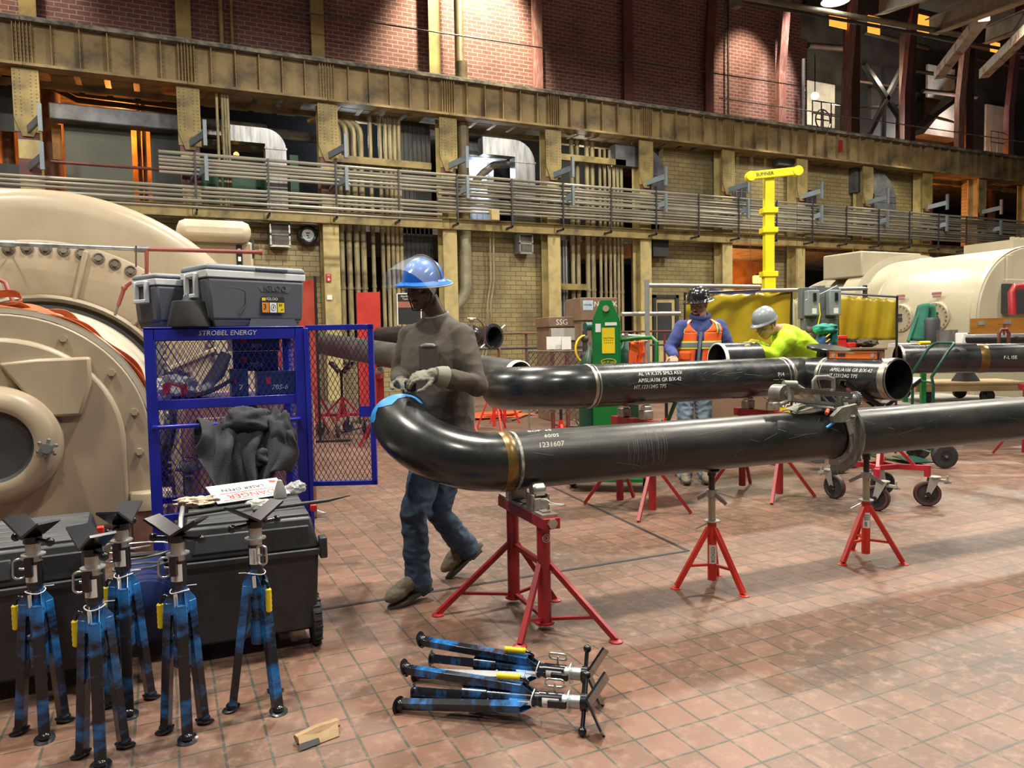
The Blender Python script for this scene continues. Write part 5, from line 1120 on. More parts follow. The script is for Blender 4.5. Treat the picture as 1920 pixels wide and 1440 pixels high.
def lump(c, s, seed, amp=.35, m=M_hood, fr=5., seg=36):
    mb = MB(); mb.sph((0, 0, 0), 1, seg, seg*2//3)
    mb.v = [Vector(c)+Vector((v.x*s[0], v.y*s[1], v.z*s[2]))*(1+amp*(noise.noise(Vector(v)*fr*.4+Vector((seed, 0, 0)))-.6*abs(noise.noise(Vector((v.x*fr, v.y*fr*.6, v.z*fr*.5+seed))))) ) for v in mb.v]
    return mb
lump((.56, -.10, .99), (.16, .09, .085), 2).build('hood', M_hood, hd, ang=180)
lump((.74, -.12, .88), (.10, .08, .17), 9, .5).build('sleeve', M_hood, hd, ang=180); lump((.66, -.14, .76), (.12, .08, .10), 5, .6).build('sleeve', M_hood, hd, ang=180)
# ---------------- coolers ----------------
M_cg = mat('cooler_grey', (.078, .09, .108), .5, c2=(.07, .08, .098)); M_cl = mat('cooler_lid_grey', (.19, .22, .25), .5); M_cw = mat('cooler_white', (.62, .66, .68), .45)
def tbox(mb, w, d, z0, z1, k0, k1, cx=0, cy=0):
    vs = []
    for z, k in ((z0, k0), (z1, k1)):
        for sx, sy in ((-1, -1), (1, -1), (1, 1), (-1, 1)): vs.append((cx+sx*w/2*k, cy+sy*d/2*k, z))
    return mb.add(vs, [(0,3,2,1),(4,5,6,7),(0,1,5,4),(1,2,6,5),(2,3,7,6),(3,0,4,7)])
def cooler(loc, rz, w, d, h, label, full):
    t = thing('cooler', label, 'cooler', loc, rz, 'grey coolers on top of the blue cage')
    mb = tbox(MB(), w, d, .035, h*.78, .93, .99); mb.build('body', M_cg, t, bev=.02)
    tbox(MB(), w*.88, d*.9, 0, .04, .95, 1).build('base', M_cg, t, bev=.005)
    tbox(MB(), w, d, h*.78, h*.90, 1, 1.0).build('white_band', M_cw, t, bev=.006)
    tbox(MB(), w*1.01, d*1.02, h*.90, h, 1, .965).build('lid', M_cl, t, bev=.014)
    MB().bx(-.02, w*.30, -d*.515-.004, -d*.47, h*.925, h*.965).bx(-.02, w*.30, -d*.47, -d*.2, h*.992, h*1.003).build('lid_grip', M_cg, t, bev=.003)
    for s in (-1, 1):
        hx = s*(w/2)
        MB().bx(min(hx, hx+s*.03), max(hx, hx+s*.03), -.075, -.055, h*.50, h*.86).bx(min(hx, hx+s*.03), max(hx, hx+s*.03), .055, .075, h*.50, h*.86).bx(min(hx, hx+s*.035), max(hx, hx+s*.035), -.075, .075, h*.46, h*.53).bx(min(hx, hx+s*.02), max(hx, hx+s*.02), -.065, .065, h*.8, h*.87).build('swing_handle', M_cw, t, bev=.005)
    if full:
        fm = Matrix.Translation((0, -d*.495, 0)) @ Matrix.Rotation(R(90-1.2), 4, 'X')
        MB().prism([(-.02, h*.70), (w*.36, h*.70), (w*.31, h*.57), (.02, h*.57)], .004, fm).build('badge_recess', M_cg, t, bev=.002)
        MB(fm).text('iGLOO', .052, Matrix.Translation((w*.17, h*.635, .006)), depth=.003).build('embossed_name', M_cg, t)
        lb = MB(fm).add([(w*.02, h*.22, .004), (w*.26, h*.22, .004), (w*.26, h*.50, .004), (w*.02, h*.50, .004)], [(0, 1, 2, 3)]).build('product_label', M_ink, t)
        x0 = w*.02; q = w*.24/3
        for k, c in enumerate((mat('lab_orange', (.75, .25, .03), .5), M_white, mat('lab_yellow', (.80, .62, .02), .5))):
            MB(fm).add([(x0+k*q+.003, h*.235, .005), (x0+(k+1)*q-.003, h*.235, .005), (x0+(k+1)*q-.003, h*.40, .005), (x0+k*q+.003, h*.40, .005)], [(0, 1, 2, 3)]).build('label_field', c, lb)
        MB(fm).text('IGLOO', .026, Matrix.Translation((w*.13, h*.46, .006)), depth=.0003).build('label_text', M_white, lb, flat=True)
        MB(fm).text('3', .05, Matrix.Translation((x0+q*.42, h*.325, .006)), depth=.0003).text('50', .026, Matrix.Translation((x0+q*2.45, h*.36, .006)), depth=.0003).text('47', .018, Matrix.Translation((x0+q*2.65, h*.28, .006)), depth=.0003).build('label_text', M_ink, lb, flat=True)
        MB(fm).add([(x0+.004, h*.43, .005), (x0+.03, h*.43, .005), (x0+.03, h*.48, .005), (x0+.004, h*.48, .005)], [(0, 1, 2, 3)]).build('label_field', MATS['lab_yellow'], lb)
        MB(fm).tube([(x0+q*1.5+.016*math.cos(a), h*.32+.02*math.sin(a), .006) for a in [i*2*pi/20 for i in range(20)]], .0012, 6, closed=True).bar((x0+q*1.5, h*.34, .006), (x0+q*1.5, h*.30, .006), .006, .001).build('label_icon', M_darkg, lb)
        pr_ = [(-w*.46, .08), (-w*.2, .08), (-w*.13, .14), (-w*.13, h*.58), (-w*.19, h*.62), (-w*.46, h*.66)]
        MB(fm).tube([(x, y, .000) for x, y in pr_[1:]], .004, 6).build('moulded_rib', M_cg, t)
        MB(fm).prism([(-w*.12, 0), (w*.4, 0), (w*.36, .05), (-w*.09, .05)], .004).build('base_cut_step', M_cg, t)  # shallow step at the bottom cut, same grey as the body
    return t
cooler((.505, 5.20, CH+.006), R(22), .68, .37, .385, 'big grey cooler with white band and orange yellow label on top of the blue cage', True)
cooler((.10, 5.42, CH+.006), R(28), .44, .30, .345, 'smaller grey cooler half hidden at the left on top of the blue cage', False)
t = thing('rubber_bucket', 'black rubber cone bucket holding water bottles on the left corner of the cage', 'bucket', (.16, 5.02, CH+.006))
MB().lathe([(.001, 0), (.128, 0), (.13, .01), (.098, .155), (.092, .158), (.085, .15), (.11, .02), (.001, .02)], seg=40).build('bucket_wall', M_rub, t)
M_bot = mat('clear_plastic', (.75, .8, .85), .08, trans=.85)
for k, (x, y, a) in enumerate(((-.03, -.02, .1), (.045, .01, -.35), (.0, .05, .2))):
    b = MB().lathe([(.001, 0), (.03, 0), (.031, .11), (.028, .13), (.013, .165), (.013, .18), (.001, .18)], (0, 0, 0), (math.sin(a), 0, math.cos(a)), 16).build('water_bottle', M_bot); b.location = (.16+x, 5.02+y, CH+.03)
    tag(b, ['clear water bottle standing highest in the rubber bucket', 'clear water bottle leaning right in the rubber bucket', 'clear water bottle at the back of the rubber bucket'][k], 'bottle', 'water bottles in the rubber bucket')
# ---------------- tool chests ----------------
M_ch = mat('chest_black', (.018, .02, .024), .42, c2=(.03, .033, .038), ns=7, bump=.05, bs=80)
M_chl = mat('chest_lid_grey', (.045, .05, .056), .45, c2=(.09, .095, .1), ns=5, lo=.5, hi=.8)
def chest(loc, rz, label, w=.62, d=.70):
    t = thing('rolling_tool_chest', label, 'tool chest', loc, rz, 'black rolling tool chests')
    tbox(MB(), w, d, .09, .47, .93, .99).build('body', M_ch, t, bev=.015)
    MB().bx(-w/2-.015, w/2+.015, -d/2-.015, d/2+.015, .46, .49).bx(w/2, w/2+.035, -d/2-.02, -d/2+.05, .44, .54).build('rim', M_ch, t, bev=.006)
    m = Matrix(((0, 0, 1, 0), (1, 0, 0, 0), (0, 1, 0, 0), (0, 0, 0, 1)))
    tbox(MB(), w*1.0, d*1.0, .49, .635, 1.0, .90).build('lid', M_ch, t, bev=.012)
    for k in range(6):
        y = -d*.42+k*d*.84/6; MB().bx(-w*.43, w*.44, y, y+d*.84/6-.014, .63, .648).build('lid_slat', M_chl, t, bev=.005)
    MB().add([(-w*.40, -d*.505, .52), (w*.02, -d*.505, .52), (w*.02, -d*.47, .60), (-w*.36, -d*.47, .60), (-w*.40, -d*.48, .52), (w*.02, -d*.48, .52), (w*.02, -d*.44, .60), (-w*.36, -d*.44, .60)], [(0,1,2,3),(7,6,5,4),(0,4,5,1),(1,5,6,2),(2,6,7,3),(3,7,4,0)]).bx(w*.04, w*.43, -d*.49, -d*.46, .50, .60).build('lid_front_panel', M_ch, t, bev=.006)
    MB().tube([(-w*.47, -d*.42, .62), (-w*.47, -d*.3, .66), (-w*.47, d*.3, .66), (-w*.47, d*.42, .62)], .011, 10).build('pull_handle', M_zinc, t)
    MB().bx(w*.05, w*.16, -.04, .03, .648, .651).build('yellow_sticker', mat('pale_sticker', (.6, .6, .35), .5), t)
    for s in (-1, 1):
        wh = MB().lathe([(.03, -.022), (.10, -.024), (.115, -.018), (.115, .018), (.10, .024), (.03, .022)], (s*(w/2-.02), -d*.36, .115), (1, 0, 0), 30)
        for k in range(22):
            a = 2*pi*k/22; wh.box((s*(w/2-.02)+.006*(k % 2), -d*.36+.116*math.cos(a), .115+.116*math.sin(a)), (.034, .012, .010), Matrix.Rotation(a, 4, 'X'))
        wh.build('wheel', M_rub, t)
        MB().bx(s*(w/2-.06)-.03, s*(w/2-.06)+.03, d*.3, d*.36, 0.001, .1).build('foot', M_ch, t)
    MB().bx(w*.5, w*.5+.03, -.06, -.02, .60, .635).build('red_latch', M_red2, t, bev=.004)
    return t
chest((.345, 3.93, 0), R(-3), 'big black rolling tool chest with the warning sign lying on it')
chest((-.62, 3.92, 0), R(2), 'black rolling tool chest at the left edge behind the blue jacks')
t = thing('warning_sign', 'white laser warning sign with red upside down lettering lying on the black chest', 'sign', (.38, 4.13, .690), R(20)); t.rotation_euler = (R(17), 0, R(14))
MB().bx(-.19, .19, -.10, .10, 0, .004).build('sign_board', M_white, t, bev=.001)
mm = Matrix.Translation((0, 0, .005)) @ Matrix.Rotation(pi, 4, 'Z')
MB(mm).text('DANGER', .062, Matrix.Translation((0, .045, 0)), depth=.0004).prism([(-.15, .085), (.15, .085), (.155, .08), (.155, .082), (-.155, .082)], .0005).prism([(-.15, .010), (.15, .010), (.15, .006), (-.15, .006)], .0005).build('red_lettering', M_red2, t, flat=True)
MB(mm).text('LASER OPEN', .04, Matrix.Translation((.02, -.03, 0)), depth=.0004).build('black_lettering', M_ink, t, flat=True)
mb = MB(mm @ Matrix.Translation((-.15, -.06, 0)))
for k in range(12):
    a = k*pi/6; mb.bar((0, 0, .0), (.022*math.cos(a), .022*math.sin(a), 0), .003, .001)
mb.build('laser_burst', M_red2, t)
M_film = mat('clear_film', (.8, .8, .82), .15, trans=.5, alpha=.8)
blobmesh('plastic_glove', (.13, 4.06, .674), (.10, .06, .022), mat('cream_film', (.65, .52, .38), .35), 'crumpled cream plastic glove on the chest, left of the sign', 'glove', 4, .6, fr=6.)
blobmesh('plastic_wrap', (.40, 3.86, .672), (.055, .035, .02), M_film, 'small clear crumpled wrapper in front of the sign on the chest', 'wrapper', 7, .6)
blobmesh('plastic_wrap', (.62, 4.14, .682), (.055, .05, .032), M_film, 'clear crumpled plastic cup at the right end of the chest', 'wrapper', 11, .4)
o = MB().lathe([(.035, 0), (.032, .03), (.012, .09), (.001, .095), (.001, 0)], seg=24).build('grey_cone', mat('cone_grey', (.25, .26, .25), .6)); o.location = (.53, 4.06, .652); tag(o, 'small grey rubber cone on the chest beside the sign', 'cone')
o = MB().tube([(0, 0, 0), (.36, .02, .005), (.48, .06, .01)], [.011, .009, .003], 10).build('steel_bar', M_darkg); o.location = (.36, 3.74, .665); tag(o, 'long tapered steel pry bar lying across the chest lid', 'bar')
o = MB().tube([(0, 0, 0), (.30, .03, .01)], .009, 10).build('steel_bar', M_black); o.location = (.06, 3.80, .662); tag(o, 'black steel rod lying on the left of the chest lid', 'bar')
# blue compressor between the chests
t = thing('portable_tank', 'dark blue cylindrical tank with a black wheel between the two tool chests', 'tank', (-.12, 4.1, 0))
MB().tube([(0, -.32, .22), (0, -.28, .22), (0, .28, .22), (0, .32, .22)], [.06, .15, .15, .06], 28).build('tank_shell', mat('tank_blue', (.01, .025, .12), .35), t); MB().tube([(-.1, -.1, .37), (-.08, -.15, .46), (.08, -.15, .46), (.1, -.1, .37)], .012, 8).build('tank_handle', M_black, t)
for s in (-1, 1): MB().cyl((s*.12, -.25, .07), (s*.16, -.25, .07), .07, seg=20).build('tank_wheel', M_rub, t)
o = MB().tube([(.14*math.cos(a), .10*math.sin(a), .004*k_) for k_, a in enumerate([i*.5 for i in range(36)])], .006, 6).build('cable_coil', M_duct); o.location = (-.12, 3.95, .385); tag(o, 'loose grey cable coil on top of the dark blue tank', 'cable')
# cardboard scrap on the floor
p = gr(597, 1390)
t = thing('cardboard_scrap', 'torn folded cardboard carton with black print on the floor', 'cardboard', p, R(5))
M_card = mat('cardboard', (.32, .22, .12), .85, c2=(.22, .14, .07), ns=9)
MB().add([(-.075, -.035, .002), (.075, -.01, .002), (.085, .04, .03), (-.07, .012, .035), (-.075, -.035, .004), (.075, -.01, .004), (.085, .04, .032), (-.07, .012, .037)], [(0,3,2,1),(4,5,6,7),(0,1,5,4),(1,2,6,5),(2,3,7,6),(3,0,4,7)]).build('flap', M_card, t)
MB().tube([(-.075, .02, .02), (0, .035, .028), (.09, .055, .022)], [(.022, .016)]*3, 6).build('rolled_flap', M_card, t)
MB().add([(-.077, -.037, .0045), (.0, -.026, .0045), (.0, -.008, .018), (-.075, -.018, .02)], [(0, 1, 2, 3)]).build('black_print', M_ink, t)
t = thing('water_bottle', 'clear empty water bottle lying on the floor right of the cage', 'bottle', gr(590, 970)+Vector((0, 0, .031)), R(-15)); MB().lathe([(.001, -.1), (.03, -.1), (.031, .03), (.012, .08), (.012, .1), (.001, .1)], ax=(1, 0, 0), seg=16).build('bottle_body', M_bot, t)
# saw cut joints in the floor
for a, b, lab in ((gr(590, 1145), gr(1290, 1033), 'running along the pipes'), (gr(1035, 913), gr(1290, 1033), 'running away from the camera')):
    struct(MB().bar(a+Vector((0, 0, .001)), b+Vector((0, 0, .001)), .028, .003).build('trim_1', M_ink, flat=True))
# ---------------- people ----------------
def hframe(o, heading, pitch, roll=0):     # x forward, y left, z up
    return Matrix.Translation(o) @ Matrix.Rotation(heading, 4, 'Z') @ Matrix.Rotation(pitch, 4, 'Y') @ Matrix.Rotation(roll, 4, 'X')
def head_shapes(mb, m):
    s0 = mb.m; mb.m = m
    mb.sph((-.012, 0, .035), (.100, .078, .098), 24, 16).sph((.035, 0, -.025), (.062, .062, .088), 20, 14).sph((.058, 0, -.086), (.034, .036, .028), 16, 10)
    mb.sph((.0, 0, -.055), (.07, .062, .05), 16, 10)
    mb.tube([(.092, 0, .022), (.104, 0, -.005), (.118, 0, -.028), (.108, 0, -.038)], [(.009, .008), (.011, .010), (.017, .013), (.013, .009)], 12)
    mb.sph((.097, 0, -.058), (.013, .026, .0075), 14, 8).sph((.095, 0, -.070), (.013, .022, .008), 14, 8)
    mb.sph((.086, .031, .024), (.013, .024, .008), 12, 8).sph((.086, -.031, .024), (.013, .024, .008), 12, 8)
    for s in (-1, 1):
        mb.sph((.064, s*.044, -.022), (.026, .018, .022), 12, 8)
        mb.sph((-.008, s*.078, -.005), (.020, .009, .033), 14, 10, (0, .2, s*.35)).sph((.0, s*.076, -.025), (.012, .009, .012), 10, 6)
    mb.m = s0
def hand_shapes(mb, W, d, n, side, curl=.5, k=1., thumb=.6):
    d = Vector(d).normalized(); n = Vector(n); n = (n-d*n.dot(d)).normalized(); s = d.cross(n)*side; W = Vector(W)      # s points to the thumb side
    fr_ = Matrix((d, s, n)).transposed().to_4x4()
    mb.add(*_ell(W+d*.048*k, (.052*k, .043*k, .016*k), fr_)); mb.add(*_ell(W+d*.07*k+s*.004, (.03*k, .042*k, .0135*k), fr_)); mb.add(*_ell(W+d*.03*k+s*.024*k-n*.006, (.032*k, .018*k, .016*k), fr_))
    for i, (off, L, r) in enumerate(((.030, .072, .0095), (.0105, .080, .0098), (-.0095, .074, .0094), (-.0285, .058, .0084))):
        p = W+d*(.086-.004*abs(i-1))*k+s*off*k; pts = [p-d*.02*k, p]; rr = [r*k, r*k]; a = 0; c = curl*(1+.12*i)
        for j, fr in enumerate((.45, .30, .25)):
            a += c*(.55, .75, .5)[j]; q = pts[-1]+(d*math.cos(a)-n*math.sin(a))*(L*fr*k); pts.append(q); rr.append(r*k*(.98, .92, .80)[j])
        mb.tube(pts, rr, 10); mb.sph(pts[-1], rr[-1], 10, 6)
        for q, r_ in zip(pts[1:-1], rr[1:-1]): mb.sph(q, r_*1.04, 10, 6)
    p = W+d*.022*k+s*.030*k-n*.004*k; pts = [p]; v = (d*.62+s*.72-n*.25*(1+thumb)).normalized()
    pts.append(p+v*.038*k); v2 = (d*.88+s*.30-n*.35*(1+thumb)).normalized(); pts.append(pts[-1]+v2*.032*k); v3 = (d*.95+s*.02-n*.45*thumb).normalized(); pts.append(pts[-1]+v3*.026*k)
    mb.tube(pts, [.014*k, .0125*k, .011*k, .009*k], 10)
    for q, r_ in zip(pts, (.014, .0125, .011, .009)): mb.sph(q, r_*k, 10, 6)
def _ell(c, r, fr_):
    t = MB(); t.sph((0, 0, 0), r, 16, 10); m = Matrix.Translation(c) @ fr_
    return [m @ v for v in t.v], t.f
def limb(mb, pts, rs, seg=20):
    pts = [Vector(p) for p in pts]; mb.tube(pts, rs, seg)
    for p, r in zip(pts, rs):
        mb.sph(p, r if not isinstance(r, tuple) else min(r), 14, 8)
def torso(mb, secs, lat, fwd):     # secs: (centre, half width, half depth)
    n = 28; vs = []
    for c, w, dpt in secs:
        for k in range(n):
            t = 2*pi*k/n; cx, sx = math.cos(t), math.sin(t); e = .8
            vs.append(Vector(c)+lat*(w*math.copysign(abs(cx)**e, cx))+fwd*(dpt*math.copysign(abs(sx)**e, sx)))
    fs = [(i*n+k, i*n+(k+1) % n, (i+1)*n+(k+1) % n, (i+1)*n+k) for i in range(len(secs)-1) for k in range(n)]
    fs += [tuple(range(n))[::-1], tuple((len(secs)-1)*n+k for k in range(n))]
    mb.add(vs, fs)
def wrinkle(amp, sc, seed=0., st=(1, 1, 2.2)):
    def fn(co, n):
        q = Vector((co.x*st[0], co.y*st[1], co.z*st[2]))*sc
        w = noise.noise(q+Vector((seed, 0, 0)))*.6+(.5-abs(noise.noise(q*1.9+Vector((0, seed, 3)))*2))*.5
        return co+n*(amp*w)
    return fn
def mixv(a, b, t): return Vector(a).lerp(Vector(b), t)
M_skin1 = mat('dark_skin', (.085, .042, .027), .45, c2=(.06, .030, .019), ns=8); M_skin2 = mat('light_skin', (.42, .22, .16), .5, c2=(.36, .17, .12), ns=8)
M_denim = mat('blue_denim', (.022, .045, .085), .85, c2=(.05, .085, .13), ns=4, lo=.45, hi=.7, bump=.3, bs=150)
M_denim2 = mat('faded_denim', (.22, .30, .38), .85, c2=(.13, .19, .26), ns=6)
M_boot = mat('worn_tan_leather', (.12, .10, .065), .7, c2=(.19, .16, .11), ns=9, bump=.2); M_sole = mat('boot_sole', (.06, .055, .045), .8)
M_shirt = mat('charcoal_brown_shirt', (.088, .074, .060), .9, c2=(.070, .058, .047), ns=2.5, bump=.25, bs=150)
M_glass = mat('clear_visor', (.75, .85, .95), .12, alpha=.13, c2=(.9, .95, 1))

def person(name, label, J, f, heads, mats, opts):
    """J: joint positions; f: chest heading; heads: (centre, heading, pitch, roll)"""
    fw = Vector((math.cos(f), math.sin(f), 0)); la = Vector((-math.sin(f), math.cos(f), 0)); up = Vector((0, 0, 1))
    base = Vector(((J['aL'].x+J['aR'].x)/2, (J['aL'].y+J['aR'].y)/2, 0)); T = thing(name, label, 'person', base)
    sk, sh, pa, bo, gl = mats
    hm = hframe(*heads); nb = J['neck']; ax = (J['neck']-J['hip']); 
    tf = la.cross(ax.normalized()).normalized()      # chest normal for a leaning trunk
    if tf.dot(fw) < 0 and not opts.get('bend'): tf = -tf
    if opts.get('bend'): tf = opts['bend']
    def S(t, w, d_, o=0): return (J['hip'].lerp(J['neck'], t)+tf*o, w, d_)
    # body: one continuous surface
    mb = MB(); head_shapes(mb, hm)
    limb(mb, [hm @ Vector((-.03, 0, -.05)), nb+up*.02, nb-ax.normalized()*.06], [.058, .060, .075])
    torso(mb, [S(-.1, .13, .085), S(.2, .13, .085), S(.7, .15, .095), S(.95, .13, .07)], la, tf)
    for s in 'LR':
        limb(mb, [J['s'+s]-up*.02, J['e'+s], J['w'+s]], [.042, .036, .026]); limb(mb, [J['h'+s], J['k'+s], J['a'+s]], [.075, .05, .036])
        limb(mb, [J['s'+s]-up*.02, J['s'+s].lerp(nb, .5)-up*.03], [.04, .045])
        if opts.get('bare'+s): hand_shapes(mb, J['w'+s], *opts['hand'+s])
        limb(mb, [J['a'+s], J['a'+s]+up*-.02], [.03, .025])
    mb.build('body', sk, T, world=True, remesh=.0048, smooth=2)
    # eyes and hair
    for s in (-1, 1):
        e = MB(hm).sph((.0865, s*.031, .006), (.011, .014, .0095), 14, 10).build('eye', mat('eye_white', (.32, .30, .27), .3), T, world=True)
        MB(hm).sph((.0945, s*.031+.001, .004), (.0045, .006, .0065), 10, 8).build('iris', mat('iris_dark', (.015, .01, .008), .2), e, world=True)
    hr = MB(hm); hr.sph((-.030, 0, .030), (.090, .083, .088), 24, 16); hr.build('hair', opts.get('hairm', mat('black_hair', (.008, .007, .006), .85)), T, world=True, remesh=.006, fn=wrinkle(.003, 60))
    if opts.get('beard'):
        MB(hm).sph((.062, 0, -.088), (.036, .040, .030), 16, 10).sph((.094, 0, -.048), (.014, .028, .006), 12, 6).build('beard', opts['beard'], T, world=True, remesh=.005, fn=wrinkle(.003, 90))
    # shirt
    mb = MB(); secs = opts['torso']
    torso(mb, [S(*q) for q in secs], la, tf)
    for s in 'LR':
        k = opts.get('sleeve', 1.)
        c = J['s'+s].lerp(nb, .62)-ax.normalized()*.045
        limb(mb, [c, J['s'+s]+up*-.01, J['s'+s].lerp(J['e'+s], .5), J['e'+s], J['e'+s].lerp(J['w'+s], .55), J['e'+s].lerp(J['w'+s], .93)], [.080*k, .086*k, .077*k, .068*k, .058*k, .046*k])
    sh_o = mb.build('shirt', sh, T, world=True, remesh=.0075, smooth=8, fn=wrinkle(.017*opts.get('wr', 1), 5.5, 2., (1, 1, 1.3)))
    # trousers
    mb = MB(); hp = (J['hL']+J['hR'])/2
    torso(mb, [(hp+up*-.08, .155, .10), (hp+up*.02, .165, .115), (hp+up*.12, .155, .108)], la, fw)
    for s in 'LR':
        a = J['a'+s]; k = J['k'+s]; h = J['h'+s]
        limb(mb, [h+up*.02, h.lerp(k, .5), k, k.lerp(a, .45), a+(k-a).normalized()*.05, a+(k-a).normalized()*-.015], [.102, .092, .076, .073, .074, .078])
    mb.build('trousers', pa, T, world=True, remesh=.009, smooth=3, fn=wrinkle(.015, 7, 7., (1, 1, 1.5)))
    for s in 'LR':
        a, t = J['a'+s], J['t'+s]; d = (t-a); L = d.length; d.normalize(); q = d.cross(up).normalized(); n = q.cross(d).normalized()
        fr_ = Matrix((d, q, n)).transposed().to_4x4(); mb = MB()
        mb.add(*_ell(a.lerp(t, .80)+n*-.005, (.085, .050, .040), fr_)); mb.add(*_ell(a.lerp(t, .45)+n*.008, (.10, .045, .045), fr_)); mb.add(*_ell(a+n*-.02+d*-.01, (.060, .042, .050), fr_))
        limb(mb, [a+n*-.01, a+(J['k'+s]-a).normalized()*.10], [.052, .056])
        b = mb.build('boot', bo, T, world=True, remesh=.006, smooth=2, fn=wrinkle(.004, 22))
        pl = []
        for i in range(20):
            tt = 2*pi*i/20; pl.append((L*.42+.155*math.cos(tt), (.050+.006*math.cos(tt))*math.sin(tt)*(1 if abs(math.cos(tt)) > .2 else .92)))
        mm = Matrix.Translation(a-n*.075) @ fr_
        MB(mm).prism(pl, .022).prism([(-.06, -.036), (.02, -.04), (.02, .04), (-.06, .036)], -.016).build('sole', M_sole, b, world=True, bev=.004)
    return T, hm, S, la, tf, fw

def hard_hat(T, hm, m, brim=True, label=None, full=True, zoff=.045, tilt=0):
    M = hm @ Matrix.Translation((-.012, 0, zoff)) @ Matrix.Rotation(tilt, 4, 'Y')
    mb = MB(M); n = 40
    prof = [(0, .122), (.03, .119), (.06, .108), (.085, .088), (.102, .060), (.110, .03), (.113, 0), (.113, -.004)]
    vs = []; fs = []
    full_b = .045 if full else .006
    rows = prof+[(.113+full_b*.6, -.010), (.113+full_b, -.016), (.113+full_b, -.021), (.113+full_b*.5, -.016), (.107, -.008), (.104, .03), (.09, .07), (.03, .11)]
    for i, (r, z) in enumerate(rows):
        for k in range(n):
            t = 2*pi*k/n; ex = 1.14; extra = 0
            if i >= len(prof) and i < len(prof)+4 and not full: extra = .05*max(0, math.cos(t))**1.5*(1 if i < len(prof)+3 else .5)
            rib = .004*max(0, math.cos(t*1))*0
            ridge = .005 if (i < 6 and abs(math.sin(t)) < .17) else 0
            vs.append(((r*ex+extra)*math.cos(t), r*math.sin(t), z+ridge-(.01*abs(math.sin(t)) if i >= len(prof) and i < len(prof)+4 else 0)))
    for i in range(len(rows)-1):
        for k in range(n): fs.append((i*n+k, i*n+(k+1) % n, (i+1)*n+(k+1) % n, (i+1)*n+k))
    mb.add(vs, fs); o = mb.build('hard_hat', m, T, world=True, ang=60)
    if label: o['label'] = label
    return o, M
# --- walking man ---
D = Vector
def solveA(px, py, d): return at(px, py, d)
J = dict(neck=at(818, 596, 4.36), hip=at(832, 822, 4.38), sL=at(864, 630, 4.26), sR=at(772, 630, 4.48), eL=at(893, 722, 4.14), eR=at(752, 705, 4.46), wL=at(812, 703, 3.98), wR=at(752, 716, 4.20),
         hL=at(815, 835, 4.32), hR=at(848, 832, 4.46), kL=at(775, 965, 4.16), kR=at(822, 962, 4.42), aL=at(785, 1098, 4.22), aR=at(872, 1025, 4.62), tL=at(735, 1128, 4.10), tR=at(838, 1066, 4.60))
fWalk = R(208)
for k_, z_ in (('aL', .118), ('tL', .070), ('tR', .085)): J[k_].z = z_
T1, hm1, S1, la1, tf1, fw1 = person('person', 'walking man in blue hard hat with raised visor, charcoal shirt and jeans', J, fWalk,
    (at(793, 541, 4.30), R(216), R(13), R(-4)), (M_skin1, M_shirt, M_denim, M_boot, M_glove),
    dict(wr=.45, torso=[(-.03, .195, .15, .01), (.12, .20, .16, .02), (.35, .205, .17, .03), (.6, .215, .165, .03), (.76, .215, .15, .015), (.87, .20, .125, .0), (.95, .145, .10, -.01), (1.0, .088, .075, -.01), (1.02, .074, .068, -.01)], sleeve=1.0))
M_hatb = mat('hat_blue', (.008, .13, .58), .38, c2=(.012, .16, .64), coat=.1)
ho, HM = hard_hat(T1, hm1, M_hatb, full=True, zoff=.052, tilt=R(-3), label='blue hard hat')
MB(HM).tube([(.162*1.07*math.cos(t), .160*math.sin(t), -.024-.01*abs(math.sin(t))) for t in [i*2*pi/40 for i in range(40)]], .005, 8, closed=True).build('brim_edge', mat('edge_grey', (.35, .38, .40), .5), ho, world=True)
MB(HM).tube([(.01+.0*t, .122*math.cos(t), .128*math.sin(t)+.004) for t in [i*pi/20 for i in range(21)]], [(.011, .003)]*21, 8, up=(1, 0, 0)).build('visor_band', M_duct, ho, world=True)
def vis(u, v):
    t = R(-12)+R(204)*u; s = v; r = .128+.018*s
    taper = (1-.55*abs(2*u-1)**2.2)
    return (.012+.235*s*taper+.0, r*math.cos(t)*(1+.04*s), r*math.sin(t)*(1-.10*s)+.006-.055*s*s)
fs_ = MB(HM).surf(vis, 40, 14).build('face_shield', M_glass, ho, world=True, ang=180)
MB(HM).tube([vis(i/40, 0) for i in range(41)][0:1]+[vis(0, j/8) for j in range(9)]+[vis(i/40, 1) for i in range(41)]+[vis(1, 1-j/8) for j in range(9)], .0030, 6).build('shield_edge', mat('shield_edge', (.75, .8, .85), .3), T1, world=True)
MB(hm1).tube([(.104, -.068, .008), (.112, -.03, .004), (.112, .03, .004), (.104, .068, .008)], [(.018, .002)]*4, 8).build('safety_glasses', mat('clear_lens', (.6, .6, .6), .1, alpha=.35), T1, world=True)
MB(hm1).tube([(.02, s*.082, .03) for s in (1,)]+[(.04, .078, -.05), (.07, .035, -.115), (.07, -.035, -.115), (.04, -.078, -.05), (.02, -.082, .03)], .004, 6).build('chin_strap', M_black, T1, world=True)
nb = J['neck']
MB().tube([nb+la1*.070*math.cos(t)+tf1*.066*math.sin(t)+Vector((0, 0, .012-.022*math.sin(t))) for t in [i*2*pi/28 for i in range(28)]], [(.010, .013)]*28, 8, closed=True).build('undershirt_collar', mat('grey_collar', (.30, .30, .28), .8), T1, world=True)
cp = J['hip'].lerp(J['neck'], .68)+la1*.095+tf1*.185
pk = Matrix.Translation(cp) @ Matrix((la1, Vector((0, 0, 1)), tf1)).transposed().to_4x4() @ Matrix.Rotation(R(10), 4, 'Y')
MB(pk).box((0, 0, 0), (.13, .135, .008)).build('chest_pocket', M_shirt, T1, world=True, bev=.003)
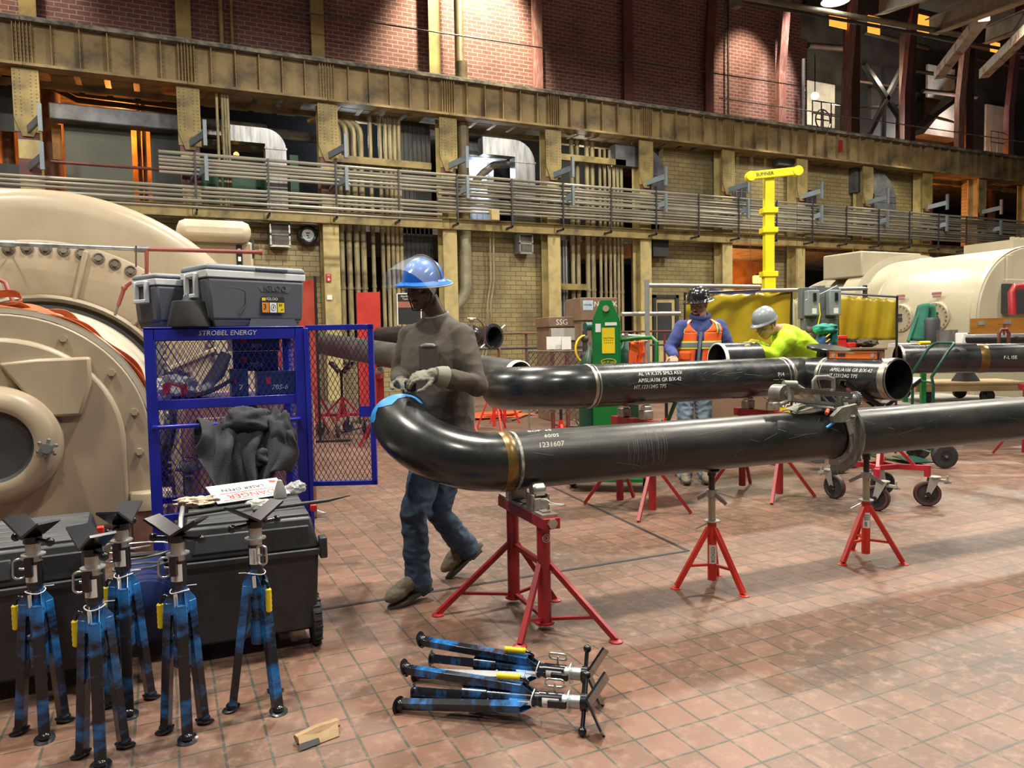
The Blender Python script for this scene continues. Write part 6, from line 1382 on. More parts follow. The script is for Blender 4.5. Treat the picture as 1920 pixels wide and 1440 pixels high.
MB(pk).tube([(-.05, .062, -.001), (-.02, .068, 0), (.03, .066, 0), (.045, .06, 0)], [.008, .012, .011, .008], 10).build('pocket_glove', mat('pale_cloth', (.24, .24, .22), .9), T1, world=True)
cc = J['eL'].lerp(J['wL'], .45); o = MB(); fd = (J['wL']-J['eL']).normalized(); oq = Vector((-.35, -.93, .1))
o.sph(cc+oq*.050, (.016, .008, .022), 10, 6).build('orange_paint_mark', mat('orange_ink', (.42, .20, .04), .8), T1, world=True)
for s, cur, k in (('L', .75, 1.12), ('R', .7, 1.12)):
    W = J['w'+s]; Td = (at(768, 706, 3.93)-W) if s == 'L' else (at(775, 712, 4.00)-W)
    n_ = (Vector((-.2, -.5, .85)) if s == 'L' else Vector((.1, .5, .8)))
    mb = MB(); hand_shapes(mb, W-Td.normalized()*.01, Td, n_, -1 if s == 'L' else 1, cur, k)
    e = J['e'+s]; bk = (e-W).normalized(); limb(mb, [W+bk*.05, W, W-bk*.01], [.046, .038, .034])
    mb.build('glove', M_glove, T1, world=True, remesh=.0042, smooth=1, fn=wrinkle(.003, 40))
g = MB(); tq = (J['wL']-J['eL']).normalized(); a_, b_, _ = frame(tq)
MB().tube([J['wL']-tq*.075, J['wL']-tq*.05, J['wL']-tq*.01], [.064, .060, .046], 18).build('glove_cuff', mat('cuff_beige', (.24, .25, .20), .9), T1, world=True)
MB().sph(at(770, 722, 3.98), (.035, .03, .035), 12, 8).build('held_object', mat('navy_cloth', (.01, .014, .03), .8), T1, world=True, remesh=.006, fn=wrinkle(.01, 25))
# --- man in the orange vest ---
d0 = 7.5
J2 = dict(neck=at(1313, 597, d0), hip=at(1303, 700, d0+.05), sL=at(1348, 611, d0+.03), sR=at(1278, 613, d0-.02), eL=at(1367, 655, d0+.0), eR=at(1256, 655, d0-.08), wL=at(1362, 676, d0-.22), wR=at(1265, 668, d0-.30),
          hL=at(1318, 708, d0+.05), hR=at(1284, 708, d0), kL=at(1320, 790, d0), kR=at(1284, 790, d0-.05), aL=Vector((0, 0, 0)), aR=Vector((0, 0, 0)), tL=Vector((0, 0, 0)), tR=Vector((0, 0, 0)))
f2 = R(238); fd2 = Vector((math.cos(f2), math.sin(f2), 0))
for s, px in (('L', 1322), ('R', 1284)):
    p = at(px, 870, d0); p.z = .105; J2['a'+s] = p; J2['t'+s] = p+fd2*.16+Vector((0, 0, -.05))
M_blueh = mat('blue_hoodie', (.045, .065, .22), .9, c2=(.035, .05, .17), ns=5, bump=.2, bs=120)
T2, hm2, S2, la2, tf2, fw2 = person('person', 'man in black hard hat, blue hoodie and orange safety vest behind the stencilled pipe', J2, f2,
    (at(1310, 572, d0), R(208), R(14), 0), (M_skin2, M_blueh, M_denim2, M_boot, None),
    dict(wr=.6, torso=[(-.2, .17, .12), (.1, .18, .125), (.5, .185, .13), (.8, .19, .12), (.93, .15, .10), (1.0, .09, .085)], sleeve=.92, bareL=1, bareR=1, beard=mat('brown_beard', (.07, .03, .015), .9), hairm=mat('brown_hair', (.05, .025, .012), .9),
         handR=(at(1262, 690, d0-.42)-J2['wR'], Vector((-.3, -.8, .5)), 1, .8), handL=(at(1368, 684, d0-.35)-J2['wL'], Vector((0, 0, 1)), -1, .5)))
hard_hat(T2, hm2, mat('hat_black', (.012, .012, .013), .2, c2=(.35, .35, .35), ns=26, lo=.62, hi=.66, coat=.5), full=True, zoff=.068, label='glossy black hard hat with stickers')
MB().tube([nb2 for nb2 in [J2['neck']+la2*.085*math.cos(t)+tf2*.08*math.sin(t)+Vector((0, 0, .02-.03*math.sin(t))) for t in [i*2*pi/28 for i in range(28)]]], [(.024, .03)]*28, 10, closed=True).build('hood', M_blueh, T2, world=True, ang=180)
M_vest = mat('hi_vis_orange', (.85, .12, .012), .7, c2=(.72, .09, .01), ns=5, bump=.15, bs=60); M_refl = mat('reflective_grey', (.25, .26, .27), .35, .3); M_lime = mat('lime_trim', (.62, .72, .05), .6)
def vsurf(u0, u1, t0, t1, off, th=.004, nu=24, nv=16, af=None):
    secs = [(-.12, .205, .16), (.1, .205, .158), (.5, .222, .162), (.8, .225, .15), (.90, .20, .125), (.98, .12, .10)]
    def fn(u, v):
        a = af(u, v) if af else u0+(u1-u0)*u; t = t0+(t1-t0)*v
        for (ta_, wa, da), (tb_, wb_, db) in zip(secs, secs[1:]):
            if t <= tb_ or (tb_, wb_, db) == secs[-1]:
                q = (t-ta_)/(tb_-ta_); w = wa+(wb_-wa)*q; d_ = da+(db-da)*q; break
        c = J2['hip'].lerp(J2['neck'], t); ca, sa = math.cos(a), math.sin(a)
        return c+la2*((w+off)*math.copysign(abs(ca)**.8, ca))+tf2*((d_+off+.004*noise.noise(Vector((a*4, t*9, 0))))*math.copysign(abs(sa)**.8, sa))
    return MB().surf(fn, nu, nv, th)
V_ = thing
for s, (a0, a1) in (('L', (R(86), R(-10))), ('R', (R(94), R(190)))):
    pass
VB = .16
mb = vsurf(R(84), R(-95), VB, .76, .0); mb2 = vsurf(R(96), R(275), VB, .76, .0); mb.add(mb2.v, mb2.f)
for sgn in (1, -1):
    m_ = vsurf(0, 1, .755, .985, .001, nu=10, nv=14, af=lambda u, v: (R(90)-sgn*R(6+36*v))+(-sgn*R(76-50*v))*u); mb.add(m_.v, m_.f)
m_ = vsurf(R(195), R(345), .74, .97, .002, nu=16, nv=6); mb.add(m_.v, m_.f)
vo = mb.build('safety_vest', M_vest, T2, world=True, ang=180)
for nm, m, t0, t1, off in (('reflective_band', M_refl, .48, .57, .006), ('lime_trim', M_lime, .455, .48, .006), ('lime_trim', M_lime, .57, .595, .006)):
    a = vsurf(R(87), R(-95), t0, t1, off, .002); b = vsurf(R(93), R(275), t0, t1, off, .002); a.add(b.v, b.f); a.build(nm, m, vo, world=True, ang=180)
for sgn in (1, -1):
    c0 = R(90)-sgn*R(46); w_ = R(6)
    vsurf(c0-w_, c0+w_, .74, .97, .008, .002, 3, 12).build('reflective_band', M_refl, vo, world=True)
    for q in (-1, 1): vsurf(c0+q*w_, c0+q*(w_+R(3)), .74, .97, .0085, .002, 2, 12).build('lime_trim', M_lime, vo, world=True)
    c1 = R(90)-sgn*R(38); vsurf(c1-R(22), c1+R(22), .24, .42, .010, .004, 6, 4).build('vest_pocket', M_vest, vo, world=True, ang=180)
vsurf(R(88.5), R(91.5), VB, .76, .008, .002, 2, 10).build('zipper', M_refl, vo, world=True)
# --- bending man ---
d1 = 7.45
J3 = dict(neck=at(1462, 622, d1+.05), hip=at(1560, 712, d1+.45), sL=at(1476, 636, d1-.12), sR=at(1478, 630, d1+.25), eL=at(1448, 668, d1-.10), eR=at(1450, 665, d1+.2), wL=at(1410, 650, d1-.26), wR=at(1410, 643, d1-.05),
          hL=at(1556, 722, d1+.38), hR=at(1560, 720, d1+.60), kL=at(1560, 800, d1+.35), kR=at(1585, 800, d1+.65), aL=0, aR=0, tL=0, tR=0)
f3 = R(172); fd3 = Vector((math.cos(f3), math.sin(f3), 0))
for s, px, dd in (('L', 1575, .40), ('R', 1600, .75)):
    p = at(px, 860, d1+dd); p.z = .105; J3['a'+s] = p; J3['t'+s] = p+fd3*.16+Vector((0, 0, -.05))
M_hiv = mat('hi_vis_yellow', (.52, .80, .02), .75, c2=(.46, .70, .02), ns=5)
la3 = Vector((-math.sin(f3), math.cos(f3), 0)); ax3 = (J3['neck']-J3['hip']).normalized(); bend = ax3.cross(la3).normalized(); bend = -bend if bend.z > 0 else bend
T3, hm3, S3, la3_, tf3, fw3 = person('person', 'man in grey hard hat and bright yellow shirt bending over the short pipe piece', J3, f3,
    (at(1437, 612, d1), R(182), R(30), 0), (M_skin2, M_hiv, mat('dark_jeans', (.02, .03, .06), .85), M_boot, None),
    dict(wr=.6, sleeve=1.12, torso=[(-.05, .185, .135), (.2, .195, .145), (.5, .21, .155), (.8, .205, .145), (.93, .165, .12), (1.03, .09, .085)], bend=bend, hairm=mat('short_grey_hair', (.16, .10, .07), .9)))
hard_hat(T3, hm3, mat('hat_grey', (.20, .23, .26), .35, c2=(.24, .27, .3), coat=.2), full=False, zoff=.080, tilt=R(-4), label='grey hard hat')
MB(hm3).tube([(.104, -.068, .008), (.112, -.03, .004), (.112, .03, .004), (.104, .068, .008)], [(.016, .002)]*4, 8).build('safety_glasses', MATS['clear_lens'], T3, world=True)
M_wg = mat('yellow_leather_glove', (.42, .34, .08), .8, c2=(.30, .24, .06), ns=20)
for s, sg in (('L', -1), ('R', 1)):
    W = J3['w'+s]; mb = MB(); hand_shapes(mb, W, at(1380, 645, d1-.36 if s == 'L' else d1-.18)-W, Vector((0, 0, 1)), sg, .55, 1.15); bk = (J3['e'+s]-W).normalized(); limb(mb, [W+bk*.09, W], [.055, .04])
    mb.build('glove', M_wg, T3, world=True, remesh=.005, smooth=1)
# ---------------- things in the middle distance ----------------
def bxat(px0, py0, px1, py1, d, depth, z0=None):   # box front spanned by two surveyed corners, returns x0,x1,y,z0,z1
    pass
def cart_frame(o, rz=0): return Matrix.Translation(o) @ Matrix.Rotation(rz, 4, 'Z')
M_gcart = mat('cart_green', (.005, .16, .03), .4, c2=(.004, .13, .025), ns=5)
g0 = gr(1140, 905); g0 = Vector((at(1140, 790, 7.2).x, at(1140, 790, 7.2).y, 0))
t = thing('cylinder_cart', 'green gas cylinder cart with yellow and white labels on its upright plate', 'cylinder cart', g0, R(-35))
MB().prism([(-.125, .12), (.125, .12), (.125, 1.64), (.05, 1.82), (-.05, 1.82), (-.125, 1.64)], .012, XY(-.15)).build('upright_plate', M_gcart, t, bev=.002)
MB().cyl((0, -.158, 1.74), (0, -.163, 1.74), .03, seg=20).build('lifting_hole', M_creamd, t)
for s in (-1, 1): MB().bx(s*.125-.006, s*.125+.006, -.15, .0, .12, 1.62).build('side_flange', M_gcart, t)
MB().bx(-.33, .33, -.16, .25, .10, .13).build('base_plate', M_gcart, t)
P_ = Matrix.Translation((0, -.152, 0)) @ Matrix.Rotation(R(90), 4, 'X')
def lab(par, x0, x1, z0, z1, m, txt=None, sz=.02, ink=M_ink, nm='label_plate'):
    o = MB(P_).add([(x0, z0, .001), (x1, z0, .001), (x1, z1, .001), (x0, z1, .001)], [(0, 1, 2, 3)]).build(nm, m, par)
    if txt: MB(P_).text(txt, sz, Matrix.Translation(((x0+x1)/2, (z0+z1)/2, .002)), depth=.0003).build('label_print', ink, o, flat=True)
    return o
M_ylab = mat('label_yellow', (.8, .6, .01), .5)
lab(t, -.04, .08, 1.32, 1.56, M_ylab, 'CAUTION\n= = = = =\n= = = = =', .022); lab(t, -.10, -.05, 1.52, 1.60, M_white); lab(t, -.01, .10, 1.58, 1.61, M_white)
MB(P_).text('sai X cart', .032, Matrix.Translation((.02, 1.24, .002)), depth=.0003, shear=.2).tube([(.02+.07*math.cos(a), 1.24+.028*math.sin(a), .001) for a in [i*2*pi/24 for i in range(24)]], .003, 5, closed=True).build('yellow_logo', M_ylab, t)
lab(t, -.06, .10, 1.0, 1.16, M_white, 'STROBEL', .034)
for x, h, m, nm in ((-.17, 1.22, 'cylinder_dark_green', 'left'), (.18, 1.30, 'cylinder_dark_green', 'right')):
    c = thing('gas_cylinder', 'dark green gas cylinder on the %s side of the green cart' % nm, 'gas cylinder', g0+Matrix.Rotation(R(-35), 3, 'Z') @ Vector((x, .06, .131)), 0, 'gas cylinders on the cart')
    MB().lathe([(.001, 0), (.11, 0), (.115, .02), (.115, h-.25), (.10, h-.12), (.05, h-.03), (.035, h), (.001, h)], seg=28).build('cylinder_shell', mat('cylinder_dark_green', (.01, .06, .035), .35), c); MB().cyl((0, 0, h), (0, 0, h+.08), .02, seg=12).build('cylinder_valve', M_worn, c)
for s in (-1, 1):
    w = MB().lathe([(.05, -.03), (.15, -.035), (.165, 0), (.15, .035), (.05, .03)], (s*.36, .12, .165), (1, 0, 0), 28).build('cart_wheel', M_rub, t); MB().cyl((s*.36-.02, .12, .165), (s*.36+.02, .12, .165), .05, seg=18).build('hub', M_white, w)
MB().tube([(.125, -.1, 1.44), (.30, -.25, 1.46), (.42, -.35, 1.46), (.46, -.38, 1.42), (.46, -.38, 1.05), (.46, -.38, 1.0)], .018, 10).tube([(.125, -.1, .72), (.30, -.28, 1.0), (.40, -.36, 1.03), (.62, -.62, 1.06), (.66, -.66, 1.03), (.52, -.55, .65)], .018, 10).build('side_handle', M_gcart, t)
q = at(1197, 640, 7.0)
def vcl(u, v): 
    a = q+Vector((.906, -.4226, 0))*(.16*(u-.5)); return a+Vector((.02*math.sin(u*16+v*3)*v, .05*(v*2 if v < .25 else .5)+.02*math.sin(u*11), .04*min(1, v*8)-.30*v-.05*v*math.sin(u*5)))
vv = thing('draped_safety_vest', 'orange safety vest hung over the green cart handle', 'safety vest', q)
MB().surf(vcl, 20, 16, .012).build('vest_cloth', M_vest, vv, world=True, ang=180)
MB().surf(lambda u, v: vcl(.86+.1*u, v)+Vector((-.006, -.012, 0)), 3, 14, .004).build('reflective_band', M_refl, vv, world=True, ang=180)
# scaffold tubes
M_scaf = mat('galvanised_tube', (.38, .39, .38), .4, .6)
def tubething(a, b, r, lab_, name='scaffold_tube', m=None, cat='tube', grp='galvanised tubes behind the green cart'):
    a = Vector(a); b = Vector(b); return tag(MB().cyl(a, b, r, seg=12).build(name, m or M_scaf), lab_, cat, grp)
D9 = 8.6
va = at(1213, 525, D9); vb = Vector((va.x, va.y, 0)); tubething(vb, va, .028, 'upright galvanised scaffold tube left of the vest wearing man')
tubething(at(1210, 535, D9), at(1425, 538, D9+.6), .026, 'upper horizontal scaffold tube above the first yellow curtain')
tubething(at(1165, 589, D9), at(1275, 588, D9+.3), .024, 'middle horizontal scaffold tube just right of the green cart')
tubething(at(1165, 629, D9), at(1215, 632, D9+.1), .022, 'lower horizontal scaffold tube right of the green cart')
tubething(at(1425, 545, D9+.6), at(1625, 541, D9+1.2), .024, 'horizontal scaffold tube above the grey switch boxes')
va = at(1622, 535, D9+1.2); tubething((va.x, va.y, 0), va, .03, 'upright dark scaffold tube beside the second yellow curtain', m=M_darkg)
# curtains
def curt_mat():
    m = mat('welding_curtain', (.42, .31, .012), .3, c2=(.30, .22, .015), ns=1.6, alpha=.93, bump=.1, bs=6); return m
M_cur = curt_mat(); M_cur2 = mat('clear_yellow_curtain', (.62, .58, .35), .25, alpha=.6)
def curtain(a0, a1, b0, b1, d0_, d1_, m, label, frame_=True):
    tl = at(*a0, d0_); tr = at(*a1, d1_); bl = Vector((tl.x, tl.y, at(*b0, d0_).z)); br = Vector((tr.x, tr.y, at(*b1, d1_).z))
    t = thing('welding_curtain', label, 'curtain', (tl.x, tl.y, 0), 0, 'yellow welding curtains'); nrm = (tr-tl).cross(Vector((0, 0, 1))).normalized()
    def fn(u, v): p = tl.lerp(tr, u).lerp(bl.lerp(br, u), v); return p+nrm*(.03*math.sin(u*22+v*2)*(.3+.7*v)+.02*noise.noise(p*3)) + Vector((0, 0, -.02*abs(math.sin(u*3.14*6))*(1-v)))
    MB().surf(fn, 60, 12, .004).build('curtain_sheet', m, t, world=True, ang=180)
    if frame_:
        fr = MB().cyl(tl+Vector((0, 0, .02)), tr+Vector((0, 0, .02)), .012, seg=8)
        for p in (tl, tr): fr.cyl((p.x, p.y, 0), p+Vector((0, 0, .03)), .014, seg=8)
        fr.build('curtain_frame', M_black, t, world=True)
    return t
curtain((1284, 553), (1484, 545), (1284, 650), (1484, 652), 9.0, 9.4, M_cur, 'first yellow welding curtain behind the two workers')
curtain((1487, 560), (1512, 566), (1487, 668), (1508, 665), 8.7, 8.8, M_cur2, 'narrow clear yellow curtain strip left of the grey switch boxes', False)
curtain((1574, 553), (1682, 560), (1574, 640), (1682, 637), 9.3, 9.0, M_cur, 'second yellow welding curtain right of the grey switch boxes')
o = MB().surf(lambda u, v: at(1330+90*u, 540+10*v+6*math.sin(u*3), 9.6), 12, 3, .01).build('blue_tarp', mat('tarp_blue', (.02, .02, .15), .6)); tag(o, 'dark blue tarp hung behind the top of the first yellow curtain', 'tarp')
# switch boxes
sb = at(1538, 572, 8.4)
t = thing('switchgear_stand', 'grey electrical switch boxes on a stand between the two yellow curtains', 'switch box', (sb.x, sb.y, 0), R(-25))
M_sw = mat('switchgear_grey', (.13, .15, .15), .45, c2=(.10, .115, .115)); M_sw2 = mat('switchgear_light', (.24, .28, .30), .4)
zc = sb.z
MB().bx(-.21, .21, 0, .12, zc-.15, zc+.20).bx(-.05, .05, -.02, .14, 0, zc+.22).bx(-.19, .19, -.03, .1, zc-.28, zc-.15).build('back_panel', M_sw, t, bev=.005)
for s in (-1, 1):
    b = MB().bx(s*.12-.065, s*.12+.065, -.12, 0, zc-.12, zc+.16).build('switch_box', M_sw2, t, bev=.008); MB().bx(s*.12-.01, s*.12+.02, -.14, -.12, zc+.04, zc+.13).build('switch_lever', M_black, b); MB().bx(s*.12-.02, s*.12+.03, -.122, -.12, zc-.10, zc-.04).build('switch_label', M_white, b)
    MB().sph((s*.13, -.03, zc-.27), .045, 16, 10).build('round_socket', M_grime, t)
o = MB().tube([at(1570, 535, 8.3), at(1545, 548, 8.3), at(1510, 563, 8.3)], .004, 6).build('white_rope', M_white); tag(o, 'white rope strung across the grey switch boxes', 'rope')
o = MB().tube([at(1536, 568, 8.2), at(1538, 590, 8.2), at(1533, 612, 8.2)], .006, 6).build('yellow_rope', M_ylab); tag(o, 'yellow rope hanging in front of the grey switch boxes', 'rope')
# work bench with tool boxes
wb0 = at(1600, 660, 8.9)
M_tan = mat('job_box_tan', (.20, .13, .08), .6, c2=(.16, .10, .06)); 
t = thing('job_box', 'tan steel job box behind the orange level', 'job box', (wb0.x, wb0.y, 0), R(-25)); MB().bx(-.42, .38, 0, .6, 0, wb0.z+.02).build('box_body', M_tan, t, bev=.01); MB().bx(-.44, .40, -.02, .62, wb0.z+.02, wb0.z+.05).build('box_lid', M_tan, t, bev=.006)
zt = wb0.z+.051
def onb(px, py, d=9.1): p = at(px, py, d); p.z = zt; return p
for px, w, h, lb in ((1528, .24, .14, 'left'), (1562, .26, .15, 'right')):
    p = onb(px, 630); t = thing('red_toolbox', 'red plastic toolbox on the tan job box, %s one' % lb, 'toolbox', p, R(-25), 'red toolboxes'); MB().bx(-w/2, w/2, -.08, .08, 0, h*.7).build('box_body', M_red2, t, bev=.01); MB().bx(-w/2-.01, w/2+.01, -.09, .09, h*.7, h).build('box_lid', M_red2, t, bev=.01); MB().tube([(-.06, 0, h), (-.05, 0, h+.03), (.05, 0, h+.03), (.06, 0, h)], .008, 6).build('handle', M_black, t)
t = thing('red_power_tool', 'small red power tool case beside the red toolboxes', 'tool', onb(1595, 630), 0); MB().bx(-.1, .1, -.06, .06, 0, .06).build('case', M_red2, t, bev=.01); MB().cyl((-.05, 0, .06), (-.05, 0, .11), .03, seg=14).cyl((.05, 0, .06), (.05, 0, .1), .035, seg=14).build('tool_parts', M_darkg, t)
blobmesh('tool_bag', onb(1625, 630)+Vector((0, 0, .05)), (.16, .08, .05), mat('brown_canvas', (.06, .05, .03), .9), 'dark crumpled canvas tool bag on the tan job box', 'bag', 5, .4)
jk = at(1545, 632, 7.6)
t = thing('safety_harness_pile', 'blue safety harness heaped behind the tee', 'harness', (jk.x, jk.y, jk.z-.1))
lump((-.02, 0, -.02), (.10, .09, .16), 3, .22, mat('harness_blue', (.02, .06, .20), .8), 4.).build('harness', MATS['harness_blue'], t)
mb = MB()
for k in range(5): mb.bar((-.07, -.09, -.1+k*.05), (-.03, -.10, -.07+k*.05), .02, .006)
mb.build('yellow_loops', M_ylab, t)
t = thing('jacket', 'teal work jacket thrown over the blue harness', 'jacket', (jk.x, jk.y, jk.z+.06))
lump((.02, 0, .02), (.15, .11, .06), 6, .25, mat('teal_cloth', (.01, .22, .17), .8), 5.).build('jacket_body', MATS['teal_cloth'], t, ang=180); lump((.10, -.02, -.08), (.05, .05, .12), 8, .3, M_glove, 5.).build('jacket_sleeve', MATS['teal_cloth'], t, ang=180)
# yellow material lift
M_sum = mat('lift_yellow', (.80, .72, .01), .4, c2=(.74, .64, .01)); L = at(1441, 640, 14); tz = at(1441, 326, 14).z
t = thing('material_lift', 'tall bright yellow material lift with a crossbar, marked SUMNER', 'lift', (L.x, L.y, 0), R(-25))
MB().bx(-.10, .10, -.10, .10, .05, tz*.58).build('lower_mast', M_sum, t, bev=.005); MB().bx(-.085, .085, -.08, .08, tz*.58, tz-.1).build('upper_mast', M_sum, t, bev=.005)
for z in (tz*.58, tz*.76, tz*.84): MB().bx(-.14, .14, -.13, .13, z-.05, z+.05).build('mast_collar', M_sum, t, bev=.01)
MB().bar((-.36, -.1, tz-.09), (.48, -.1, tz-.02), .10, .14).build('crossbar', M_sum, t, bev=.006)
for s, z in ((-.37, tz-.1), (.49, tz-.02)): MB().cyl((s, -.17, z), (s, -.03, z), .09, seg=20).build('end_pulley', M_sum, t)
MB(Matrix.Translation((-.12, -.156, tz-.07)) @ Matrix.Rotation(R(-4.7), 4, 'Y') @ Matrix.Rotation(R(90), 4, 'X')).text('SUMNER', .085, depth=.001).build('name_print', M_ink, t, flat=True)
MB(Matrix.Translation((0, -.104, tz*.5)) @ Matrix.Rotation(R(90), 4, 'Y') @ Matrix.Rotation(R(90), 4, 'X')).text('SUMNER', .07, Matrix.Rotation(0, 4, 'Z'), depth=.001).build('name_print', M_ink, t, flat=True) if 0 else None
for x in (-.37, .49): MB().cyl((x, -.1, .2), (x, -.1, tz-.1), .004, seg=5).build('lift_cable', M_darkg, t)
MB().bx(-.5, .5, -.05, .05, .03, .12).bx(-.05, .05, -.5, .5, .03, .12).build('lift_base', M_sum, t)
# far turbine
M_ft = mat('far_turbine_cream', (.36, .325, .235), .4, c2=(.30, .265, .18), ns=1.1, lo=.42, hi=.7)
t = thing('turbine_casing', 'long cream arched turbine casing with round bolted hatches, far right background', 'turbine', (14.1, 8.0, 0), 0)
FW, FZ, FH = 1.8, 1.62, 1.32
def fsec(y, k=1., kz=1., n=30):
    pts = [(-FW*k, y, 0)]
    for i in range(n+1):
        a = pi-pi*i/n; c, s_ = math.cos(a), math.sin(a); pts.append((FW*k*math.copysign(abs(c)**.86, c), y, FZ+FH*kz*abs(s_)**.9))
    return pts+[(FW*k, y, 0)]
def floft(secs, nm, m, cap=(1, 1), bev=0):
    rows = [fsec(*q) for q in secs]; w = len(rows[0]); vs = [p for r_ in rows for p in r_]
    fs = [(i*w+j, i*w+j+1, (i+1)*w+j+1, (i+1)*w+j) for i in range(len(rows)-1) for j in range(w-1)]
    if cap[0]: fs.append(tuple(range(w))[::-1])
    if cap[1]: fs.append(tuple((len(rows)-1)*w+k for k in range(w)))
    return MB().add(vs, fs).build(nm, m, t, ang=30)
floft([(.0, .99, .99), (.03, 1, 1), (2.0, 1, 1), (2.02, 1.008, 1.012), (2.06, 1, 1), (2.55, 1, 1)], 'casing_body', M_ft)
floft([(.02, 1.012, 1.015), (.12, 1.012, 1.015)], 'end_rim', M_ft, (0, 0))
floft([(2.45, 1.0, 1.0), (2.5, 1.05, 1.10), (2.85, 1.05, 1.10), (2.95, .97, .95)], 'raised_ring', M_ft)
floft([(2.9, .96, .94), (3.6, .96, .94), (3.62, .97, .95), (3.66, .96, .94), (4.3, .90, .84), (4.8, .76, .62), (5.1, .5, .3)], 'casing_nose', M_ft)
MB().bx(-1.55, .2, 2.5, 3.46, 2.6, 3.10).build('top_box', M_ft, t, bev=.03)
mb = MB().bx(-.4, 1.6, .3, 1.2, 2.9, 3.08)
for k in range(14): mb.cyl((-.35+k*.14, .35, 3.0), (-.35+k*.14, .35, 3.13), .04, seg=8)
mb.build('bolted_flange', M_ft, t)
MB().bx(-1.1, -.95, -.03, .02, 2.0, 2.75).bx(-1.16, 1.2, -.06, .02, 2.24, 2.34).build('end_ledge', M_ft, t, bev=.01)
MB().bx(-1.14, 1.2, -.05, 0, 1.78, 2.24).build('black_recess', M_dark, t); MB().bx(-1.20, -1.0, -.09, 0, 1.78, 2.26).build('hinged_flap', M_darkg, t)
for (px, py) in ((1691, 595), (1758, 590)):
    hd_ = math.atan((px-960)/F)+R(25); yy = 12.33/math.tan(hd_)-8.0; z = 1.74
    mh = Matrix.Translation((-FW+.005, yy, z)) @ Matrix.Rotation(R(-4), 4, 'Y') @ Matrix.Rotation(R(-90), 4, 'Z') @ Matrix.Rotation(R(90), 4, 'X')
    h_ = MB(mh).lathe([(.001, .05), (.245, .05), (.255, .04), (.255, -.08)], seg=36).build('round_hatch', M_ft, t)
    for j in range(18): a = j*2*pi/18; MB(mh).cyl((.215*math.cos(a), .215*math.sin(a), .045), (.215*math.cos(a), .215*math.sin(a), .065), .016, seg=6).build('hatch_bolt', M_grime, h_)
    MB(mh).box((-.0, -.02, .06), (.13, .07, .02)).box((.02, .06, .06), (.09, .04, .02)).build('hatch_plates', M_darkg, h_)
    MB(mh @ Matrix.Translation((0, .40, -.04))).box((0, 0, .02), (.17, .05, .02)).box((0, -.05, .02), (.14, .035, .02)).build('notice_plate', mat('faded_red_notice', (.35, .16, .16), .6), t)
o = MB().tube([at(1898, 590, 11), at(1897, 548, 11), at(1902, 538, 11), at(1925, 536, 11)], .05, 12).build('red_standpipe', M_red); tag(o, 'red standpipe in front of the black recess at the right edge', 'pipe')
# clutter bench at right
bz = at(1790, 642, 8.9).z-.02
t = thing('clutter_table', 'long white topped work table behind the right hand pipe', 'table', (at(1720, 640, 10.2).x, at(1720, 640, 10.2).y, 0), R(-32))
MB().bx(-.2, 3.3, -.3, .5, bz-.05, bz).build('table_top', M_cw, t); 
for x in (0, 3.1):
    for y in (-.2, .4): MB().bx(x-.03, x+.03, y-.03, y+.03, 0, bz-.05).build('leg', M_gcart, t)
def onT(px, py=640, d=9.6): p = at(px, py, d); p.z = bz+.001; return p
p = onT(1722, d=10.1); t = thing('draped_coat', 'green work coat hung over a dark drum behind the right hand pipe', 'coat', p)
MB().surf(lambda u, v: (p.x-.02+(u-.5)*(.26+.34*v)-.05*v, p.y-.12+.06*math.sin(u*14), p.z+.02+.52*(1-v)*(1-.25*(2*u-1)**2)+.02*math.sin(u*9)), 26, 12, .02).build('coat_cloth', mat('bottle_green_cloth', (.02, .14, .09), .85, c2=(.012, .09, .06), ns=4), t, world=True, ang=180)
p = onT(1745, d=9.9); o = MB().lathe([(.001, .34), (.09, .34), (.11, .30), (.11, 0)], seg=24).build('dark_drum', M_darkg); o.location = p; tag(o, 'dark metal drum beside the green coat', 'drum')
for px, w, h, m, lb in ((1775, .14, .17, M_duct, 'taller grey galvanised bin'), (1800, .22, .13, M_duct, 'wide grey galvanised tub'), ):
    p = onT(px, d=9.4); o = MB().lathe([(.001, 0), (w*.75, 0), (w*.85, h-.02), (w*.9, h), (w*.82, h-.01), (w*.7, .02), (.001, .02)], seg=24).build('metal_tub', m); o.location = p; tag(o, lb+' on the cluttered table', 'tub', 'metal tubs on the table')
p = onT(1803, d=9.0); o = MB().bx(-.05, .05, -.05, .05, 0, .13).build('white_canister', M_white, bev=.01); o.location = p; tag(o, 'white canister at the near edge of the cluttered table', 'canister')
p = onT(1733, d=9.0); o = MB().tube([(-.09, 0, .02), (.09, 0, .02)], .022, 12).build('yellow_tool', M_ylab); o.location = p; tag(o, 'short yellow tube on the table below the green coat', 'tool')
p = onT(1872, d=9.0); t = thing('plywood_lid', 'open varnished plywood box lid with three hinges', 'box', p, R(-30)); MB().bx(-.32, .55, 0, .02, -.0, .30).build('lid_panel', mat('varnished_ply', (.32, .14, .02), .4, c2=(.22, .09, .015), ns=3, stretch=(.5, 2, 4)), t)
for x in (-.2, .1, .4): MB().bx(x-.04, x+.04, -.006, 0, .22, .27).build('hinge', M_zinc, t)
p = onT(1815, d=8.6); q2 = onT(1935, d=8.0); o = MB().cyl(p+Vector((0, 0, .06)), q2+Vector((0, 0, .06)), .055, seg=20).build('short_pipe', M_black); tag(o, 'thin black pipe lying on the table before the plywood lid', 'pipe')
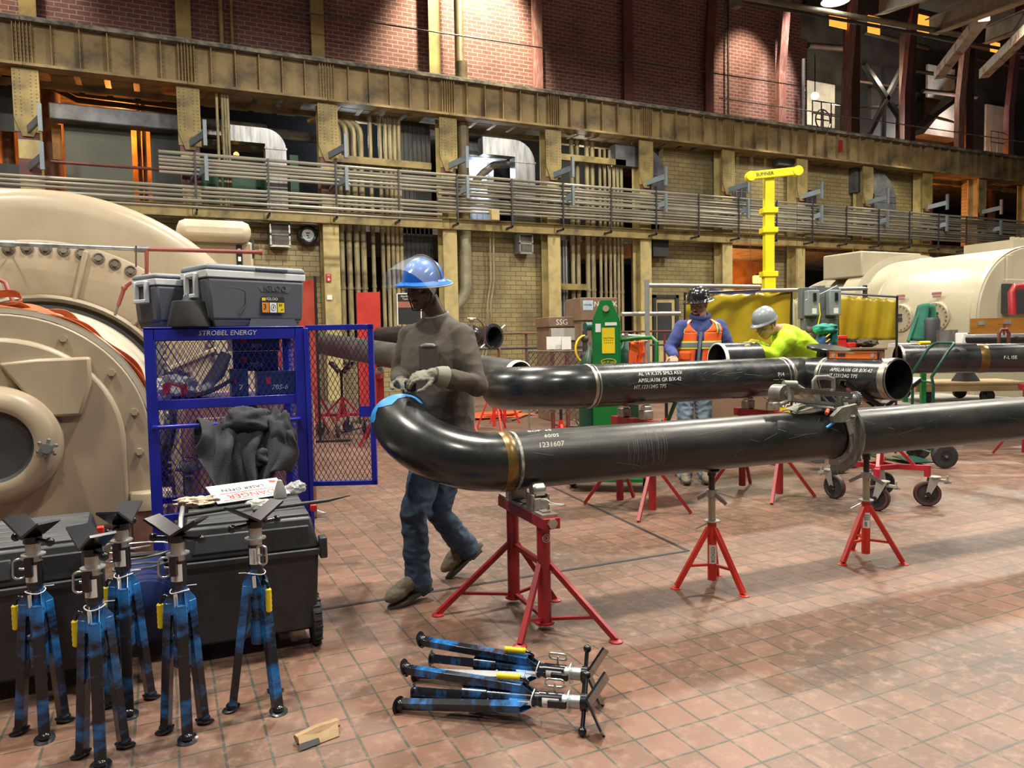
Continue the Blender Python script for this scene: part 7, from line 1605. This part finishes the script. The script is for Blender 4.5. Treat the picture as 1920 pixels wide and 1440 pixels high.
p = onT(1882, d=8.1); t = thing('pipe_vise', 'maroon yoke pipe vise gripping the thin black pipe', 'vise', p+Vector((0, 0, .05)), R(-30)); MB().tube([(-.05, 0, -.04), (-.05, 0, .07), (-.03, 0, .11), (.03, 0, .11), (.05, 0, .07), (.05, 0, -.04)], .018, 10).cyl((0, 0, .05), (0, 0, .17), .01, seg=8).cyl((-.06, 0, .17), (.06, 0, .17), .006, seg=6).build('yoke', M_maroon, t)
for px, lb in ((1850, 'tan'), (1905, 'beige')):
    p = onT(px, d=8.6); o = MB().bx(-.08, .08, -.05, .05, 0, .09).build('parts_box', mat('parts_'+lb, (.45, .38, .28) if lb == 'tan' else (.5, .42, .3), .7), bev=.006); o.location = p; tag(o, '%s parts box in front of the plywood lid' % lb, 'box', 'parts boxes on the table')
# pallet dolly
pz = at(1795, 750, 10.8); hz_ = pz.z; hh = .25; struct(MB().bx(pz.x-1.2, pz.x+1.0, pz.y-.9, pz.y+1.0, 0, hz_).build('floor_plinth', mat('plinth_grey', (.28, .26, .23), .7), flat=True)); M_wd = mat('raw_wood', (.42, .31, .16), .8, c2=(.32, .22, .10), ns=4, stretch=(.6, 3, 3))
t = thing('pallet_dolly', 'raw wood pallet on black casters beyond the right hand pipe', 'pallet', (pz.x, pz.y, hz_), R(-30))
for k in range(6): MB().bx(-.8, .8, -.5+k*.17, -.36+k*.17, hh, hh+.025).build('deck_board', M_wd, t)
for y in (-.45, .0, .42): MB().bx(-.8, .8, y-.04, y+.04, hh-.09, hh).build('stringer', M_wd, t)
for x in (-.6, .2):
    for y in (-.4, .35): MB().cyl((x, y-.03, .09), (x, y+.03, .09), .09, seg=20).bx(x-.03, x+.03, y-.05, y-.03, .09, hh-.09).build('caster', M_rub, t)
o = MB().lathe([(.14, 0), (.13, .02), (.06, .13), (.055, .15), (.001, .15)], seg=26).build('rubber_cone', M_rub); o.scale = (1.3, 1.3, 1.3); o.location = (pz.x+.1, pz.y-.05, hz_+hh+.026); tag(o, 'black rubber cone standing on the wood pallet', 'cone')
# stencilled job boxes far back
def jobbox(px, py_top, w, h, d, lid, label, paints):
    p = at(px, py_top, d); t = thing('job_box', label, 'job box', (p.x, p.y, 0), R(-8), 'brown job boxes near the back wall')
    MB().bx(-w/2, w/2, 0, .7, 0, p.z-.02).build('box_body', M_tan, t, bev=.01); MB().bx(-w/2-.02, w/2+.02, -.03, .72, p.z-lid, p.z).build('box_lid', M_tan, t, bev=.01)
    for (x, z, s, txt, m) in paints: MB(Matrix.Translation((x, -.035, p.z-z)) @ Matrix.Rotation(R(90), 4, 'X')).text(txt, s, depth=.001).build('painted_name', m, t, flat=True)
    return t, p
t, p = jobbox(1122, 558, .66, .5, 13.2, .40, 'brown job box marked KNAACK behind the green cart', [(.08, .12, .13, 'KNAACK', M_white)])
MB().bx(-.31, -.12, -.037, -.03, p.z-.22, p.z-.05).build('maker_plate', mat('pale_blue_plate', (.45, .6, .7), .5), t); MB(Matrix.Translation((-.215, -.04, p.z-.13)) @ Matrix.Rotation(R(90), 4, 'X')).text('STROBEL', .04, depth=.001).build('plate_print', M_ink, t, flat=True); MB().bx(.0, .16, -.037, -.03, p.z-.30, p.z-.23).build('latch', M_black, t)
t, p = jobbox(1057, 594, .55, .5, 13.4, .18, 'brown job box marked SSG with a pale lower face', [(-.05, .10, .14, 'SSG', M_white)])
MB().bx(-.26, .26, -.036, -.03, p.z-.42, p.z-.20).build('pale_panel', mat('pale_grey_panel', (.45, .46, .42), .6), t)
# brown box seen below the second pipe
bx_ = gr(1440, 815); t = thing('job_box', 'tan KNAACK job box seen under the second pipe behind the two workers', 'job box', (bx_.x, bx_.y, 0), R(-22)); 
MB().bx(-.95, .75, 0, .6, .1, .62).build('box_body', M_tan, t, bev=.01); MB().bx(.05, .70, -.005, 0, .12, .40).build('yellow_panel', M_ylab, t); MB(Matrix.Translation((.35, -.012, .45)) @ Matrix.Rotation(R(90), 4, 'X')).text('KNAACK', .16, depth=.001).build('painted_name', M_white, t, flat=True)
# short pipe piece with the glove
p = at(1344, 677, 7.12)
t = thing('short_pipe_piece', 'short black pipe piece with ground ends between the two workers', 'pipe', p, R(-8)); rr_ = .172
hollow([(0, 0, 0), (.42, 0, 0)], rr_, .012).build('pipe_body', M_pipe, t); MB().lathe([(rr_+.001, .03), (rr_+.001, 0), (rr_-.006, -.004), (rr_-.014, 0)], ax=(1, 0, 0), seg=32).build('ground_end', M_white, t)
# grinder, gauge, stands near the ssg box
t = thing('bench_grinder', 'green bench grinder on a post left of the green cart', 'grinder', at(1112, 612, 9.5)); q = t.location.copy()
MB().cyl((-.12, 0, 0), (.1, 0, 0), .055, seg=20).build('motor', mat('grinder_green', (.01, .09, .07), .4), t); MB().cyl((.1, 0, 0), (.16, 0, 0), .06, seg=20).build('guard', M_black, t); MB().cyl((0, 0, -q.z), (0, 0, -.05), .02, seg=10).build('post', M_grime, t)
t = thing('hose_manifold', 'dark post with a looped yellow hose left of the green cart', 'manifold', Vector((at(1097, 660, 9).x, at(1097, 660, 9).y, 0))); z1 = at(1097, 620, 9).z
MB().cyl((0, 0, 0), (0, 0, z1), .03, seg=10).sph((0, 0, z1-.1), .05, 10, 8).sph((0, 0, z1-.3), .06, 10, 8).bar((-.1, 0, z1-.2), (.1, 0, z1-.2), .03, .03).build('post', M_darkg, t); MB().tube([(-.02-.13*math.sin(a), -.03, z1-.22+.16*math.cos(a)) for a in [i*pi/10 for i in range(11)]], .012, 8).build('hose', M_ylab, t)
t = thing('clamp_gauge', 'brass valve with a curved hose standing behind the walking man', 'valve', at(884, 600, 9.6)); q = t.location.copy()
MB().cyl((0, 0, -q.z), (0, 0, 0), .02, seg=8).sph((0, 0, 0), .035, 10, 8).cyl((-.06, 0, .02), (.06, 0, .02), .012, seg=8).build('brass_valve', mat('brass', (.45, .42, .30), .4, .8), t); MB().tube([(.02+.17*math.sin(a), 0, -.22+.22*math.cos(a)+.03) for a in [i*pi*.7/10 for i in range(11)]], .009, 6).build('hose', M_maroon, t)
# rails in front of the back wall
for z, lb, m in ((1.62, 'upper', M_maroon), (1.30, 'lower', M_darkg)):
    a = at(800, 605, 16); b = at(1262, 605, 17.5); tag(MB().cyl((a.x, a.y, z), (b.x, b.y, z), .022, seg=8).build('barrier_rail', m), '%s rail of the maroon barrier near the back wall' % lb, 'rail', 'barrier rails')
for k in range(9):
    px = 830+52*k; a = at(px, 605, 16.1+.17*k); tag(MB().cyl((a.x, a.y, 0), (a.x, a.y, 1.64), .028, seg=8).build('barrier_post', M_maroon), 'maroon post of the barrier near the back wall', 'post', 'barrier posts')
mb = MB(); a = at(990, 655, 11.5); b = at(1115, 668, 10.6)
t = thing('mesh_barrier', 'dark mesh barrier panel behind the second pipe elbow', 'barrier', (a.x, a.y, 0)); dv = (b-a); dv.z = 0; W_ = dv.length; 
mb = MB(); lattice(mb, (0, 0, .35), dv.normalized(), (0, 0, 1), W_, a.z-.38, .10, .10, .008); mb.build('mesh', M_darkg, t, flat=True)
MB().cyl((0, 0, a.z-.03), (dv.x, dv.y, a.z-.03), .015, seg=6).cyl((0, 0, 0), (0, 0, a.z), .015, seg=6).cyl((dv.x, dv.y, 0), (dv.x, dv.y, a.z), .015, seg=6).build('frame', M_grime, t)
for k, px in enumerate((1035, 1063)):
    p = at(px, 655, 11.8); t = thing('sign_stand', 'maroon post with white papers clipped on, %s one' % ('left' if k == 0 else 'right'), 'sign', (p.x, p.y, 0), 0, 'paper clipped posts'); MB().cyl((0, 0, 0), (0, 0, p.z+.15), .035, seg=8).build('post', M_maroon, t); MB().bx(-.12, .05 if k else .14, -.05, -.045, p.z-.0, p.z+.2).build('paper', M_white, t)
# red screens
M_rs = mat('red_screen', (.48, .03, .02), .55, c2=(.40, .022, .016), ns=4); M_rs2 = mat('pink_red_screen', (.62, .10, .07), .5, c2=(.42, .02, .015), ns=1.2)
a = at(668, 549, 13.5); b = at(712, 547, 13.8); t = thing('welding_screen', 'bright red welding screen standing between the cage door and the man', 'screen', (a.x, a.y, 0)); MB().add([(0, 0, .3), (b.x-a.x, b.y-a.y, .3), (b.x-a.x, b.y-a.y, b.z), (0, 0, a.z), (0, .03, .3), (b.x-a.x, b.y-a.y+.03, .3), (b.x-a.x, b.y-a.y+.03, b.z), (0, .03, a.z)], [(0,1,2,3),(7,6,5,4),(0,4,5,1),(1,5,6,2),(2,6,7,3),(3,7,4,0)]).build('screen_sheet', M_rs, t); MB().cyl((0, .015, 0), (0, .015, a.z+.03), .015, seg=8).cyl((b.x-a.x, b.y-a.y+.015, 0), (b.x-a.x, b.y-a.y+.015, b.z+.03), .015, seg=8).build('screen_pole', M_black, t)
a = gr(601, 830); a2 = at(597, 520, 9.7); zt_ = at(597, 522, (a-CAM).dot(cam_rot @ Vector((0, 0, -1)))).z; b = a+Vector((-.40, 1.5, 0))
t = thing('welding_screen', 'pinkish red welding screen receding behind the blue cage door', 'screen', (a.x, a.y, 0))
MB().surf(lambda u, v: a.lerp(b, u)+Vector((.02*math.sin(u*9), 0, .28+(zt_-.30)*v)), 14, 8, .012).build('screen_sheet', M_rs2, t, world=True); MB().cyl((0, 0, .02), (0, 0, zt_+.02), .02, seg=8).bar((-.22, .05, .02), (.42, -.12, .02), .035, .03).build('screen_pole', M_black, t)
p = gr(576, 885); o = MB().lathe([(.001, 0), (.10, 0), (.105, .02), (.105, .75), (.08, .86), (.03, .9), (.001, .9)], seg=24).build('pink_cylinder', mat('pink_primer', (.42, .22, .16), .6)); o.location = (p.x, p.y, 0); tag(o, 'pinkish gas cylinder standing just behind the cage hinge', 'gas cylinder')
# framed information board
p = at(765, 575, 15); t = thing('information_board', 'white framed information board with a brown band behind the man', 'sign', (p.x, p.y, 0), R(-15)); MB().bx(-.2, .25, 0, .03, p.z-.35, p.z+.25).build('board', M_ink, t); MB().bx(-.22, -.2, -.01, .03, p.z-.37, p.z+.27).bx(.25, .27, -.01, .03, p.z-.37, p.z+.27).bx(-.22, .27, -.01, .03, p.z+.25, p.z+.27).build('board_frame', M_white, t)
MB().bx(-.2, .25, -.008, 0, p.z-.02, p.z+.10).build('brown_band', mat('band_brown', (.30, .10, .06), .6), t); MB().bx(-.02, .02, .0, .03, 0, p.z-.35).build('post', M_darkg, t)
MB(Matrix.Translation((.02, -.009, p.z+.18)) @ Matrix.Rotation(R(90), 4, 'X')).text('North Omaha\nTurn Inside', .055, depth=.001).build('board_print', M_white, t, flat=True)
# orange tarp and hoses on the floor
p = gr(930, 785); blobmesh('orange_tarp', p+Vector((0, .3, .03)), (.75, .35, .06), mat('tarp_orange', (.75, .12, .03), .6), 'crumpled bright orange tarp on the floor under the long grey pipe', 'tarp', 2, .5)
for pts, lb, m in (([(960, 790), (1010, 775), (1060, 778), (1085, 800), (1040, 798)], 'dark hose looping on the floor right of the orange tarp', M_ink), ([(1000, 770), (1070, 785), (1095, 810)], 'pale hose on the floor near the second pipe elbow', M_creamd), ([(1600, 845), (1660, 862), (1740, 868), (1700, 850)], 'green hose lying by the hand truck', MATS['cart_green']), ([(640, 812), (700, 800), (740, 808)], 'dark cable on the floor behind the cage door', M_ink)):
    P = [gr(*q)+Vector((0, 0, .012)) for q in pts]; F_ = []
    for i in range(len(P)-1):
        p0, p1, p2_, p3 = P[max(i-1, 0)], P[i], P[i+1], P[min(i+2, len(P)-1)]
        for k in range(8):
            u = k/8; F_.append(.5*((2*p1)+(p2_-p0)*u+(2*p0-5*p1+4*p2_-p3)*u*u+(3*p1-p0-3*p2_+p3)*u**3))
    tag(MB().tube(F_+[P[-1]], .011, 8).build('hose', m), lb, 'hose', 'hoses on the floor')
# clutter beneath the vest man
p = gr(1245, 800); t = thing('scrap_heap_tray', 'black flat tray of tools on the floor left of the vest wearing man', 'tray', p, R(-20)); MB().bx(-.35, .35, -.2, .2, 0.0, .05).build('tray', M_darkg, t, bev=.01); MB().bar((-.3, 0, .06), (.3, .1, .08), .05, .03).bar((-.2, -.15, .07), (.25, -.05, .07), .03, .03).cyl((0, .1, .08), (.3, .15, .08), .03, seg=10).build('tools', M_maroon, t)
o = tripod(gr(1445, 835), .3, .62, 'small blue pipe jack standing in front of the tan job box', mat('jack_blue2', (.02, .12, .35), .4), .16, grp=None); 
# dim lamp in the room behind the lift
p = on(1421, 524, 21.2); t = thing('caged_lamp', 'glowing orange work lamp in the dark opening behind the lift', 'lamp', p); MB().bx(-.18, .18, -.1, .1, -.14, .14).build('lamp_body', mat('orange_glow', (1, .5, .1), .5, emit=(1, .30, .04), es=9), t, bev=.04); MB().tube([(-.2, -.1, .16), (0, -.14, .2), (.2, -.1, .16)], .02, 6).build('lamp_cage', M_black, t)
p = on(1528, 180, 21.8); t = thing('bare_lamp', 'bare white lamp shining in the gallery', 'lamp', p); MB().sph((0, 0, 0), .14, 16, 10).build('bulb', mat('white_glow', (1, 1, 1), .5, emit=(1, .97, .9), es=40), t); MB().cyl((0, 0, .1), (0, 0, 1.6), .02, seg=6).build('cord', M_black, t)
p = on(443, 290, 21); t = thing('work_lamp', 'small orange work lamp above the green screens', 'lamp', p); MB().sph((0, 0, 0), .07, 12, 8).build('bulb', MATS['orange_glow'], t)
p = on(1567, 300, 20.4); tag(sheet(1570, 262, 1575, 285, 19.25, M_red, 'red_tag', 'small red plate on the girder above the lift', 'plate', .02), 'small red plate on the crane girder right of the lift', 'plate') if 0 else sheet(1574, 262, 1580, 286, 19.2, M_red, 'red_plate', 'small red plate on the crane girder right of the lift', 'plate', .02)
# ---------------- light ----------------
def area(loc, tgt, size, power, colr=(1, .93, .80), name='high_bay_light', spot=None):
    if spot:
        l = bpy.data.lights.new(name, 'SPOT'); l.spot_size = R(spot); l.spot_blend = .5; l.shadow_soft_size = size
    else:
        l = bpy.data.lights.new(name, 'AREA'); l.shape = 'DISK'; l.size = size
    l.energy = power; l.color = colr
    o = bpy.data.objects.new(name, l); COL.objects.link(o); o.location = loc
    o.rotation_euler = (Vector(tgt)-Vector(loc)).to_track_quat('-Z', 'Y').to_euler(); return o
for (x, y, z, e) in ((-3, 4.3, 9.5, 520), (3.2, 4.1, 9.5, 620), (9.5, 4.1, 9.5, 650), (16, 5, 9.5, 650), (-1, -2, 9.5, 270), (6, -2, 9.5, 300), (4, 12, 10, 620), (12, 12, 10, 650), (20, 12, 10, 700), (-4, 12, 10, 500)):
    area((x, y, z), (x, y+.01, 0), .7, e*1.5)
def pt(loc, e, c, r=.15, name='room_lamp'):
    l = bpy.data.lights.new(name, 'POINT'); l.energy = e; l.color = c; l.shadow_soft_size = r
    o = bpy.data.objects.new(name, l); COL.objects.link(o); o.location = loc; return o
OR = (1, .36, .08)
pt((-5, 22.8, 6.0), 160, OR); pt((-.8, 22.8, 7.5), 200, OR); pt((1.5, 22.8, 6.2), 60, OR); pt((24.5, 22.3, 6.6), 500, OR); pt((28, 22.3, 6.4), 350, OR)
pt((31, 22, 9.2), 160, OR); pt((34.5, 22.2, 9.6), 120, OR); pt((9.2, 21.4, 6.8), 180, (.8, .88, 1)); pt((19.2, 22.4, 2.4), 600, OR)
pt((24.5, 21.8, 9.8), 420, (1, .9, .7)); pt((27.5, 21.8, 12), 200, (1, .85, .6)); pt((32.5, 22, 11), 260, (.95, .9, .85))
pt((12.5, 21.2, 7), 60, (1, .9, .7)); pt((5, 21.2, 7.2), 60, (.8, .9, 1))
# spots washing the brick
area((8.8, 18.2, 14.0), (8.4, 20.6, 10.2), .25, 9000, (1, .88, .62), spot=62)
area((18.5, 18.6, 13.2), (18.9, 20.6, 9.9), .25, 1500, (1, .85, .6), spot=56)
area((-3.2, 18.6, 14), (-3.6, 20.6, 10), .25, 2200, (1, .88, .7), spot=60)
area((20.7, 19.2, 14), (20.2, 20.6, 9.5), .2, 3000, (1, .9, .8), spot=35)
for x, e in ((-2, 130), (5.5, 170), (12, 170), (18.5, 200), (25, 200)):
    area((x, 18.0, 8.0), (x, 19.9, 3.5), .3, e, (1, .9, .62), spot=110)
w = bpy.data.worlds.new('world'); SC.world = w; w.use_nodes = True
w.node_tree.nodes['Background'].inputs[0].default_value = (1, .93, .82, 1); w.node_tree.nodes['Background'].inputs[1].default_value = .10
SC.view_settings.view_transform = 'Standard'; SC.view_settings.look = 'None'; SC.view_settings.exposure = 0.0; SC.view_settings.gamma = 1
SC.view_settings.use_curve_mapping = False
